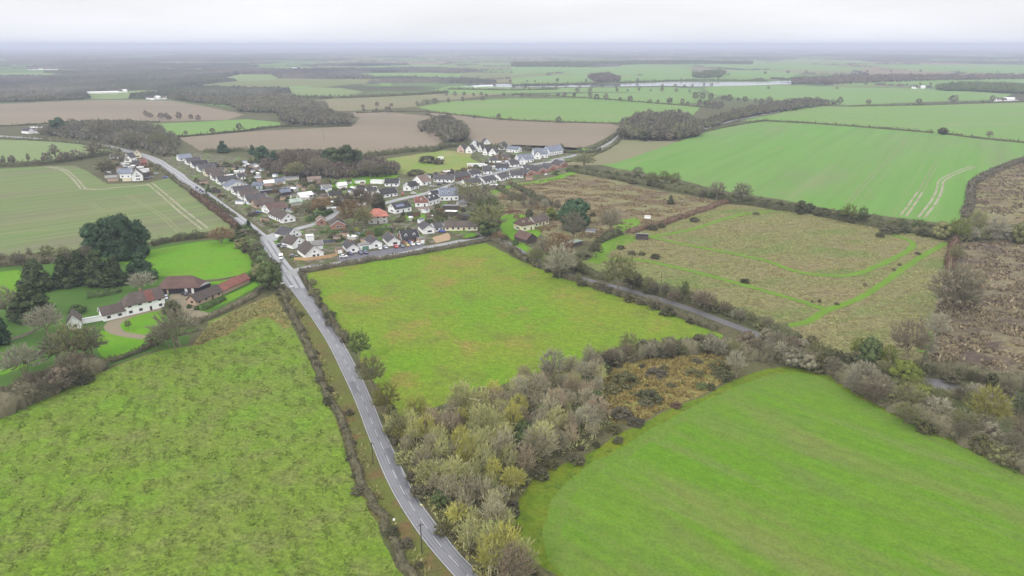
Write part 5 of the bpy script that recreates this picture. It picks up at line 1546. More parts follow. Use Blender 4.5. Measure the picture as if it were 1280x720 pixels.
for a in [
    # farm evergreens
    (118, 315, 276, 'cypress', 'dark', 'smallest left dark cypress of the great clump', 26), (137, 318, 271, 'cypress', 'dark', 'dark cypress in the left half of the great clump', 28),
    (157, 324, 266, 'cypress', 'dark', 'tallest dark cypress at the front of the great clump', 34), (174, 321, 271, 'cypress', 'dark', 'broad dark cypress on the right of the great clump', 30),
    (147, 310, 268, 'cypress', 'dark', 'dark cypress at the back of the great clump', 26), (177, 349, 314, 'conifer', 'dark', 'dark spreading fir right behind the farmhouse', 36),
    (48, 364, 322, 'conifer', 'pine', 'green pine left of the pine row', 38), (84, 357, 316, 'conifer', 'pine', 'tall narrow pine in the row', 32), (104, 354, 311, 'conifer', 'pine', 'tallest pine in the middle of the row', 34),
    (126, 356, 310, 'conifer', 'pine', 'broad pine right of the middle of the row', 38), (146, 356, 318, 'conifer', 'pine', 'end pine of the row, nearest the cypress clump', 28), (42, 398, 347, 'conifer', 'pine', 'large rounded conifer near the left edge', 50),
    (-2, 430, 384, 'conifer', 'dark', 'dark conifer cut by the left edge', 32), (216, 396, 374, 'holm', 'hedge', 'dark little tree at the entrance of the farm yard', 22),
    (60, 420, 383, 'broad', 'pale', 'pale silvery bare tree left of the white outbuilding', 44), (178, 364, 341, 'broad', 'pale', 'pale rounded bare tree behind the farmhouse chimney', 34),
    (96, 455, 404, 'broad', 'olive', 'large olive-brown bare tree below the white outbuilding', 50), (118, 450, 408, 'broad', 'grey', 'grey bare tree left of the orchard lawn', 36), (75, 456, 416, 'low', 'grey', 'spreading bare tree on the left lawn', 46),
    (30, 470, 432, 'low', 'pale', 'pale bare tree near the left edge', 50), (12, 400, 360, 'broad', 'grey', 'thin dark bare tree at the left edge', 40), (222, 434, 387, 'low', 'grey', 'huge round grey bush on the pasture corner', 62),
    (200, 434, 412, 'low', 'mauve', 'dark low tree left of the huge round bush', 34), (161, 412, 400, 'broad', 'grey', 'tiny bare tree on the oval lawn', 9),
    (278, 304, 284, 'low', 'rust', 'russet spreading tree at the top of the paddock', 34), (300, 293, 278, 'conifer', 'hedge', 'dark slim conifer above the paddock', 12), (312, 292, 274, 'conifer', 'dark', 'dark slim conifer beside the junction', 9),
    (338, 362, 325, 'holm', 'ivy', 'large round grey-green willow beside the road', 28), (328, 350, 328, 'holm', 'olive', 'rounded olive tree behind the willow by the road', 22),
    # village
    (402, 265, 247, 'broad', 'rust', 'russet-gold tree behind the side street', 26), (443, 283, 250, 'broad', 'rust', 'large russet tree left of the red-roofed house', 40), (456, 286, 258, 'broad', 'olive', 'olive bare tree against the red-roofed house', 26),
    (430, 268, 240, 'broad', 'purple', 'mauve bare tree behind the large russet tree', 30), (452, 262, 236, 'broad', 'purple', 'tall mauve bare tree above the red-roofed house', 30), (466, 264, 236, 'upright', 'mauve', 'slim mauve bare tree left of the evergreen', 22),
    (474, 262, 240, 'cypress', 'hedge', 'dark ivy-clad tree left of the white bungalow', 16), (279, 191, 175, 'conifer', 'dark', 'dark fir standing before the ploughed field', 15), (316, 193, 180, 'conifer', 'dark', 'small dark fir left of the copse', 9),
    (328, 204, 181, 'cypress', 'dark', 'dark round evergreen at the left end of the village copse', 18), (343, 209, 187, 'conifer', 'dark', 'dark pointed evergreen in front of the village copse', 16), (421, 210, 182, 'holm', 'pine', 'large green pine in the middle of the village copse', 28),
    (436, 212, 180, 'holm', 'pine', 'tallest pine in the village copse', 26), (411, 206, 184, 'holm', 'dark', 'dark pine left of the tallest pines', 18), (446, 210, 186, 'holm', 'pine', 'right-hand pine of the village copse', 20),
    (364, 214, 186, 'upright', 'mauve', 'pinkish bare tree left in the village copse', 24), (385, 216, 188, 'upright', 'mauve', 'pinkish bare tree in the village copse', 28), (400, 220, 196, 'broad', 'grey', 'grey bare tree in front of the village copse', 30),
    (370, 222, 202, 'broad', 'olive', 'olive bare tree at the near side of the village copse', 28), (463, 222, 200, 'broad', 'grey', 'grey bare tree at the right end of the village copse', 28), (480, 221, 204, 'low', 'scrub', 'low scrubby tree by the village meadow', 20),
    (586, 250, 227, 'broad', 'olive', 'round olive bare tree by the white dormered house', 38), (600, 262, 236, 'broad', 'grey', 'large grey bare tree in the belt by the lane', 42), (612, 278, 244, 'broad', 'ivy', 'ivy-clad bare tree in the belt by the lane', 38),
    (611, 293, 256, 'broad', 'olive', 'big pale-olive tree above the lane corner', 46), (598, 284, 258, 'holm', 'hedge', 'dark evergreen behind the long cream bungalow', 24), (612, 296, 272, 'holm', 'hedgeg' if False else 'ivy', 'dark ivy mound at the foot of the big olive tree', 30),
    (622, 300, 290, 'broad', 'rust', 'small reddish bare tree on the lane verge', 20), (570, 244, 228, 'low', 'grey', 'grey thicket right of the dormered house', 20),
    # cottage
    (718, 286, 246, 'cypress', 'dark', 'great dark cypress behind the cottage', 38), (662, 275, 261, 'cypress', 'hedge', 'small dark evergreen behind the cottage roof', 11), (716, 304, 264, 'broad', 'grey', 'round grey bare tree before the great cypress', 32), (700, 330, 290, 'broad', 'rust', 'russet bare tree in front of the cottage', 34),
    (682, 322, 298, 'broad', 'grey', 'grey bare tree at the cottage yard', 30), (700, 348, 306, 'broad', 'pale', 'pale bare tree on the lane bend', 42), (672, 330, 310, 'low', 'olive', 'low olive thicket by the lane', 26), (762, 293, 260, 'broad', 'grey', 'grey bare tree right of the great cypress', 32),
    (744, 322, 302, 'low', 'scrub', 'low grey tree by the oval mound', 20), (772, 364, 316, 'broad', 'olive', 'tall open bare tree on the far side of the lane', 46), (790, 360, 338, 'low', 'scrub', 'low thicket beside the tall open bare tree', 26), (855, 376, 350, 'upright', 'ivy', 'ivy-clad stem tree in the lane hedge', 12),
    (880, 386, 364, 'low', 'mauve', 'mauve thicket in the lane hedge', 34), (838, 255, 243, 'conifer', 'hedge', 'lonely small tree in the brown field', 9), (688, 275, 258, 'holm', 'lime', 'yellow-green small tree behind the cottage', 13),
    (730, 210, 190, 'broad', 'olive', 'olive bare tree at the top of the hawthorn belt', 30), (815, 231, 214, 'broad', 'olive', 'ivy-green tree left in the row on the belt', 15), (830, 233, 213, 'broad', 'lime', 'middle ivy-green tree on the belt', 18), (843, 235, 215, 'broad', 'olive', 'right-hand ivy-green tree on the belt', 16),
    (797, 222, 208, 'broad', 'grey', 'grey bare tree on the belt', 16), (896, 250, 226, 'broad', 'grey', 'open bare oak left of the rounded oak', 22), (926, 252, 228, 'broad', 'grey', 'rounded bare oak on the belt beyond the meadow', 26),
    (1000, 268, 250, 'holm', 'hedge', 'dark ivy tree at the end of the belt above the meadow', 14), (1060, 278, 254, 'broad', 'lime', 'ivy-green tree on the hedge under the big green field', 20), (1077, 280, 258, 'broad', 'ivy', 'second ivy-green tree on the hedge under the big green field', 14),
    # right
    (1176, 299, 274, 'holm', 'olive', 'round olive tree near the field corner', 20), (1196, 302, 272, 'broad', 'lime', 'rounded yellow-olive tree at the field corner', 28), (1218, 298, 262, 'broad', 'olive', 'tall olive bare tree behind the field corner', 24), (1242, 302, 268, 'broad', 'pale', 'pale bare tree right of the field corner', 28),
    (1274, 304, 276, 'holm', 'olive', 'rounded olive tree at the right edge', 22), (1193, 328, 305, 'broad', 'olive', 'small olive tree over the russet hedge', 18), (1187, 398, 330, 'broad', 'grey', 'great grey bare oak right of the meadow', 62), (1203, 392, 345, 'broad', 'mauve', 'mauve bare tree behind the great oak', 40),
    (1168, 426, 390, 'broad', 'pale', 'pale silvery tree below the great oak', 30), (1132, 450, 398, 'broad', 'mauve', 'tall mauve-brown bare tree beside the mown path', 50), (1154, 452, 414, 'broad', 'pale', 'pale bare tree right of the tall mauve tree', 26),
    (1085, 456, 420, 'holm', 'ivy', 'ivy-green tree left of the tall mauve tree', 28), (1108, 462, 430, 'upright', 'lime', 'bright ivy-green tree in front of the tall mauve tree', 26), (1070, 450, 420, 'upright', 'lime', 'small yellow-green tree at the meadow corner', 20),
    (1130, 484, 450, 'holm', 'lime', 'round yellow-green tree on the belt', 38), (1150, 502, 480, 'holm', 'lime', 'small yellow-green bush tree by the pale lane', 24), (1172, 506, 485, 'low', 'olive', 'low olive tree by the pale lane', 30), (1232, 534, 484, 'broad', 'gold', 'tall pale-green tree at the right of the belt', 50),
    (1220, 500, 480, 'low', 'pale', 'pale scrub tree beside the pale lane', 30), (1272, 520, 492, 'broad', 'ivy', 'dark tree at the right edge by the lane', 26),
    # roadside
    (450, 452, 413, 'broad', 'ivy', 'dark ivy-clad bush tree beside the main road', 30), (466, 488, 444, 'broad', 'olive', 'pale grey-green round tree beside the main road', 36), (483, 518, 477, 'broad', 'gold', 'golden-green round tree beside the main road', 36),
    (522, 530, 496, 'broad', 'gold', 'golden-green tree at the head of the copse', 36), (500, 548, 515, 'broad', 'olive', 'olive round tree at the road side of the copse', 30),
    (735, 470, 430, 'upright', 'pale', 'white-barked slim tree over the copse', 20), (690, 478, 435, 'broad', 'pale', 'pale crowned tree over the dark thicket', 34), (785, 442, 415, 'broad', 'olive', 'open olive tree over the bramble belt', 26), (918, 470, 438, 'upright', 'pale', 'pale brush-like tree right of the clearing', 26),
    (1205, 222, 200, 'tall', 'grey', 'x', 0) if False else (1178, 168, 159, 'holm', 'hedge', 'round dark tree in the gap between the green fields', 12),
    (1236, 173, 163, 'broad', 'grey', 'small round tree on the hedge at the right', 9), (178, 228, 214, 'low', 'scrub', 'grey thicket behind the white gabled house', 1) if False else (150, 207, 190, 'broad', 'grey', 'bare tree behind the left hamlet', 22),
    (74, 168, 146, 'cypress', 'dark', 'dark evergreen left beyond the far road', 20), (125, 172, 148, 'broad', 'grey', 'tall bare tree beyond the far road', 30), (165, 185, 162, 'broad', 'grey', 'big bare tree where the road bends', 34), (200, 186, 166, 'broad', 'olive', 'olive bare tree right of the road bend', 26),
    (120, 196, 176, 'broad', 'mauve', 'bare tree at the hamlet end of the drilled fields', 24), (70, 200, 180, 'tall', 'grey', 'slim bare tree between the drilled fields', 14), (134, 218, 200, 'low', 'scrub', 'grey thicket left of the hamlet', 26),
]:
    if a[6] <= 1: continue
    px, base, top, kd, mt, lab, w = a
    T(px, base, top, kd, mt, lab, w)

# bushes breaking up the outline of the hedges
def hedge_bushes(line, step, hr, mats, label, spread=1.2, wr=(1.2, 2.2)):
    C = densify([G(*p) for p in line], step, False, 0, True)
    r = np.random.default_rng(int(abs(C[0][0])) + 5)
    for x, y in C:
        if r.random() < 0.2: continue
        mt = mats[int(r.integers(len(mats)))]
        h = r.uniform(*hr)
        nm = {'scrub': 'grey', 'purple': 'brown', 'hedge': 'dark', 'bramble': 'tan', 'ivy': 'green', 'olive': 'olive', 'redhedge': 'russet', 'grey': 'grey-brown'}[mt]
        lab = '%s bush growing out of the %s' % (nm, label)
        place_tree('bush', x + r.normal() * spread, y + r.normal() * spread, h, h * r.uniform(*wr), mt, 'hedge_bush', lab, 'bush', lab.replace('bush', 'bushes'))


hedge_bushes([(347, 357), (364, 388), (382, 425), (402, 475), (418, 510), (436, 552), (450, 594), (472, 640), (498, 688), (528, 740)], 6, (0.9, 2.2), ['scrub', 'purple', 'bramble', 'hedge'], 'straggly roadside hedge', 1.4)
hedge_bushes([(375, 341), (384, 356), (396, 375), (412, 398), (432, 426), (450, 450), (466, 480), (486, 515)], 6, (1.5, 3.2), ['scrub', 'purple', 'hedge', 'olive'], 'hedge right of the main road', 1.0)
hedge_bushes([(0, 512), (40, 492), (80, 476), (120, 460)], 4.5, (3, 5.5), ['scrub', 'purple', 'grey', 'hedge', 'bramble'], 'overgrown hedge left of the orchard', 4)
hedge_bushes([(902, 438), (975, 448), (1040, 464), (1085, 488), (1150, 522), (1220, 552), (1290, 586)], 5, (3.5, 6), ['scrub', 'hedge', 'grey', 'bramble', 'olive'], 'belt above the cereal field', 2.2, (1.0, 1.7))
hedge_bushes([(740, 456), (780, 451), (820, 443), (860, 439), (895, 438)], 4.5, (2.8, 4.8), ['scrub', 'hedge', 'bramble', 'ivy'], 'bramble belt below the pasture', 3)
hedge_bushes([(790, 356), (820, 366), (850, 374), (880, 384), (915, 396), (955, 412), (1000, 430)], 5, (2.5, 5), ['scrub', 'hedge', 'purple', 'olive'], 'tall lane hedge', 2)
hedge_bushes([(640, 316), (702, 346), (745, 361), (805, 380), (850, 397), (895, 415)], 6, (1.8, 3.6), ['scrub', 'hedge', 'bramble'], 'pasture side of the lane', 1.0)
hedge_bushes([(715, 213), (770, 224), (810, 231), (850, 239), (900, 249), (960, 259), (1010, 266)], 8, (3, 5.5), ['hedge', 'ivy', 'scrub', 'hedge'], 'hawthorn belt', 3)
hedge_bushes([(1020, 268), (1085, 281), (1130, 289), (1180, 298), (1215, 300)], 7, (3, 6), ['hedge', 'ivy', 'scrub', 'olive'], 'hedge under the big green field', 3)
hedge_bushes([(1150, 464), (1185, 468), (1225, 476), (1262, 484), (1300, 492)], 5, (2.5, 4.5), ['scrub', 'hedge', 'purple'], 'bramble bank above the pale lane', 3)
hedge_bushes([(305, 290), (316, 308), (326, 328), (342, 352)], 5, (3.5, 6), ['ivy', 'hedge', 'olive', 'scrub'], 'ivy-green hedge by the junction', 3)
hedge_bushes([(0, 333), (60, 329), (105, 323)], 7, (2.5, 5), ['scrub', 'hedge'], 'hedge below the drilled field', 2.5)
hedge_bushes([(638, 640), (650, 612), (675, 590), (735, 562), (780, 538)], 5, (1.2, 3), ['scrub', 'bramble', 'hedge'], 'field edge of the copse', 1.5)
hedge_bushes([(638, 650), (645, 690), (668, 715), (690, 735)], 4, (1.2, 3), ['scrub', 'bramble', 'hedge'], 'lower field edge of the copse', 1.5)
hedge_bushes([(488, 530), (500, 560), (520, 598), (545, 635), (575, 678), (605, 715)], 4.5, (1.4, 3.2), ['scrub', 'bramble', 'olive', 'purple'], 'road edge of the copse', 1.5)

for ln_ in ([(758, 468), (790, 462), (825, 458), (860, 455)], [(765, 500), (800, 490), (835, 478), (870, 486)], [(775, 515), (805, 508), (835, 500)], [(890, 456), (905, 464)]):
    hedge_bushes(ln_, 4.5, (0.8, 2.2), ['hedge', 'bramble', 'scrub', 'ivy'], 'dead grass of the clearing', 2.5, (1.4, 2.6))
belt_trees([(735, 462), (770, 455), (810, 448), (850, 443), (888, 441)], 10, (5, 7.5), ['upright', 'broad'], ['grey', 'pale', 'olive', 'mauve'], 'feathery row above the clearing', 5)
belt_trees([(795, 358), (830, 369), (870, 382), (910, 396), (960, 414)], 12, (4.5, 7), ['upright', 'broad', 'low'], ['grey', 'olive', 'mauve'], 'feathery row over the lane', 3)
belt_trees([(650, 318), (680, 334), (720, 352), (770, 369), (820, 386)], 8, (3.5, 5.5), ['upright', 'low'], ['grey', 'olive'], 'pasture hedge by the lane', 2)
# ------------------------------------------------------------------ buildings
def roof_mat(name, c, course=0.45):
    t = NT(name, 0.75, 0.25)
    col = t.mix(t.rng(t.noise(3.5, 5, None, 0.65), 0.38, 0.62), c, tuple(v * 0.72 for v in c))
    col = t.mix(t.rng(t.noise(1.2, 4, None, 0.7), 0.56, 0.68), col, (c[0] * 1.05 + 0.012, c[1] * 1.2 + 0.014, c[2] * 0.9 + 0.004))
    oi = t.n('ShaderNodeObjectInfo')
    col = t.scale(col, t.rng(oi.outputs['Random'], 0, 1, 0.85, 1.2))
    t.bump(t.noise(0.35, 3), 0.05, 0.8)
    return t.done(col)


def wall_mat(name, c):
    t = NT(name, 0.8, 0.2)
    col = t.scale(c, t.rng(t.noise(1.6, 5, None, 0.6), 0.3, 0.7, 0.93, 1.05))
    return t.done(col)


RM = {'slate': roof_mat('dark_slate_roof', (0.058, 0.053, 0.058)), 'brown': roof_mat('brown_tile_roof', (0.085, 0.066, 0.058)),
      'blue': roof_mat('blue_grey_slate_roof', (0.15, 0.165, 0.21)), 'red': roof_mat('orange_tile_roof', (0.40, 0.15, 0.11)),
      'rbrown': roof_mat('mottled_red_brown_roof', (0.095, 0.056, 0.047)), 'tan': roof_mat('tan_tile_roof', (0.17, 0.12, 0.10)),
      'grey': roof_mat('grey_felt_roof', (0.16, 0.155, 0.155)), 'black': roof_mat('near_black_roof', (0.035, 0.033, 0.038)),
      'white': wall_mat('white_sheet_roof', (0.62, 0.62, 0.62)), 'rred': roof_mat('red_tile_roof', (0.18, 0.07, 0.056)), 'green': roof_mat('pale_green_sheet_roof', (0.30, 0.36, 0.31))}
WM = {'white': wall_mat('white_render', (0.87, 0.87, 0.86)), 'cream': wall_mat('cream_render', (0.74, 0.68, 0.50)), 'brick': wall_mat('red_brick_wall', (0.36, 0.19, 0.14)),
      'grey': wall_mat('grey_render', (0.48, 0.46, 0.42)), 'tan': wall_mat('tan_brick_wall', (0.44, 0.32, 0.24)), 'black': wall_mat('black_weatherboard', (0.028, 0.026, 0.032)),
      'blue': wall_mat('pale_blue_render', (0.52, 0.58, 0.68)), 'pink': wall_mat('pale_pink_brick', (0.56, 0.40, 0.34)), 'dark': wall_mat('dark_brown_boards', (0.08, 0.065, 0.06)),
      'green': wall_mat('green_door_paint', (0.10, 0.22, 0.16))}
M_GLASS = NT('window_glass', 0.08, 0.6).done((0.045, 0.05, 0.06))
M_FRAME = wall_mat('white_window_frame', (0.75, 0.75, 0.75))
M_DOOR = wall_mat('dark_door_paint', (0.06, 0.05, 0.055))
M_CHIM = wall_mat('chimney_brick', (0.30, 0.17, 0.12))
M_SOLAR = NT('solar_panel_glass', 0.15, 0.6).done((0.10, 0.12, 0.20))


def solid(name, A, u, v, n, lu, lv, t0, t1, mat, parent):
    """slab spanned by u (lu) and v (lv) starting at A, from t0 to t1 along n"""
    A, u, v, n = map(Vector, (A, u, v, n))
    pts = []
    for t_ in (t0, t1):
        for a, b in ((0, 0), (1, 0), (1, 1), (0, 1)):
            pts.append(A + u * lu * a + v * lv * b + n * t_)
    m = MB().add(pts, [(0, 3, 2, 1), (4, 5, 6, 7), (0, 1, 5, 4), (1, 2, 6, 5), (2, 3, 7, 6), (3, 0, 4, 7)])
    return m.build(name, mat, parent)


def window(parent, p, u, n, w, h, pane=True):
    """p lower-left corner on the wall face, u along the wall, n outward"""
    p, u, n = Vector(p), Vector(u), Vector(n)
    z = Vector((0, 0, 1))
    if pane:
        fr = solid('window', p - u * 0.12 - z * 0.12, u, z, n, w + 0.24, h + 0.24, -0.02, 0.05, M_FRAME, parent)
        solid('pane', p, u, z, n, w, h, 0.04, 0.075, M_GLASS, fr)
        fr2 = None
    else:
        solid('window', p, u, z, n, w, h, -0.03, 0.045, M_GLASS, parent)


def gabled(root, L, W, eave, rise, roof, wall, x0=0.0, y0=0.0, rz=0.0, over=0.45, hip=0.0, win=True, pane=False, chim=0, dormers=0, storeys=1, door=True, solar=False, skylights=0, dcol='white', gable_front=False):
    """ridge along local x. Built in a local frame turned by rz about (x0,y0); parts hang on root"""
    c, s = math.cos(rz), math.sin(rz)

    def X(x, y, z):
        return (x0 + x * c - y * s, y0 + x * s + y * c, z)

    def D(x, y, z=0):
        return (x * c - y * s, x * s + y * c, z)
    hl = hip * W / 2
    hr = hl if hip > 0 else 0
    if hip < 0: hr = 0; hl = -hip * W / 2
    top = eave + rise
    m = MB()
    v = [X(0, 0, 0), X(L, 0, 0), X(L, W, 0), X(0, W, 0), X(0, 0, eave), X(L, 0, eave), X(L, W, eave), X(0, W, eave)]
    m.add(v, [(0, 1, 5, 4), (1, 2, 6, 5), (2, 3, 7, 6), (3, 0, 4, 7), (0, 3, 2, 1)])
    if not hl: m.add([X(0, 0, eave), X(0, W, eave), X(0, W / 2, top - 0.06)], [(0, 2, 1)])
    if not hr: m.add([X(L, 0, eave), X(L, W, eave), X(L, W / 2, top - 0.06)], [(0, 1, 2)])
    m.build('wall', WM[wall], root)
    # roof: one slab per slope, 0.18 thick
    o = over; k = rise / (W / 2); ez = eave - o * k
    xl, xr = (-o, L + o)
    rl = -o if not hl else hl - 0.02
    rr = L + o if not hr else L - hr + 0.02
    th = 0.2
    r = MB()
    vt = [X(xl, -o, ez), X(xr, -o, ez), X(rr, W / 2, top), X(rl, W / 2, top), X(xl, W + o, ez), X(xr, W + o, ez)]
    vb = [(a, b, z_ + th) for a, b, z_ in vt]
    f_ = [(0, 1, 2, 3), (5, 4, 3, 2)]
    if hl: f_.append((4, 0, 3))
    if hr: f_.append((1, 5, 2))
    n_ = 6
    r.add(vt + vb, [tuple(reversed(q)) for q in f_] + [tuple(i + n_ for i in q) for q in f_] +
          [(0, 1, 7, 6), (5, 4, 10, 11)] + ([(1, 5, 11, 7)] if hr else [(1, 2, 8, 7), (2, 5, 11, 8)]) + ([(4, 0, 6, 10)] if hl else [(3, 0, 6, 9), (4, 3, 9, 10)]))
    ro = r.build('roof', RM[roof], root)
    # white barge boards
    if not gable_front is None and wall in ('white', 'cream', 'brick', 'pink') and not hip:
        for xx in (xl - 0.06, xr):
            b = MB()
            for ya, yb in ((-o, W / 2), (W + o, W / 2)):
                za, zb = ez, top
                b.add([X(xx, ya, za - 0.1), X(xx + 0.06, ya, za - 0.1), X(xx + 0.06, yb, zb - 0.1), X(xx, yb, zb - 0.1),
                       X(xx, ya, za + 0.22), X(xx + 0.06, ya, za + 0.22), X(xx + 0.06, yb, zb + 0.22), X(xx, yb, zb + 0.22)],
                      [(0, 3, 2, 1), (4, 5, 6, 7), (0, 1, 5, 4), (1, 2, 6, 5), (2, 3, 7, 6), (3, 0, 4, 7)])
            b.build('barge_board', M_FRAME, root)
    if win:
        for st in range(storeys):
            zb = 0.95 + 2.6 * st
            if zb + 1.1 > eave and st: break
            hh = min(1.15, eave - zb - 0.25)
            nW = max(2, int(L / 3.4))
            for i in range(nW):
                xx = L * (i + 0.5) / nW - 0.7
                if door and st == 0 and i == nW // 2:
                    solid('door', X(xx + 0.2, 0, 0.02), D(1, 0), (0, 0, 1), D(0, -1), 0.95, 2.0, -0.02, 0.05, M_DOOR, root)
                    continue
                window(root, X(xx, 0, zb), D(1, 0), D(0, -1), 1.4, hh, pane)
            for side, xx, nn in (('a', 0, -1), ('b', L, 1)):
                if nn == -1:
                    window(root, X(0, W * 0.62, zb), D(0, -1), D(-1, 0), 1.5, hh, pane)
                    if W > 7: window(root, X(0, W * 0.28 + 1, zb), D(0, -1), D(-1, 0), 1.2, hh, pane)
                else:
                    window(root, X(L, W * 0.2, zb), D(0, 1), D(1, 0), 1.5, hh, pane)
                    window(root, X(L, W * 0.62, zb), D(0, 1), D(1, 0), 1.5, hh, pane)
        if rise > 3.0 and not hip:
            window(root, X(0, W / 2 + 0.5, eave + 0.5), D(0, -1), D(-1, 0), 1.0, 0.9, pane)
            window(root, X(L, W / 2 - 0.5, eave + 0.5), D(0, 1), D(1, 0), 1.0, 0.9, pane)
    for i in range(chim):
        cx = L * (0.5 if chim == 1 else (0.15 + 0.7 * i / max(1, chim - 1)))
        ch = MB()
        p = [(cx - .35, W / 2 - .35), (cx + .35, W / 2 - .35), (cx + .35, W / 2 + .35), (cx - .35, W / 2 + .35)]
        vv = [X(a, b, top - 0.7) for a, b in p] + [X(a, b, top + 1.1) for a, b in p]
        ch.add(vv, [(4, 5, 6, 7), (0, 1, 5, 4), (1, 2, 6, 5), (2, 3, 7, 6), (3, 0, 4, 7)])
        ch.build('chimney', M_CHIM, root)
        q = X(cx, W / 2, 0)
        MB().tube((q[0], q[1], top + 1.1), (q[0], q[1], top + 1.5), 0.13, 0.11).build('chimney_pot', M_FRAME if i % 2 else RM['red'], root)
    for i in range(dormers):
        cx = L * (i + 0.5) / dormers
        w_, hz_ = 1.6, 1.5
        yb = 0.28 * W / 2
        zb = eave + yb * k
        dm = MB()
        dm.add([X(cx - w_ / 2, yb, zb), X(cx + w_ / 2, yb, zb), X(cx + w_ / 2, yb, zb + 1.25), X(cx, yb, zb + 1.95), X(cx - w_ / 2, yb, zb + 1.25),
                X(cx - w_ / 2, yb + 2.6, zb + 1.25), X(cx + w_ / 2, yb + 2.6, zb + 1.25), X(cx, yb + 2.8, zb + 1.9)],
               [(0, 1, 2, 3, 4), (1, 6, 2), (0, 4, 5)])
        dd_ = dm.build('dormer', WM[dcol], root)
        MB().add([X(cx - w_ / 2 - .2, yb - .2, zb + 1.15), X(cx, yb - .2, zb + 2.05), X(cx + w_ / 2 + .2, yb - .2, zb + 1.15), X(cx - w_ / 2 - .2, yb + 2.8, zb + 1.15), X(cx, yb + 2.9, zb + 2.05), X(cx + w_ / 2 + .2, yb + 2.8, zb + 1.15)],
                 [(0, 1, 4, 3), (1, 2, 5, 4)]).build('dormer_roof', RM[roof], dd_)
        solid('pane', X(cx - 0.5, yb, zb + 0.3), D(1, 0), (0, 0, 1), D(0, -1), 1.0, 0.85, -0.02, 0.05, M_GLASS, dd_)
    nrm = Vector((0, -k, 1)).normalized()
    nn = D(nrm[0], nrm[1], nrm[2]); sl = Vector((0, 1, k)).normalized(); su = D(0, sl.y, sl.z)
    if solar:
        a0 = X(L * 0.15, W * 0.1, eave + W * 0.1 * k + th)
        npan = int(L * 0.6 / 1.7)
        for i in range(npan):
            for j in range(2):
                p = Vector(a0) + Vector(D(1, 0)) * (1.7 * i) + Vector(su) * (1.15 * j)
                solid('solar_panel', p, D(1, 0), su, nn, 1.6, 1.05, 0.02, 0.08, M_SOLAR, root)
    for i in range(skylights):
        a0 = X(L * (0.25 + 0.4 * i), W * 0.22, eave + W * 0.22 * k + th)
        solid('skylight', a0, D(1, 0), su, nn, 0.8, 1.2, 0.0, 0.08, M_FRAME, root)




def house(label, A, B, D, ridge='p', roof='slate', wall='white', eave=2.6, rise=None, name='bungalow', cat='house', group=None, maxL=None, **k):
    a, b = np.array(G(*A)), np.array(G(*B))
    L = float(np.linalg.norm(b - a)); ang = math.atan2(*(b - a)[::-1])
    cap = maxL or (11.5 if ridge == 'g' else 26)
    if L > cap:
        a = a + (b - a) * (1 - cap / L) / 2; L = cap
    root = empty(name, (a[0], a[1], 0), ang)
    W_ = D if ridge == 'p' else L
    if rise is None: rise = W_ * 0.5 * (0.62 if eave < 3.5 else 0.7)
    if ridge == 'p':
        gabled(root, L, D, eave, rise, roof, wall, **k)
    else:   # gable faces the camera: local ridge runs away from AB
        gabled(root, D, L, eave, rise, roof, wall, x0=L, y0=0, rz=math.pi / 2, **k)
    tag(root, label, cat, group)
    return root


def flat_box(label, A, B, D, h, roof='grey', wall='white', name='garage', cat='garage', group=None, door=None, fall=0.25):
    a, b = np.array(G(*A)), np.array(G(*B))
    L = float(np.linalg.norm(b - a)); ang = math.atan2(*(b - a)[::-1])
    root = empty(name, (a[0], a[1], 0), ang)
    MB().box(0, L, 0, D, 0, h).build('wall', WM[wall], root)
    MB().add([(-.15, -.2, h + fall), (L + .15, -.2, h + fall), (L + .15, D + .15, h + .02), (-.15, D + .15, h + .02), (-.15, -.2, h + fall + .12), (L + .15, -.2, h + fall + .12), (L + .15, D + .15, h + .14), (-.15, D + .15, h + .14)],
             [(0, 3, 2, 1), (4, 5, 6, 7), (0, 1, 5, 4), (1, 2, 6, 5), (2, 3, 7, 6), (3, 0, 4, 7)]).build('roof', RM[roof], root)
    if door:
        MB().box(L * 0.2, L * 0.8, -0.05, 0.02, 0.02, h * 0.82).build('door', WM[door], root)
    tag(root, label, cat, group)
    return root


H = house
# the farm
fm = H('long white farmhouse with a hipped brown roof and a red patch below its chimney', (158, 395.5), (207.5, 383.5), 7.5, 'p', 'brown', 'white', 4.7, 3.9, name='farmhouse', pane=True, storeys=2, hip=-1.0, chim=1)
fw = H('low white wing joined to the left of the long farmhouse', (130, 402.2), (157.6, 395.6), 6.0, 'p', 'brown', 'white', 3.0, 2.6, name='farmhouse_wing', pane=True, door=False)
a, b = np.array(G(158, 395.5)), np.array(G(207.5, 383.5)); Lf = float(np.linalg.norm(b - a))
kf = 3.9 / 3.75
# red re-tiled patch, a thin skin of newer tiles on the front slope
sl = Vector((0, 1, kf)).normalized(); nn = Vector((0, -kf, 1)).normalized()
solid('tile_patch', (Lf * 0.56, -0.3, 4.7 - 0.3 * kf + 0.2), (1, 0, 0), sl, nn, Lf * 0.2, 5.2, 0.0, 0.05, RM['rred'], fm)
tag(flat_box('white garden wall joining the small outbuilding to the farmhouse wing', (103.5, 405), (129, 400.5), 0.5, 2.2, 'white', 'white', 'garden_wall', 'wall', fall=0.02))
H('small white outbuilding with a steep brown roof left of the garden wall', (86, 413), (102.5, 410.2), 8, 'g', 'brown', 'white', 3.0, 3.0, name='outbuilding', cat='outbuilding', door=False)
bn = H('long black weatherboarded barn with a mottled red-brown roof', (198, 368), (249, 366.3), 9.0, 'p', 'rbrown', 'black', 3.2, 4.0, name='barn', cat='barn', win=False, hip=0.8, over=0.6)
bl = float(np.linalg.norm(np.array(G(249, 366.3)) - np.array(G(198, 368))))
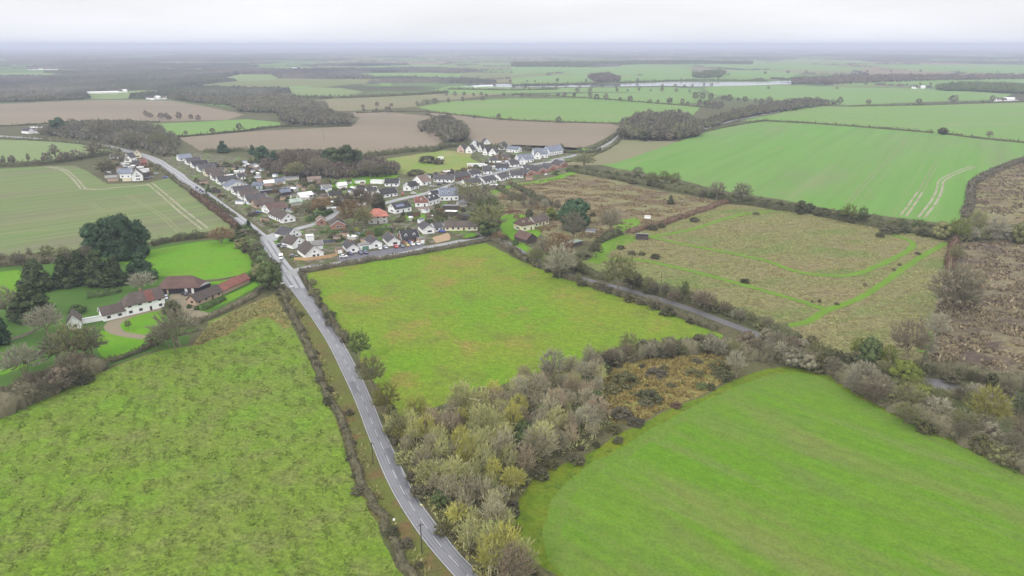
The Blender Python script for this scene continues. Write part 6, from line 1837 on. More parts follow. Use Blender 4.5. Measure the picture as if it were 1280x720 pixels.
for xx in (bl * 0.66, bl * 0.82):
    MB().box(xx, xx + 1.1, -0.12, 0.02, 0.02, 3.0).build('door', M_FRAME, bn)
MB().box(bl * 0.70, bl * 0.80, -0.1, 0.03, 0.02, 3.0).build('doorway', WM['dark'], bn)
MB().box(bl * 0.22, bl * 0.255, -0.1, 0.03, 0.02, 2.1).build('door', WM['tan'], bn)
flat_box('grey lean-to at the right end of the black barn', (250, 366.2), (264, 360.5), 6, 2.6, 'grey', 'black', 'lean_to', 'barn')
H('brick stable range with a dark brown roof beside the farm yard', (246, 382.5), (278, 369.2), 5.5, 'p', 'brown', 'tan', 2.3, 2.5, name='stable', cat='stable')
H('brick stable end with a bright red-tiled roof by the paddock', (279, 368.6), (312.5, 353), 5.5, 'p', 'rred', 'tan', 2.2, 2.3, name='stable', cat='stable', win=False)

# front row facing the centre pasture
H('first white-gabled bungalow from the left in the row facing the pasture', (434.5, 316.5), (449.5, 314.6), 12, 'g', 'slate', 'white', 2.5, chim=1, pane=True)
flat_box('white garage with a green side between the first two gabled bungalows', (450.5, 313), (464, 311.4), 6, 2.6, 'grey', 'white', door='green')
H('second white-gabled bungalow, behind the white and silver cars', (463.5, 311), (478, 309.2), 13, 'g', 'slate', 'white', 2.5, chim=1, pane=True)
H('third white-gabled bungalow with white skylights, behind the red car', (485.5, 308), (500.5, 306.3), 14, 'g', 'slate', 'white', 2.5, skylights=2, chim=1, pane=True)
H('long dark-roofed house with two white dormers behind the parked cars', (503.5, 304.6), (524, 302), 8.5, 'p', 'black', 'brick', 2.6, 4.0, name='house', dormers=2, pane=True)
flat_box('white-doored garage right of the dormered house', (524.6, 305), (532, 304), 6, 2.6, 'grey', 'tan', door='white')
H('white-gabled bungalow beside the gravel drive', (529, 292.8), (543.5, 291.4), 13, 'g', 'slate', 'white', 2.8, pane=True)
H('dark-roofed white annexe right of the gravel drive bungalow', (544, 290), (554, 288.4), 7, 'p', 'slate', 'white', 2.8)
H('long cream bungalow with a plain brown roof by the lane corner', (556, 288.6), (597, 288.2), 8, 'p', 'brown', 'cream', 2.7, 2.6, pane=True)
# corner cluster
H('large white-gabled bungalow with skylights nearest the road junction', (382.5, 324.5), (405, 320.8), 15, 'g', 'brown', 'white', 2.7, 4.0, skylights=2, pane=True)
H('middle bungalow of the corner cluster with a brown roof', (366, 311.5), (384, 307), 11, 'g', 'brown', 'white', 2.6, 3.4, skylights=1, pane=True)
H('rear bungalow of the corner cluster beside the side street', (360, 299.5), (377, 294.5), 11, 'g', 'slate', 'white', 2.6, 3.2, pane=True)
flat_box('white flat-roofed extension behind the corner cluster', (384, 302), (393, 301), 5, 3, 'white', 'white', 'extension', 'building')
flat_box('small white-doored shed left of the first gabled bungalow', (421, 317.5), (429.5, 316.4), 4, 2.5, 'tan', 'tan', 'garden_shed', 'shed', door='white')
H('large white bungalow with a brown roof on the far side of the side street', (336, 271.5), (353, 279.3), 9, 'p', 'brown', 'white', 2.8, 3.2, pane=True)
H('brick and white bungalow with a broad brown gable up the side street', (414, 287), (432, 285.4), 11, 'g', 'brown', 'brick', 2.6, pane=True)
H('small brick bungalow left of the broad brown gable', (396.5, 281.5), (408, 280.6), 8, 'g', 'tan', 'brick', 2.5)
H('red-roofed stone house with a hipped roof in the village centre', (461, 280.4), (484.5, 279), 11, 'p', 'red', 'grey', 5.2, 3.6, name='house', hip=0.8, storeys=2, pane=True, over=0.7)
H('brown-roofed house half hidden by the mauve trees', (437, 248), (444, 248.6), 14, 'g', 'brown', 'cream', 3.0, 3.2, name='house')

# ribbon of bungalows along the village road, far to near
RIB = [((217.5, 198.5), (228, 203.2), 9, 'blue', 'white', 'g', 'pale blue-roofed house at the far end of the ribbon'), ((230, 204), (236, 207), 10, 'slate', 'white', 'g', 'second house from the far end of the ribbon'),
       ((237, 208), (243, 211), 11, 'black', 'white', 'g', 'third house from the far end of the ribbon'), ((244.5, 212.5), (251, 216), 11, 'slate', 'white', 'g', 'fourth house from the far end of the ribbon, beside a pale roof'),
       ((252.5, 217.5), (260, 221.5), 11, 'brown', 'cream', 'g', 'fifth house from the far end, with a brown roof'), ((261.5, 223), (268, 227), 11, 'brown', 'white', 'g', 'sixth house from the far end, close roofs'),
       ((269, 228), (275.5, 231.5), 12, 'slate', 'white', 'g', 'seventh house from the far end, before the wide blue roof'), ((277, 233.5), (286, 239.5), 14, 'blue', 'white', 'p', 'wide blue-grey roofed house in the middle of the ribbon'),
       ((288, 240.5), (295, 245), 11, 'slate', 'white', 'g', 'house just below the wide blue-grey roof'), ((296, 246), (303, 250.5), 11, 'brown', 'white', 'g', 'brown-roofed house two below the wide blue roof'),
       ((304, 252), (311, 256.5), 11, 'slate', 'white', 'g', 'slate-roofed house with the white front by the parked blue car'), ((312, 256), (322, 262), 11, 'brown', 'tan', 'g', 'dark brown-roofed house left of the red roof'),
       ((326.5, 264.5), (338, 268), 11, 'rbrown', 'white', 'g', 'bungalow with a faded red roof above the large white bungalow')]
for A, B, D_, rf, wl, rd, lab in RIB:
    H(lab, A, B, D_ + 3, rd, rf, wl, 2.7, maxL=11 if rd == 'g' else 15, rise=3.2, chim=1 if rf in ('slate', 'brown') else 0, group='bungalows in the ribbon along the village road')
H('pale blue flat-faced house behind the ribbon', (316, 236.5), (327, 236.2), 8, 'p', 'blue', 'blue', 3.0, 2.0, name='house')
flat_box('long low blue-grey roofed shed behind the ribbon', (325, 243.5), (363, 238.6), 5, 2.4, 'blue', 'dark', 'long_shed', 'shed')
flat_box('blue-grey long shed by the copse', (355, 226), (374, 224.5), 5, 2.4, 'blue', 'grey', 'long_shed', 'shed')
# hamlet left of the road
H('big white gabled house with a slate roof above the drilled field', (165.5, 226.6), (179, 225.6), 14, 'g', 'slate', 'white', 5.0, 4.6, name='house', storeys=2, pane=True)
H('slate-roofed left wing of the big white gabled house', (150, 223), (164.5, 222.4), 9, 'p', 'blue', 'white', 4.2, 3.6, name='house', storeys=2, chim=2)
flat_box('white low extension before the big white gabled house', (153.5, 226.8), (164.5, 226.2), 4, 2.6, 'white', 'cream', 'extension', 'building')
flat_box('long dark shed at the left of the hamlet', (131, 223), (147, 222), 7, 2.6, 'black', 'grey', 'long_shed', 'shed')
flat_box('lower dark shed beside the field edge of the hamlet', (135, 227), (147, 226.4), 6, 2.4, 'grey', 'tan', 'long_shed', 'shed')
H('low white cottage at the back of the hamlet', (138, 199.5), (152, 199), 7, 'p', 'brown', 'white', 3.2, name='cottage')
H('white gabled cottage beside the far road', (155, 202.4), (164, 202.8), 8, 'g', 'slate', 'white', 4.4, 4.0, name='cottage', storeys=2)
H('pale gabled cottage nearest the far road', (167, 197.6), (177, 197), 9, 'g', 'tan', 'cream', 4.0, 3.4, name='cottage')
H('small cottage with a bright red roof in the hamlet', (177, 207.5), (184.5, 206.8), 6, 'p', 'rred', 'brick', 2.8, 3.2, name='cottage')
H('dark-roofed cottage left of the bright red roof', (166, 208), (175.5, 207.6), 7, 'p', 'slate', 'tan', 2.8, name='cottage')
flat_box('black garage beside the hamlet car park', (178, 221), (187, 220.6), 6, 2.7, 'black', 'dark')
flat_box('white garage at the back of the hamlet car park', (176, 216), (187, 215), 5, 2.6, 'white', 'white')
# upper village
H('long slate-roofed bungalow at the left end of the upper street', (481, 233), (498, 233), 9, 'p', 'black', 'white', 2.8, 3.0)
H('white-gabled slate bungalow in the middle of the upper left group', (504, 238.2), (513.5, 238.6), 11, 'g', 'black', 'white', 2.8)
H('dark-roofed bungalow right of the white-gabled slate one', (514, 237.5), (524, 235.4), 9, 'p', 'black', 'white', 2.8)
H('white bungalow with a black roof beside the upper street', (477, 247.6), (497, 244.8), 9, 'p', 'black', 'white', 2.8, 3.2, pane=True)
H('white house with a tan roof and tall gable on the upper street', (515, 230), (529, 232.4), 10, 'g', 'tan', 'white', 3.0, 4.6, name='house')
H('white house with solar panels on its long roof below the upper street', (494, 267.5), (514.5, 263.8), 9, 'p', 'black', 'white', 3.4, 3.2, name='house', solar=True, pane=True)
H('white house with a red front roof below the upper street', (519, 258.4), (535, 258), 8, 'p', 'rred', 'white', 3.2, 3.0, name='house', dormers=1)
H('dark-roofed white house between the red roof and the dormered house', (536.5, 257.6), (549.5, 253.6), 8, 'p', 'black', 'white', 4.0, 2.8, name='house', skylights=2)
flat_box('low white flat-roofed building below the red front roof', (524, 266.6), (537, 266), 6, 2.7, 'tan', 'white', 'outbuilding', 'outbuilding')
H('tall white house with blue-grey roof, three dormers and a brick chimney', (550, 251), (573, 250.2), 10, 'p', 'blue', 'white', 4.0, 4.6, name='house', dormers=3, chim=1, pane=True)
for A, B, D_, rf, wl, rd, lab in [((542, 227.5), (567, 228), 9, 'slate', 'white', 'p', 'first slate bungalow on the north side of the upper street'), ((569.5, 226.5), (588, 222.4), 9, 'slate', 'brick', 'p', 'second bungalow on the north side, with a brick gable'),
                                  ((589, 222), (602, 219.8), 9, 'slate', 'white', 'p', 'third slate bungalow on the north side of the upper street'), ((604, 217.5), (615, 217.4), 11, 'slate', 'white', 'p', 'fourth bungalow on the north side, with a white gable'),
                                  ((620, 213), (636, 212.6), 9, 'slate', 'blue', 'p', 'pale blue-walled bungalow on the north side'), ((638, 209), (649, 208.4), 9, 'slate', 'white', 'p', 'last white bungalow on the north side of the street'),
                                  ((583, 234), (602, 231.2), 9, 'slate', 'white', 'p', 'first slate bungalow on the south side of the upper street'), ((606, 230.6), (621, 227.6), 9, 'slate', 'white', 'p', 'second slate bungalow on the south side'),
                                  ((626, 226.6), (637, 223.4), 9, 'slate', 'white', 'p', 'third small bungalow on the south side'), ((638.5, 222.8), (654, 222.4), 9, 'slate', 'white', 'p', 'fourth long bungalow on the south side'),
                                  ((658, 221), (668, 219.8), 14, 'slate', 'brick', 'g', 'first brick-gabled bungalow of the eastern four'), ((673, 217.8), (683, 216.6), 14, 'slate', 'brick', 'g', 'second brick-gabled bungalow of the eastern four'),
                                  ((685.5, 214.4), (696, 213.2), 14, 'slate', 'brick', 'g', 'third brick-gabled bungalow of the eastern four'), ((700, 210), (710, 208.8), 14, 'slate', 'brick', 'g', 'last brick-gabled bungalow of the eastern four, beside the brown field')]:
    H(lab, A, B, D_, rd, rf, wl, 2.7, chim=0, group='bungalows along the upper street')
    # low white garage beside each
flat_box('orange wooden shed behind the first brick-gabled bungalow', (659, 225.4), (666, 225), 4, 2.4, 'tan', 'tan', 'garden_shed', 'shed')
H('blue-grey roofed white house with three small dormers in the north', (649, 204.2), (667.5, 202.6), 10, 'p', 'blue', 'white', 3.6, 4.2, name='house', dormers=3)
H('white front gable of the blue-grey roofed northern house', (649, 205.8), (657, 205.4), 6, 'g', 'blue', 'white', 3.4, 3.4, name='house')
H('large slate-roofed white house with twin gables by the bright lane', (668, 197.8), (685, 197.2), 12, 'p', 'blue', 'white', 4.2, 4.8, name='house', dormers=2)
H('white house with a steep roof nearest the bright lane', (687, 194.8), (704, 192), 11, 'p', 'blue', 'white', 4.2, 4.8, name='house', chim=1)
H('left gabled front of the large slate-roofed white house', (668, 199), (676, 199), 6, 'g', 'slate', 'white', 4.0, 4.0, name='house')
for i, (A, B, D_, wl, rf) in enumerate([((571.5, 190.5), (580, 190.8), 12, 'pink', 'slate'), ((582, 191.2), (590, 191.6), 11, 'white', 'slate'), ((592, 188.6), (598, 188.8), 10, 'white', 'slate'), ((597.5, 190), (602.5, 190.2), 10, 'white', 'slate'),
                                        ((603.5, 193.6), (609, 194), 10, 'white', 'slate'), ((611, 194.8), (620, 195.2), 11, 'white', 'slate'), ((588, 184.6), (598, 184.6), 10, 'white', 'blue'), ((604, 182.8), (613, 182.4), 10, 'white', 'slate'),
                                        ((623, 187), (631, 187.4), 10, 'white', 'slate'), ((633, 189.8), (647, 191), 9, 'white', 'blue')]):
    H(['pink-gabled steep house at the left of the northern cluster', 'steep white gable next to the pink one', 'third steep white gable of the northern cluster', 'fourth steep white gable of the northern cluster', 'fifth narrow white gable of the northern cluster',
       'sixth white gable at the front right of the northern cluster', 'back-row pale house above the steep gables', 'back-row white house behind the narrow gables', 'white gable at the right of the northern cluster', 'long low white house at the right end of the northern cluster'][i],
      A, B, D_, 'g' if i != 9 else 'p', rf, wl, 3.4, 4.6 if i != 9 else 2.6, name='house', group='steep-gabled houses at the north edge')
for A, B, lab in [((548, 199.8), (554.5, 199.6), 'white static caravan in the village meadow'), ((463, 229.4), (478, 230), 'pale tent-like greenhouse at the edge of the back lawn'), ((584, 208.6), (606, 208.4), 'long white polytunnel above the upper street'), ((443.5, 229.6), (457, 229), 'grey metal garden building on the back lawn')]:
    flat_box(lab, A, B, 4.5, 2.5, 'white' if 'grey' not in lab else 'grey', 'white', 'caravan' if 'caravan' in lab else 'garden_building', 'caravan' if 'caravan' in lab else 'greenhouse')
for A, B, D_, rf, wl, lab in [((298, 224.5), (307, 223.6), 7, 'slate', 'white', 'small white outhouse in the back plots behind the ribbon'), ((331, 233), (343, 232), 6, 'white', 'pink', 'pale-roofed garden house beside the blue shed'),
                              ((345, 231), (357, 229.6), 6, 'blue', 'white', 'blue-roofed white garden house near the copse'), ((386, 228.5), (401, 227.4), 6, 'tan', 'white', 'pale tented garden house below the copse'),
                              ((376, 249.6), (392, 247), 7, 'white', 'grey', 'long pale greenhouse in the middle of the gardens'), ((364, 257.6), (378, 256), 6, 'green', 'grey', 'green-roofed garden building beside the long pale greenhouse'),
                              ((404, 239), (415, 237.8), 6, 'grey', 'white', 'grey-roofed garden building among the plots'), ((424, 236), (434, 235), 6, 'white', 'white', 'white garden building above the mauve trees'),
                              ((412, 248.6), (428, 247.4), 8, 'black', 'cream', 'dark-roofed house behind the russet-gold tree'), ((460, 243), (472, 241.6), 7, 'black', 'white', 'dark-roofed house left of the black-roofed bungalow'),
                              ((352, 245), (364, 243.4), 6, 'blue', 'dark', 'blue-grey roofed workshop behind the ribbon'), ((322, 250.6), (333, 249.6), 7, 'slate', 'white', 'rear extension house behind the dark roofs'),
                              ((540, 246.8), (549, 245.6), 6, 'black', 'white', 'small black-roofed garage house left of the dormered house'), ((574, 259), (584, 258), 6, 'grey', 'grey', 'grey outbuilding right of the workshop'),
                              ((392, 312.6), (404, 311), 6, 'grey', 'white', 'grey-roofed annexe behind the corner cluster'), ((300, 236), (309, 234.8), 7, 'brown', 'white', 'brown-roofed extension behind the wide blue roof'),
                              ((284, 226), (293, 225), 7, 'white', 'white', 'white-roofed extension behind the ribbon'), ((259, 212.8), (268, 212), 7, 'white', 'white', 'white-roofed outbuilding behind the far ribbon'),
                              ((272, 216.6), (281, 215.8), 7, 'slate', 'white', 'slate outhouse behind the far ribbon'), ((655, 213.4), (668, 212.4), 7, 'slate', 'white', 'white bungalow behind the first brick gable'),
                              ((612, 203.6), (622, 203.4), 7, 'slate', 'white', 'small white house above the upper street'), ((628, 199), (640, 198.8), 7, 'slate', 'white', 'dark-roofed white house below the northern cluster')]:
    H(lab, A, B, D_, 'p', rf, wl, 2.6, 1.9, name='garden_house', cat='house', win=D_ > 6)
# cream cottage and its barn
H('cream cottage with a mottled red-brown roof by the lane', (652, 289.6), (668, 286.8), 9, 'p', 'rbrown', 'cream', 4.0, 3.6, name='cottage', pane=True, hip=0.7, dormers=2, dcol='cream')
H('lower right wing of the cream cottage', (668.5, 284.4), (686, 279.6), 7, 'p', 'brown', 'cream', 3.2, 3.0, name='cottage')
H('dark wooden barn with a red roof before the cream cottage', (643, 300), (658, 305), 8, 'p', 'rbrown', 'dark', 2.6, 3.0, name='barn', cat='barn', win=False)
flat_box('glass-roofed low shed behind the thicket by the cottage', (709, 311), (728, 306), 5, 2.2, 'green', 'dark', 'garden_building', 'shed')
sh = flat_box('derelict wooden field shelter at the corner of the mown path', (795, 299.5), (810, 300), 5, 2.6, 'grey', 'dark', 'field_shelter', 'shelter', fall=0.8)
flat_box('white field trailer beside the riding strip', (805.5, 273), (813, 273.6), 2, 1.6, 'white', 'white', 'trailer', 'trailer')
flat_box('grey tarpaulin-covered heap under the great cypress', (731, 290.4), (744, 291.4), 4, 1.3, 'blue', 'grey', 'covered_heap', 'heap')
flat_box('long black-roofed shed behind the long cream bungalow', (571, 273.4), (584, 276), 5, 2.4, 'black', 'dark', 'long_shed', 'shed')
flat_box('white-roofed shed in the gardens above the long cream bungalow', (556, 269), (570, 269.6), 5, 2.4, 'white', 'dark', 'garden_shed', 'shed')
flat_box('grey roofed workshop in the gardens behind the dormered house', (553, 262), (572, 262.4), 6, 2.5, 'grey', 'dark', 'workshop', 'shed')

# far farms and houses
for px_, py_, n, lab in [(193, 124.5, 4, 'white far farmhouse beyond the long ploughed field'), (277, 123.5, 6, 'white far house in the group left of the dark wood'), (38, 166, 4, 'white building in the yard left of the far road'),
                         (95, 169.5, 3, 'pale roofed building behind the far road'), (1148, 110.8, 3, 'white far house in the avenue on the right'), (1258, 127, 5, 'white farm building at the right edge of the fields'),
                         (855, 79.5, 3, 'far white farm on the skyline wood'), (52, 87.5, 5, 'far house on the left among the woods'), (372, 85.4, 2, 'far white shed in the left distance'), (150, 116, 3, 'far pale greenhouse strip on the left')]:
    for i in range(n):
        u_ = px_ + (i - n / 2) * (5.2 if py_ > 100 else 7) + rng.uniform(-1, 1)
        v_ = py_ + rng.uniform(-0.5, 0.5) * (1 if py_ > 100 else 0.2)
        x, y = G(u_, v_)
        root = empty('far_house', (x, y, 0), rng.uniform(-0.6, 0.6))
        L_ = rng.uniform(9, 18) * (1 if py_ > 100 else 1.6)
        gabled(root, L_, 8, rng.uniform(3, 5), 3.2, ['slate', 'brown', 'white', 'tan'][i % 4], 'white', win=False)
        tag(root, lab + (', %s from the left' % ORD[i] if n > 1 else ''), 'house', 'far houses: ' + lab)
x, y = G(123, 116.5)
for u0, u1, v_, lab in [(108, 148, 117.5, 'long white glasshouse roof in the left distance'), (594, 616, 109.6, 'long white farm shed beyond the stubble field')]:
    a_, b_ = np.array(G(u0, v_)), np.array(G(u1, v_ - 1))
    root = empty('far_shed', (a_[0], a_[1], 0), math.atan2(*(b_ - a_)[::-1]))
    gabled(root, float(np.linalg.norm(b_ - a_)), 9, 3, 2, 'white', 'white', win=False)
    tag(root, lab, 'shed')

# ------------------------------------------------------------------ garden sheds, greenhouses, trees and shrubs in the plots
PLOT = [(262, 228), (300, 222), (345, 224), (420, 228), (462, 232), (470, 246), (440, 262), (395, 268), (360, 272), (330, 252), (300, 238)]
used_h = []
for o in list(COL.objects):
    if o.get('category') in ('house', 'garage', 'shed', 'barn', 'building') and o.parent is None:
        used_h.append((o.location.x, o.location.y))
UH = np.array(used_h)
AREAS = {'in the long gardens behind the ribbon': PLOT, 'in the back plots of the village': [(262, 205), (320, 203), (345, 214), (350, 222), (300, 220), (270, 212)],
         'between the upper street and the cream bungalow': [(520, 262), (560, 258), (585, 264), (590, 276), (560, 278), (530, 282), (505, 280), (490, 274)],
         'behind the upper street houses': [(530, 216), (575, 212), (620, 204), (650, 198), (660, 202), (600, 214), (560, 220), (530, 224)],
         'on the south side of the upper street': [(575, 240), (600, 238), (640, 228), (690, 220), (715, 211), (716, 213), (650, 228), (610, 240), (585, 250)],
         'in the front gardens by the junction': [(372, 322), (380, 328), (362, 312), (345, 296), (356, 292), (362, 305)],
         'behind the front row of bungalows': [(410, 290), (440, 290), (480, 290), (520, 286), (525, 292), (480, 300), (440, 306), (412, 310)],
         'in the front gardens of the ribbon': [(240, 221), (262, 233), (290, 252), (318, 270), (330, 280), (322, 280), (300, 265), (275, 249), (250, 233)],
         'in the north-east plots': [(620, 196), (660, 196), (668, 204), (640, 208), (612, 212), (600, 206)],
         'around the hamlet': [(125, 214), (150, 205), (190, 206), (200, 214), (188, 219), (150, 218), (132, 220)]}
SC = 0
for nm, poly in AREAS.items():
    P = scatter(poly, 5.8, 17)
    rs2 = np.random.default_rng(len(nm))
    for x, y in P:
        if np.min(np.hypot(UH[:, 0] - x + 4, UH[:, 1] - y + 5)) < 8: continue
        q = rs2.random()
        if q < 0.24 and SC < 190:
            SC += 1
            kind = ['wooden', 'pale', 'dark', 'white'][rs2.integers(4)]
            root = empty('garden_shed', (x, y, 0), rs2.uniform(-0.7, 0.7))
            L_, W_ = rs2.uniform(2.6, 6.5), rs2.uniform(2.2, 3.8)
            wl = {'wooden': 'tan', 'pale': 'grey', 'dark': 'dark', 'white': 'white'}[kind]
            rf = {'wooden': 'brown', 'pale': 'white', 'dark': 'black', 'white': 'blue'}[kind]
            hh = rs2.uniform(1.9, 2.4)
            MB().box(0, L_, 0, W_, 0, hh).build('wall', WM[wl], root)
            MB().add([(-.15, -.15, hh), (L_ + .15, -.15, hh), (L_ + .15, W_ + .15, hh), (-.15, W_ + .15, hh), (-.15, W_ / 2, hh + .7), (L_ + .15, W_ / 2, hh + .7)],
                     [(0, 1, 5, 4), (2, 3, 4, 5), (0, 4, 3), (1, 2, 5), (0, 3, 2, 1)]).build('roof', RM[rf], root)
            lab = '%s garden shed %s' % (kind, nm)
            tag(root, lab, 'shed', lab.replace('shed', 'sheds'))
        elif q < 0.66:
            mt = ['hedge', 'hedgeg', 'scrub', 'bramble', 'ivy', 'scrub', 'purple', 'rust'][rs2.integers(8)]
            cn = {'hedge': 'dark', 'hedgeg': 'green', 'scrub': 'grey', 'bramble': 'brownish', 'ivy': 'ivy-green', 'purple': 'purple-grey', 'rust': 'russet'}[mt]
            h = rs2.uniform(1.2, 3.4)
            lab = '%s garden shrub %s' % (cn, nm)
            place_tree('bush', x, y, h, h * rs2.uniform(1.0, 2.2), mt, 'garden_shrub', lab, 'shrub', lab.replace('shrub', 'shrubs'))
        elif 0.66 < q < 0.76:
            mt = ['grey', 'mauve', 'olive', 'rust'][rs2.integers(4)]
            lab = '%s bare garden tree %s' % ({'grey': 'grey', 'mauve': 'mauve', 'olive': 'olive', 'rust': 'russet'}[mt], nm)
            place_tree('broad', x, y, rs2.uniform(3.5, 6.5), None, mt, 'garden_tree', lab, 'tree', lab.replace('tree', 'trees'))

for i, (a_, b_) in enumerate([((262, 213), (292, 207)), ((270, 221), (304, 213)), ((280, 228), (318, 219)), ((292, 234), (322, 228)), ((300, 240), (330, 234)), ((312, 246), (350, 238)), ((322, 254), (362, 248)), ((332, 262), (372, 256)), ((352, 266), (392, 258)),
                              ((372, 232), (400, 228)), ((384, 240), (420, 236)), ((560, 254), (592, 258)), ((516, 276), (548, 280)), ((400, 292), (430, 290)), ((430, 306), (462, 300))]):
    hedge('garden_hedge', [a_, ((a_[0] + b_[0]) / 2, (a_[1] + b_[1]) / 2), b_], [1.6, 2.2, 1.8], 2.0, ['hedge', 'hedgeg', 'scrub'][i % 3],
          'garden hedge between plots, %s from the far end of the village' % ORD[i], 'hedge', 'garden hedges between the village plots', dens=9)
# ------------------------------------------------------------------ fences
def fence(px, h, mat, label, n=None, name='fence', wall=False):
    C = densify([G(*p) for p in px], 1.8, False)
    root = empty(name, (C[0][0], C[0][1], 0))
    M = wall_mat(name + '_paint', mat) if isinstance(mat, tuple) else mat
    pm = MB().box(0, 1, -0.03, 0.03, 0.05, h).mesh('panel', M)
    qm = MB().box(-0.06, 0.06, -0.06, 0.06, 0, h + 0.12).mesh('post', M)
    for i in range(len(C) - 1):
        d_ = C[i + 1] - C[i]; ln = float(np.linalg.norm(d_)); an = math.atan2(d_[1], d_[0])
        o = link('panel', pm, root, (C[i][0] - C[0][0], C[i][1] - C[0][1], 0), an); o.scale = (ln, 1, 1)
        if not wall: link('post', qm, root, (C[i][0] - C[0][0], C[i][1] - C[0][1], 0), an)
    tag(root, label, 'wall' if wall else 'fence')


fence([(368, 325.5), (384, 325.8), (400, 324), (413, 322), (422, 319.5)], 1.8, (0.55, 0.36, 0.2), 'orange-brown panel fence around the corner bungalow garden')
fence([(256, 352.5), (275, 351), (300, 346.5)], 1.1, (0.2, 0.17, 0.12), 'thin wooden fence across the farm paddock')
fence([(622, 268), (634, 266.6), (650, 265)], 1.6, (0.16, 0.08, 0.06), 'dark red-brown fence behind the cottage lawn')
fence([(14, 426), (30, 421), (45, 414)], 1.2, (0.3, 0.27, 0.2), 'pale post and panel fence on the left lawn')
fence([(395, 304), (412, 303.4), (420, 302)], 1.7, (0.10, 0.10, 0.13), 'dark fence behind the corner bungalow')

# ------------------------------------------------------------------ cars
CARP = {}
M_TYREB = plain('black_tyre_rubber', (0.02, 0.02, 0.02), 0.8, 0.05)
M_HUB = NT('grey_wheel_rim', 0.4, 0.5).done((0.35, 0.35, 0.36))
M_LAMP = NT('tail_lamp_red', 0.3, 0.5).done((0.4, 0.02, 0.02))


def paint(c):
    if c not in CARP:
        t = NT('car_paint', 0.28, 0.6); t.b.inputs['Coat Weight'].default_value = 0.5
        CARP[c] = t.done(c)
    return CARP[c]


def car(px, py, heading, c, label, kind='car', group='cars parked in the village'):
    x, y = G(px, py)
    root = empty('van' if kind == 'van' else 'parked_car', (x, y, 0.13), heading)
    if kind == 'van':
        prof = [(-2.5, .35), (-2.5, 2.2), (0.9, 2.25), (1.3, 2.1), (1.9, 1.25), (2.45, 1.05), (2.5, .35)]
        glass = [(0.95, 2.0), (1.28, 1.95), (1.8, 1.28), (0.95, 1.28)]
        wd = 0.98
    else:
        prof = [(-2.1, .32), (-2.12, .85), (-1.95, 1.0), (-1.3, 1.05), (1.0, 0.98), (1.95, .82), (2.1, .6), (2.1, .32)]
        glass = None
        wd = 0.88
    n = len(prof)
    v = [(a, -wd, b) for a, b in prof] + [(a, wd, b) for a, b in prof]
    f = [tuple(range(n)), tuple(range(2 * n - 1, n - 1, -1))] + [(i, n + i, n + (i + 1) % n, (i + 1) % n) for i in range(n)]
    MB().add(v, f).build('body', paint(c), root)
    if kind == 'van':
        MB().add([(0.95, -1.0, 1.28), (1.8, -1.0, 1.28), (1.3, -1.0, 1.98), (0.95, -1.0, 1.98)], [(0, 1, 2, 3)]).add(
            [(0.95, 1.0, 1.28), (1.8, 1.0, 1.28), (1.3, 1.0, 1.98), (0.95, 1.0, 1.98)], [(3, 2, 1, 0)]).build('side_window', M_GLASS, root)
        MB().add([(1.93, -.9, 1.27), (1.93, .9, 1.27), (1.35, .85, 2.1), (1.35, -.85, 2.1)], [(0, 1, 2, 3)]).build('windscreen', M_GLASS, root)
    else:
        b0, b1 = (-1.75, 1.03), (0.95, 0.99)
        t0_, t1_ = (-1.25, 1.45), (0.25, 1.47)
        w1 = 0.66
        cv = [(b0[0], -wd + .04, b0[1]), (b1[0], -wd + .04, b1[1]), (b1[0], wd - .04, b1[1]), (b0[0], wd - .04, b0[1]), (t0_[0], -w1, t0_[1]), (t1_[0], -w1, t1_[1]), (t1_[0], w1, t1_[1]), (t0_[0], w1, t0_[1])]
        MB().add(cv, [(0, 1, 5, 4), (1, 2, 6, 5), (2, 3, 7, 6), (3, 0, 4, 7)]).build('window_glass', M_GLASS, root)
        MB().box(t0_[0] - .03, t1_[0] + .05, -w1 - .02, w1 + .02, 1.45, 1.52).build('car_roof', paint(c), root)
    for sx in (-1.3, 1.3):
        for sy in (-1, 1):
            MB().tube((sx, sy * (wd - .12), .33), (sx, sy * (wd + .03), .33), .33, .33, 10).build('wheel', M_TYREB, root)
    tag(root, label, 'van' if kind == 'van' else 'car', group)


dn = -R(62)
WHT, SIL, RED, NAVY, BLK, BLU, GRY, TAN = (0.78, 0.78, 0.78), (0.42, 0.43, 0.46), (0.5, 0.03, 0.04), (0.05, 0.05, 0.13), (0.02, 0.02, 0.025), (0.05, 0.08, 0.4), (0.14, 0.14, 0.16), (0.5, 0.36, 0.12)
car(474.5, 311.3, dn, WHT, 'white car before the second gabled bungalow'); car(482, 310.3, dn, SIL, 'silver car right of the white one'); car(495, 309.3, dn, RED, 'bright red car before the third gabled bungalow')
car(502.6, 308.6, dn, GRY, 'dark grey car right of the red one'); car(509, 307.4, dn, TAN, 'tan pickup covered with a yellow load'); car(515.6, 306.3, dn, WHT, 'white car between the tan pickup and the last white car')
car(522.4, 305.6, dn, WHT, 'last white car at the right of the parking row'); car(437.5, 318.3, dn + 0.3, NAVY, 'navy car before the first gabled bungalow'); car(450.6, 317.2, dn, NAVY, 'navy car before the white garage')
car(457.3, 316.6, dn, NAVY, 'second navy car before the white garage'); car(429.5, 322, R(14), WHT, 'white hatchback on the street by the panel fence'); car(552.6, 290.4, R(-20), BLU, 'bright blue car by the gravel drive')
car(513, 304.4, dn, BLU, 'blue car close to the dormered house')
car(351.5, 323.4, R(105) + math.pi, WHT, 'white van waiting at the junction on the main road', 'van', 'vans'); car(367, 321.5, R(8), GRY, 'dark car on the drive of the corner bungalow')
car(350, 307.6, R(40), GRY, 'dark grey car with a white roof line beside the corner cluster'); car(356, 309.3, R(40), SIL, 'silver car in front of the corner cluster')
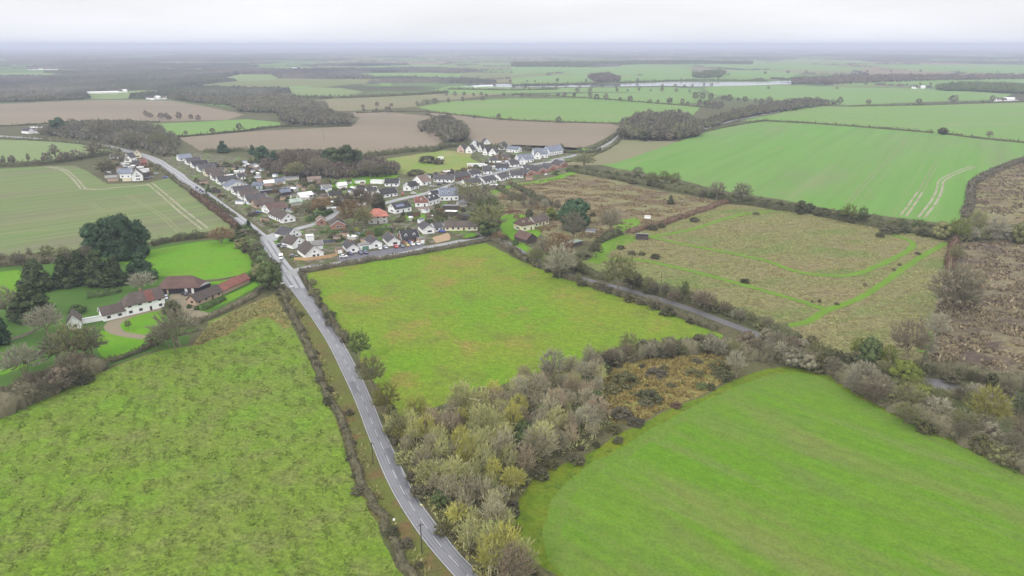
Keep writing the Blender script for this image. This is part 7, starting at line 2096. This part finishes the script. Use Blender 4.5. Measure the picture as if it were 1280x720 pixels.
for i, (a_, b_) in enumerate([(246, 235.2), (250.5, 238.2), (253.5, 240.2), (259.5, 244.2)]):
    car(a_, b_, R(120), [NAVY, BLK, NAVY, GRY][i], '%s car from the far end of the queue on the village road' % ORD[i], group='cars driving on the village road')
car(184, 224, R(10), NAVY, 'dark blue car by the big white gabled house'); car(189, 222.6, R(10), GRY, 'grey car in the hamlet car park'); car(195, 218, R(25), SIL, 'silver car in the hamlet car park'); car(207, 222.6, R(5), BLU, 'bright blue car beside the hamlet entrance')
car(208, 373.6, R(-70), SIL, 'silver car between the farmhouse and the black barn'); car(231.5, 369, R(-35), BLK, 'black estate car before the barn doors')
car(317, 266.8, R(10), SIL, 'silver car below the dark brown-roofed house'); car(322, 266.4, R(12), BLU, 'pale blue car beside the silver car')
for i, (a_, b_, c_, h_) in enumerate([(517, 242.6, WHT, R(15)), (503, 243.6, RED, R(100)), (540, 234, SIL, R(10)), (534, 231.6, WHT, R(80)), (549, 231.2, NAVY, R(10)), (556, 229.6, GRY, R(10)), (568, 231, WHT, R(60)), (571, 234.4, WHT, R(10)),
                                     (577, 226, BLK, R(20)), (597, 221.8, NAVY, R(30)), (600, 222.8, SIL, R(30)), (676, 205.6, WHT, R(10)), (706, 201.4, SIL, R(30)), (697, 214.8, BLK, R(10)), (683, 219, WHT, R(60)), (1211, 480, WHT, 0)]):
    if i == 15: continue
    car(a_, b_, h_, c_, ['white car parked on the upper street verge', 'red car on a drive off the upper street', 'silver car before the tan-roofed house', 'white car on the tan-roofed house drive', 'navy car on the upper street', 'grey car on the upper street',
                         'white car on a drive by the first slate bungalow', 'white car above the dormered house', 'black car by the second northern bungalow', 'navy car before the third northern bungalow', 'silver car before the third northern bungalow',
                         'white car before the large twin-gabled house', 'silver car at the bright lane entrance', 'black car by the third brick gable', 'white car by the second brick gable', ''][i])
# ------------------------------------------------------------------ poles, signs, road furniture
M_WOOD = plain('tarred_pole_wood', (0.07, 0.055, 0.045), 0.9, 0.2, 0.5)
M_STEEL = plain('grey_steel', (0.28, 0.29, 0.29), 0.5, 0.1)


def pole(px, base, top, label, kind='utility_pole', cat='pole'):
    x, y = G(px, base)
    h = max(4.0, top_height(px, base, top))
    root = empty(kind, (x, y, 0), 0.5)
    MB().tube((0, 0, 0), (0, 0, h), 0.16, 0.11, 8).build('pole', M_WOOD if kind == 'utility_pole' else M_STEEL, root)
    if kind == 'utility_pole':
        MB().box(-0.9, 0.9, -0.05, 0.05, h - 0.6, h - 0.48).build('crossarm', M_WOOD, root)
        for s_ in (-0.8, 0, 0.8):
            MB().tube((s_, 0, h - 0.48), (s_, 0, h - 0.3), 0.05, 0.04, 6).build('insulator', M_FRAME, root)
    else:
        MB().tube((0, 0, h), (1.2, 0, h + 0.25), 0.06, 0.05, 6).build('lamp_arm', M_STEEL, root)
        MB().box(1.1, 1.7, -0.12, 0.12, h + 0.18, h + 0.30).build('lamp_head', M_STEEL, root)
    tag(root, label, cat)


pole(527.5, 691, 654, 'dark wooden pole beside the near bend of the main road'); pole(466.5, 580, 553, 'wooden pole at the left verge of the main road'); pole(825.5, 365, 341, 'wooden pole in the lane hedge before the meadow')
pole(341.8, 334, 316, 'street lamp at the road junction', 'street_lamp', 'street lamp'); pole(395, 274, 264, 'street lamp on the side street', 'street_lamp', 'street lamp'); pole(204.5, 212, 203, 'street lamp by the far village road', 'street_lamp', 'street lamp')
pole(405, 176, 161, 'lone pole in the ploughed field'); pole(550.5, 181, 174, 'pole at the edge of the ploughed field'); pole(313, 290, 276, 'pole above the junction')
for px_, py_, lab in [(353.5, 357, 'small white road sign on the left verge below the junction'), (364.5, 361, 'white sign at the right kerb below the junction')]:
    x, y = G(px_, py_)
    root = empty('road_sign', (x, y, 0.02), 0.4)
    MB().tube((0, 0, 0), (0, 0, 1.2), .04, .04, 6).build('post', M_STEEL, root)
    MB().box(-.9, .9, -.03, .03, .9, 1.6).build('sign_panel', M_FRAME, root)
    tag(root, lab, 'sign')
for px_, py_, lab in [(492.5, 650, 'white round litter on the left verge'), (512.5, 678.5, 'tiny white marker stone on the left verge')]:
    x, y = G(px_, py_)
    m_ = MB(); m_.tube((0, 0, 0), (0, 0, .35), .35, .2, 8); m_.tube((0, 0, .35), (0, 0, .5), .2, .05, 8)
    tag(m_.build('marker_stone', M_FRAME, None, (x, y, 0.03)), lab, 'stone')
# ------------------------------------------------------------------ haze
hz = MB().box(-40000, 40000, -1200, 60000, -2, 136)
t = bpy.data.materials.new('pale_haze')
t.use_nodes = True
t.node_tree.nodes.clear()
o_ = t.node_tree.nodes.new('ShaderNodeOutputMaterial')
v_ = t.node_tree.nodes.new('ShaderNodeVolumePrincipled')
v_.inputs['Color'].default_value = (0.67, 0.72, 0.87, 1)
v_.inputs['Density'].default_value = 0.00015
v_.inputs['Anisotropy'].default_value = 0.0
t.node_tree.links.new(v_.outputs[0], o_.inputs['Volume'])
hz_o = hz.build('haze', t)
hz_o['kind'] = 'stuff'
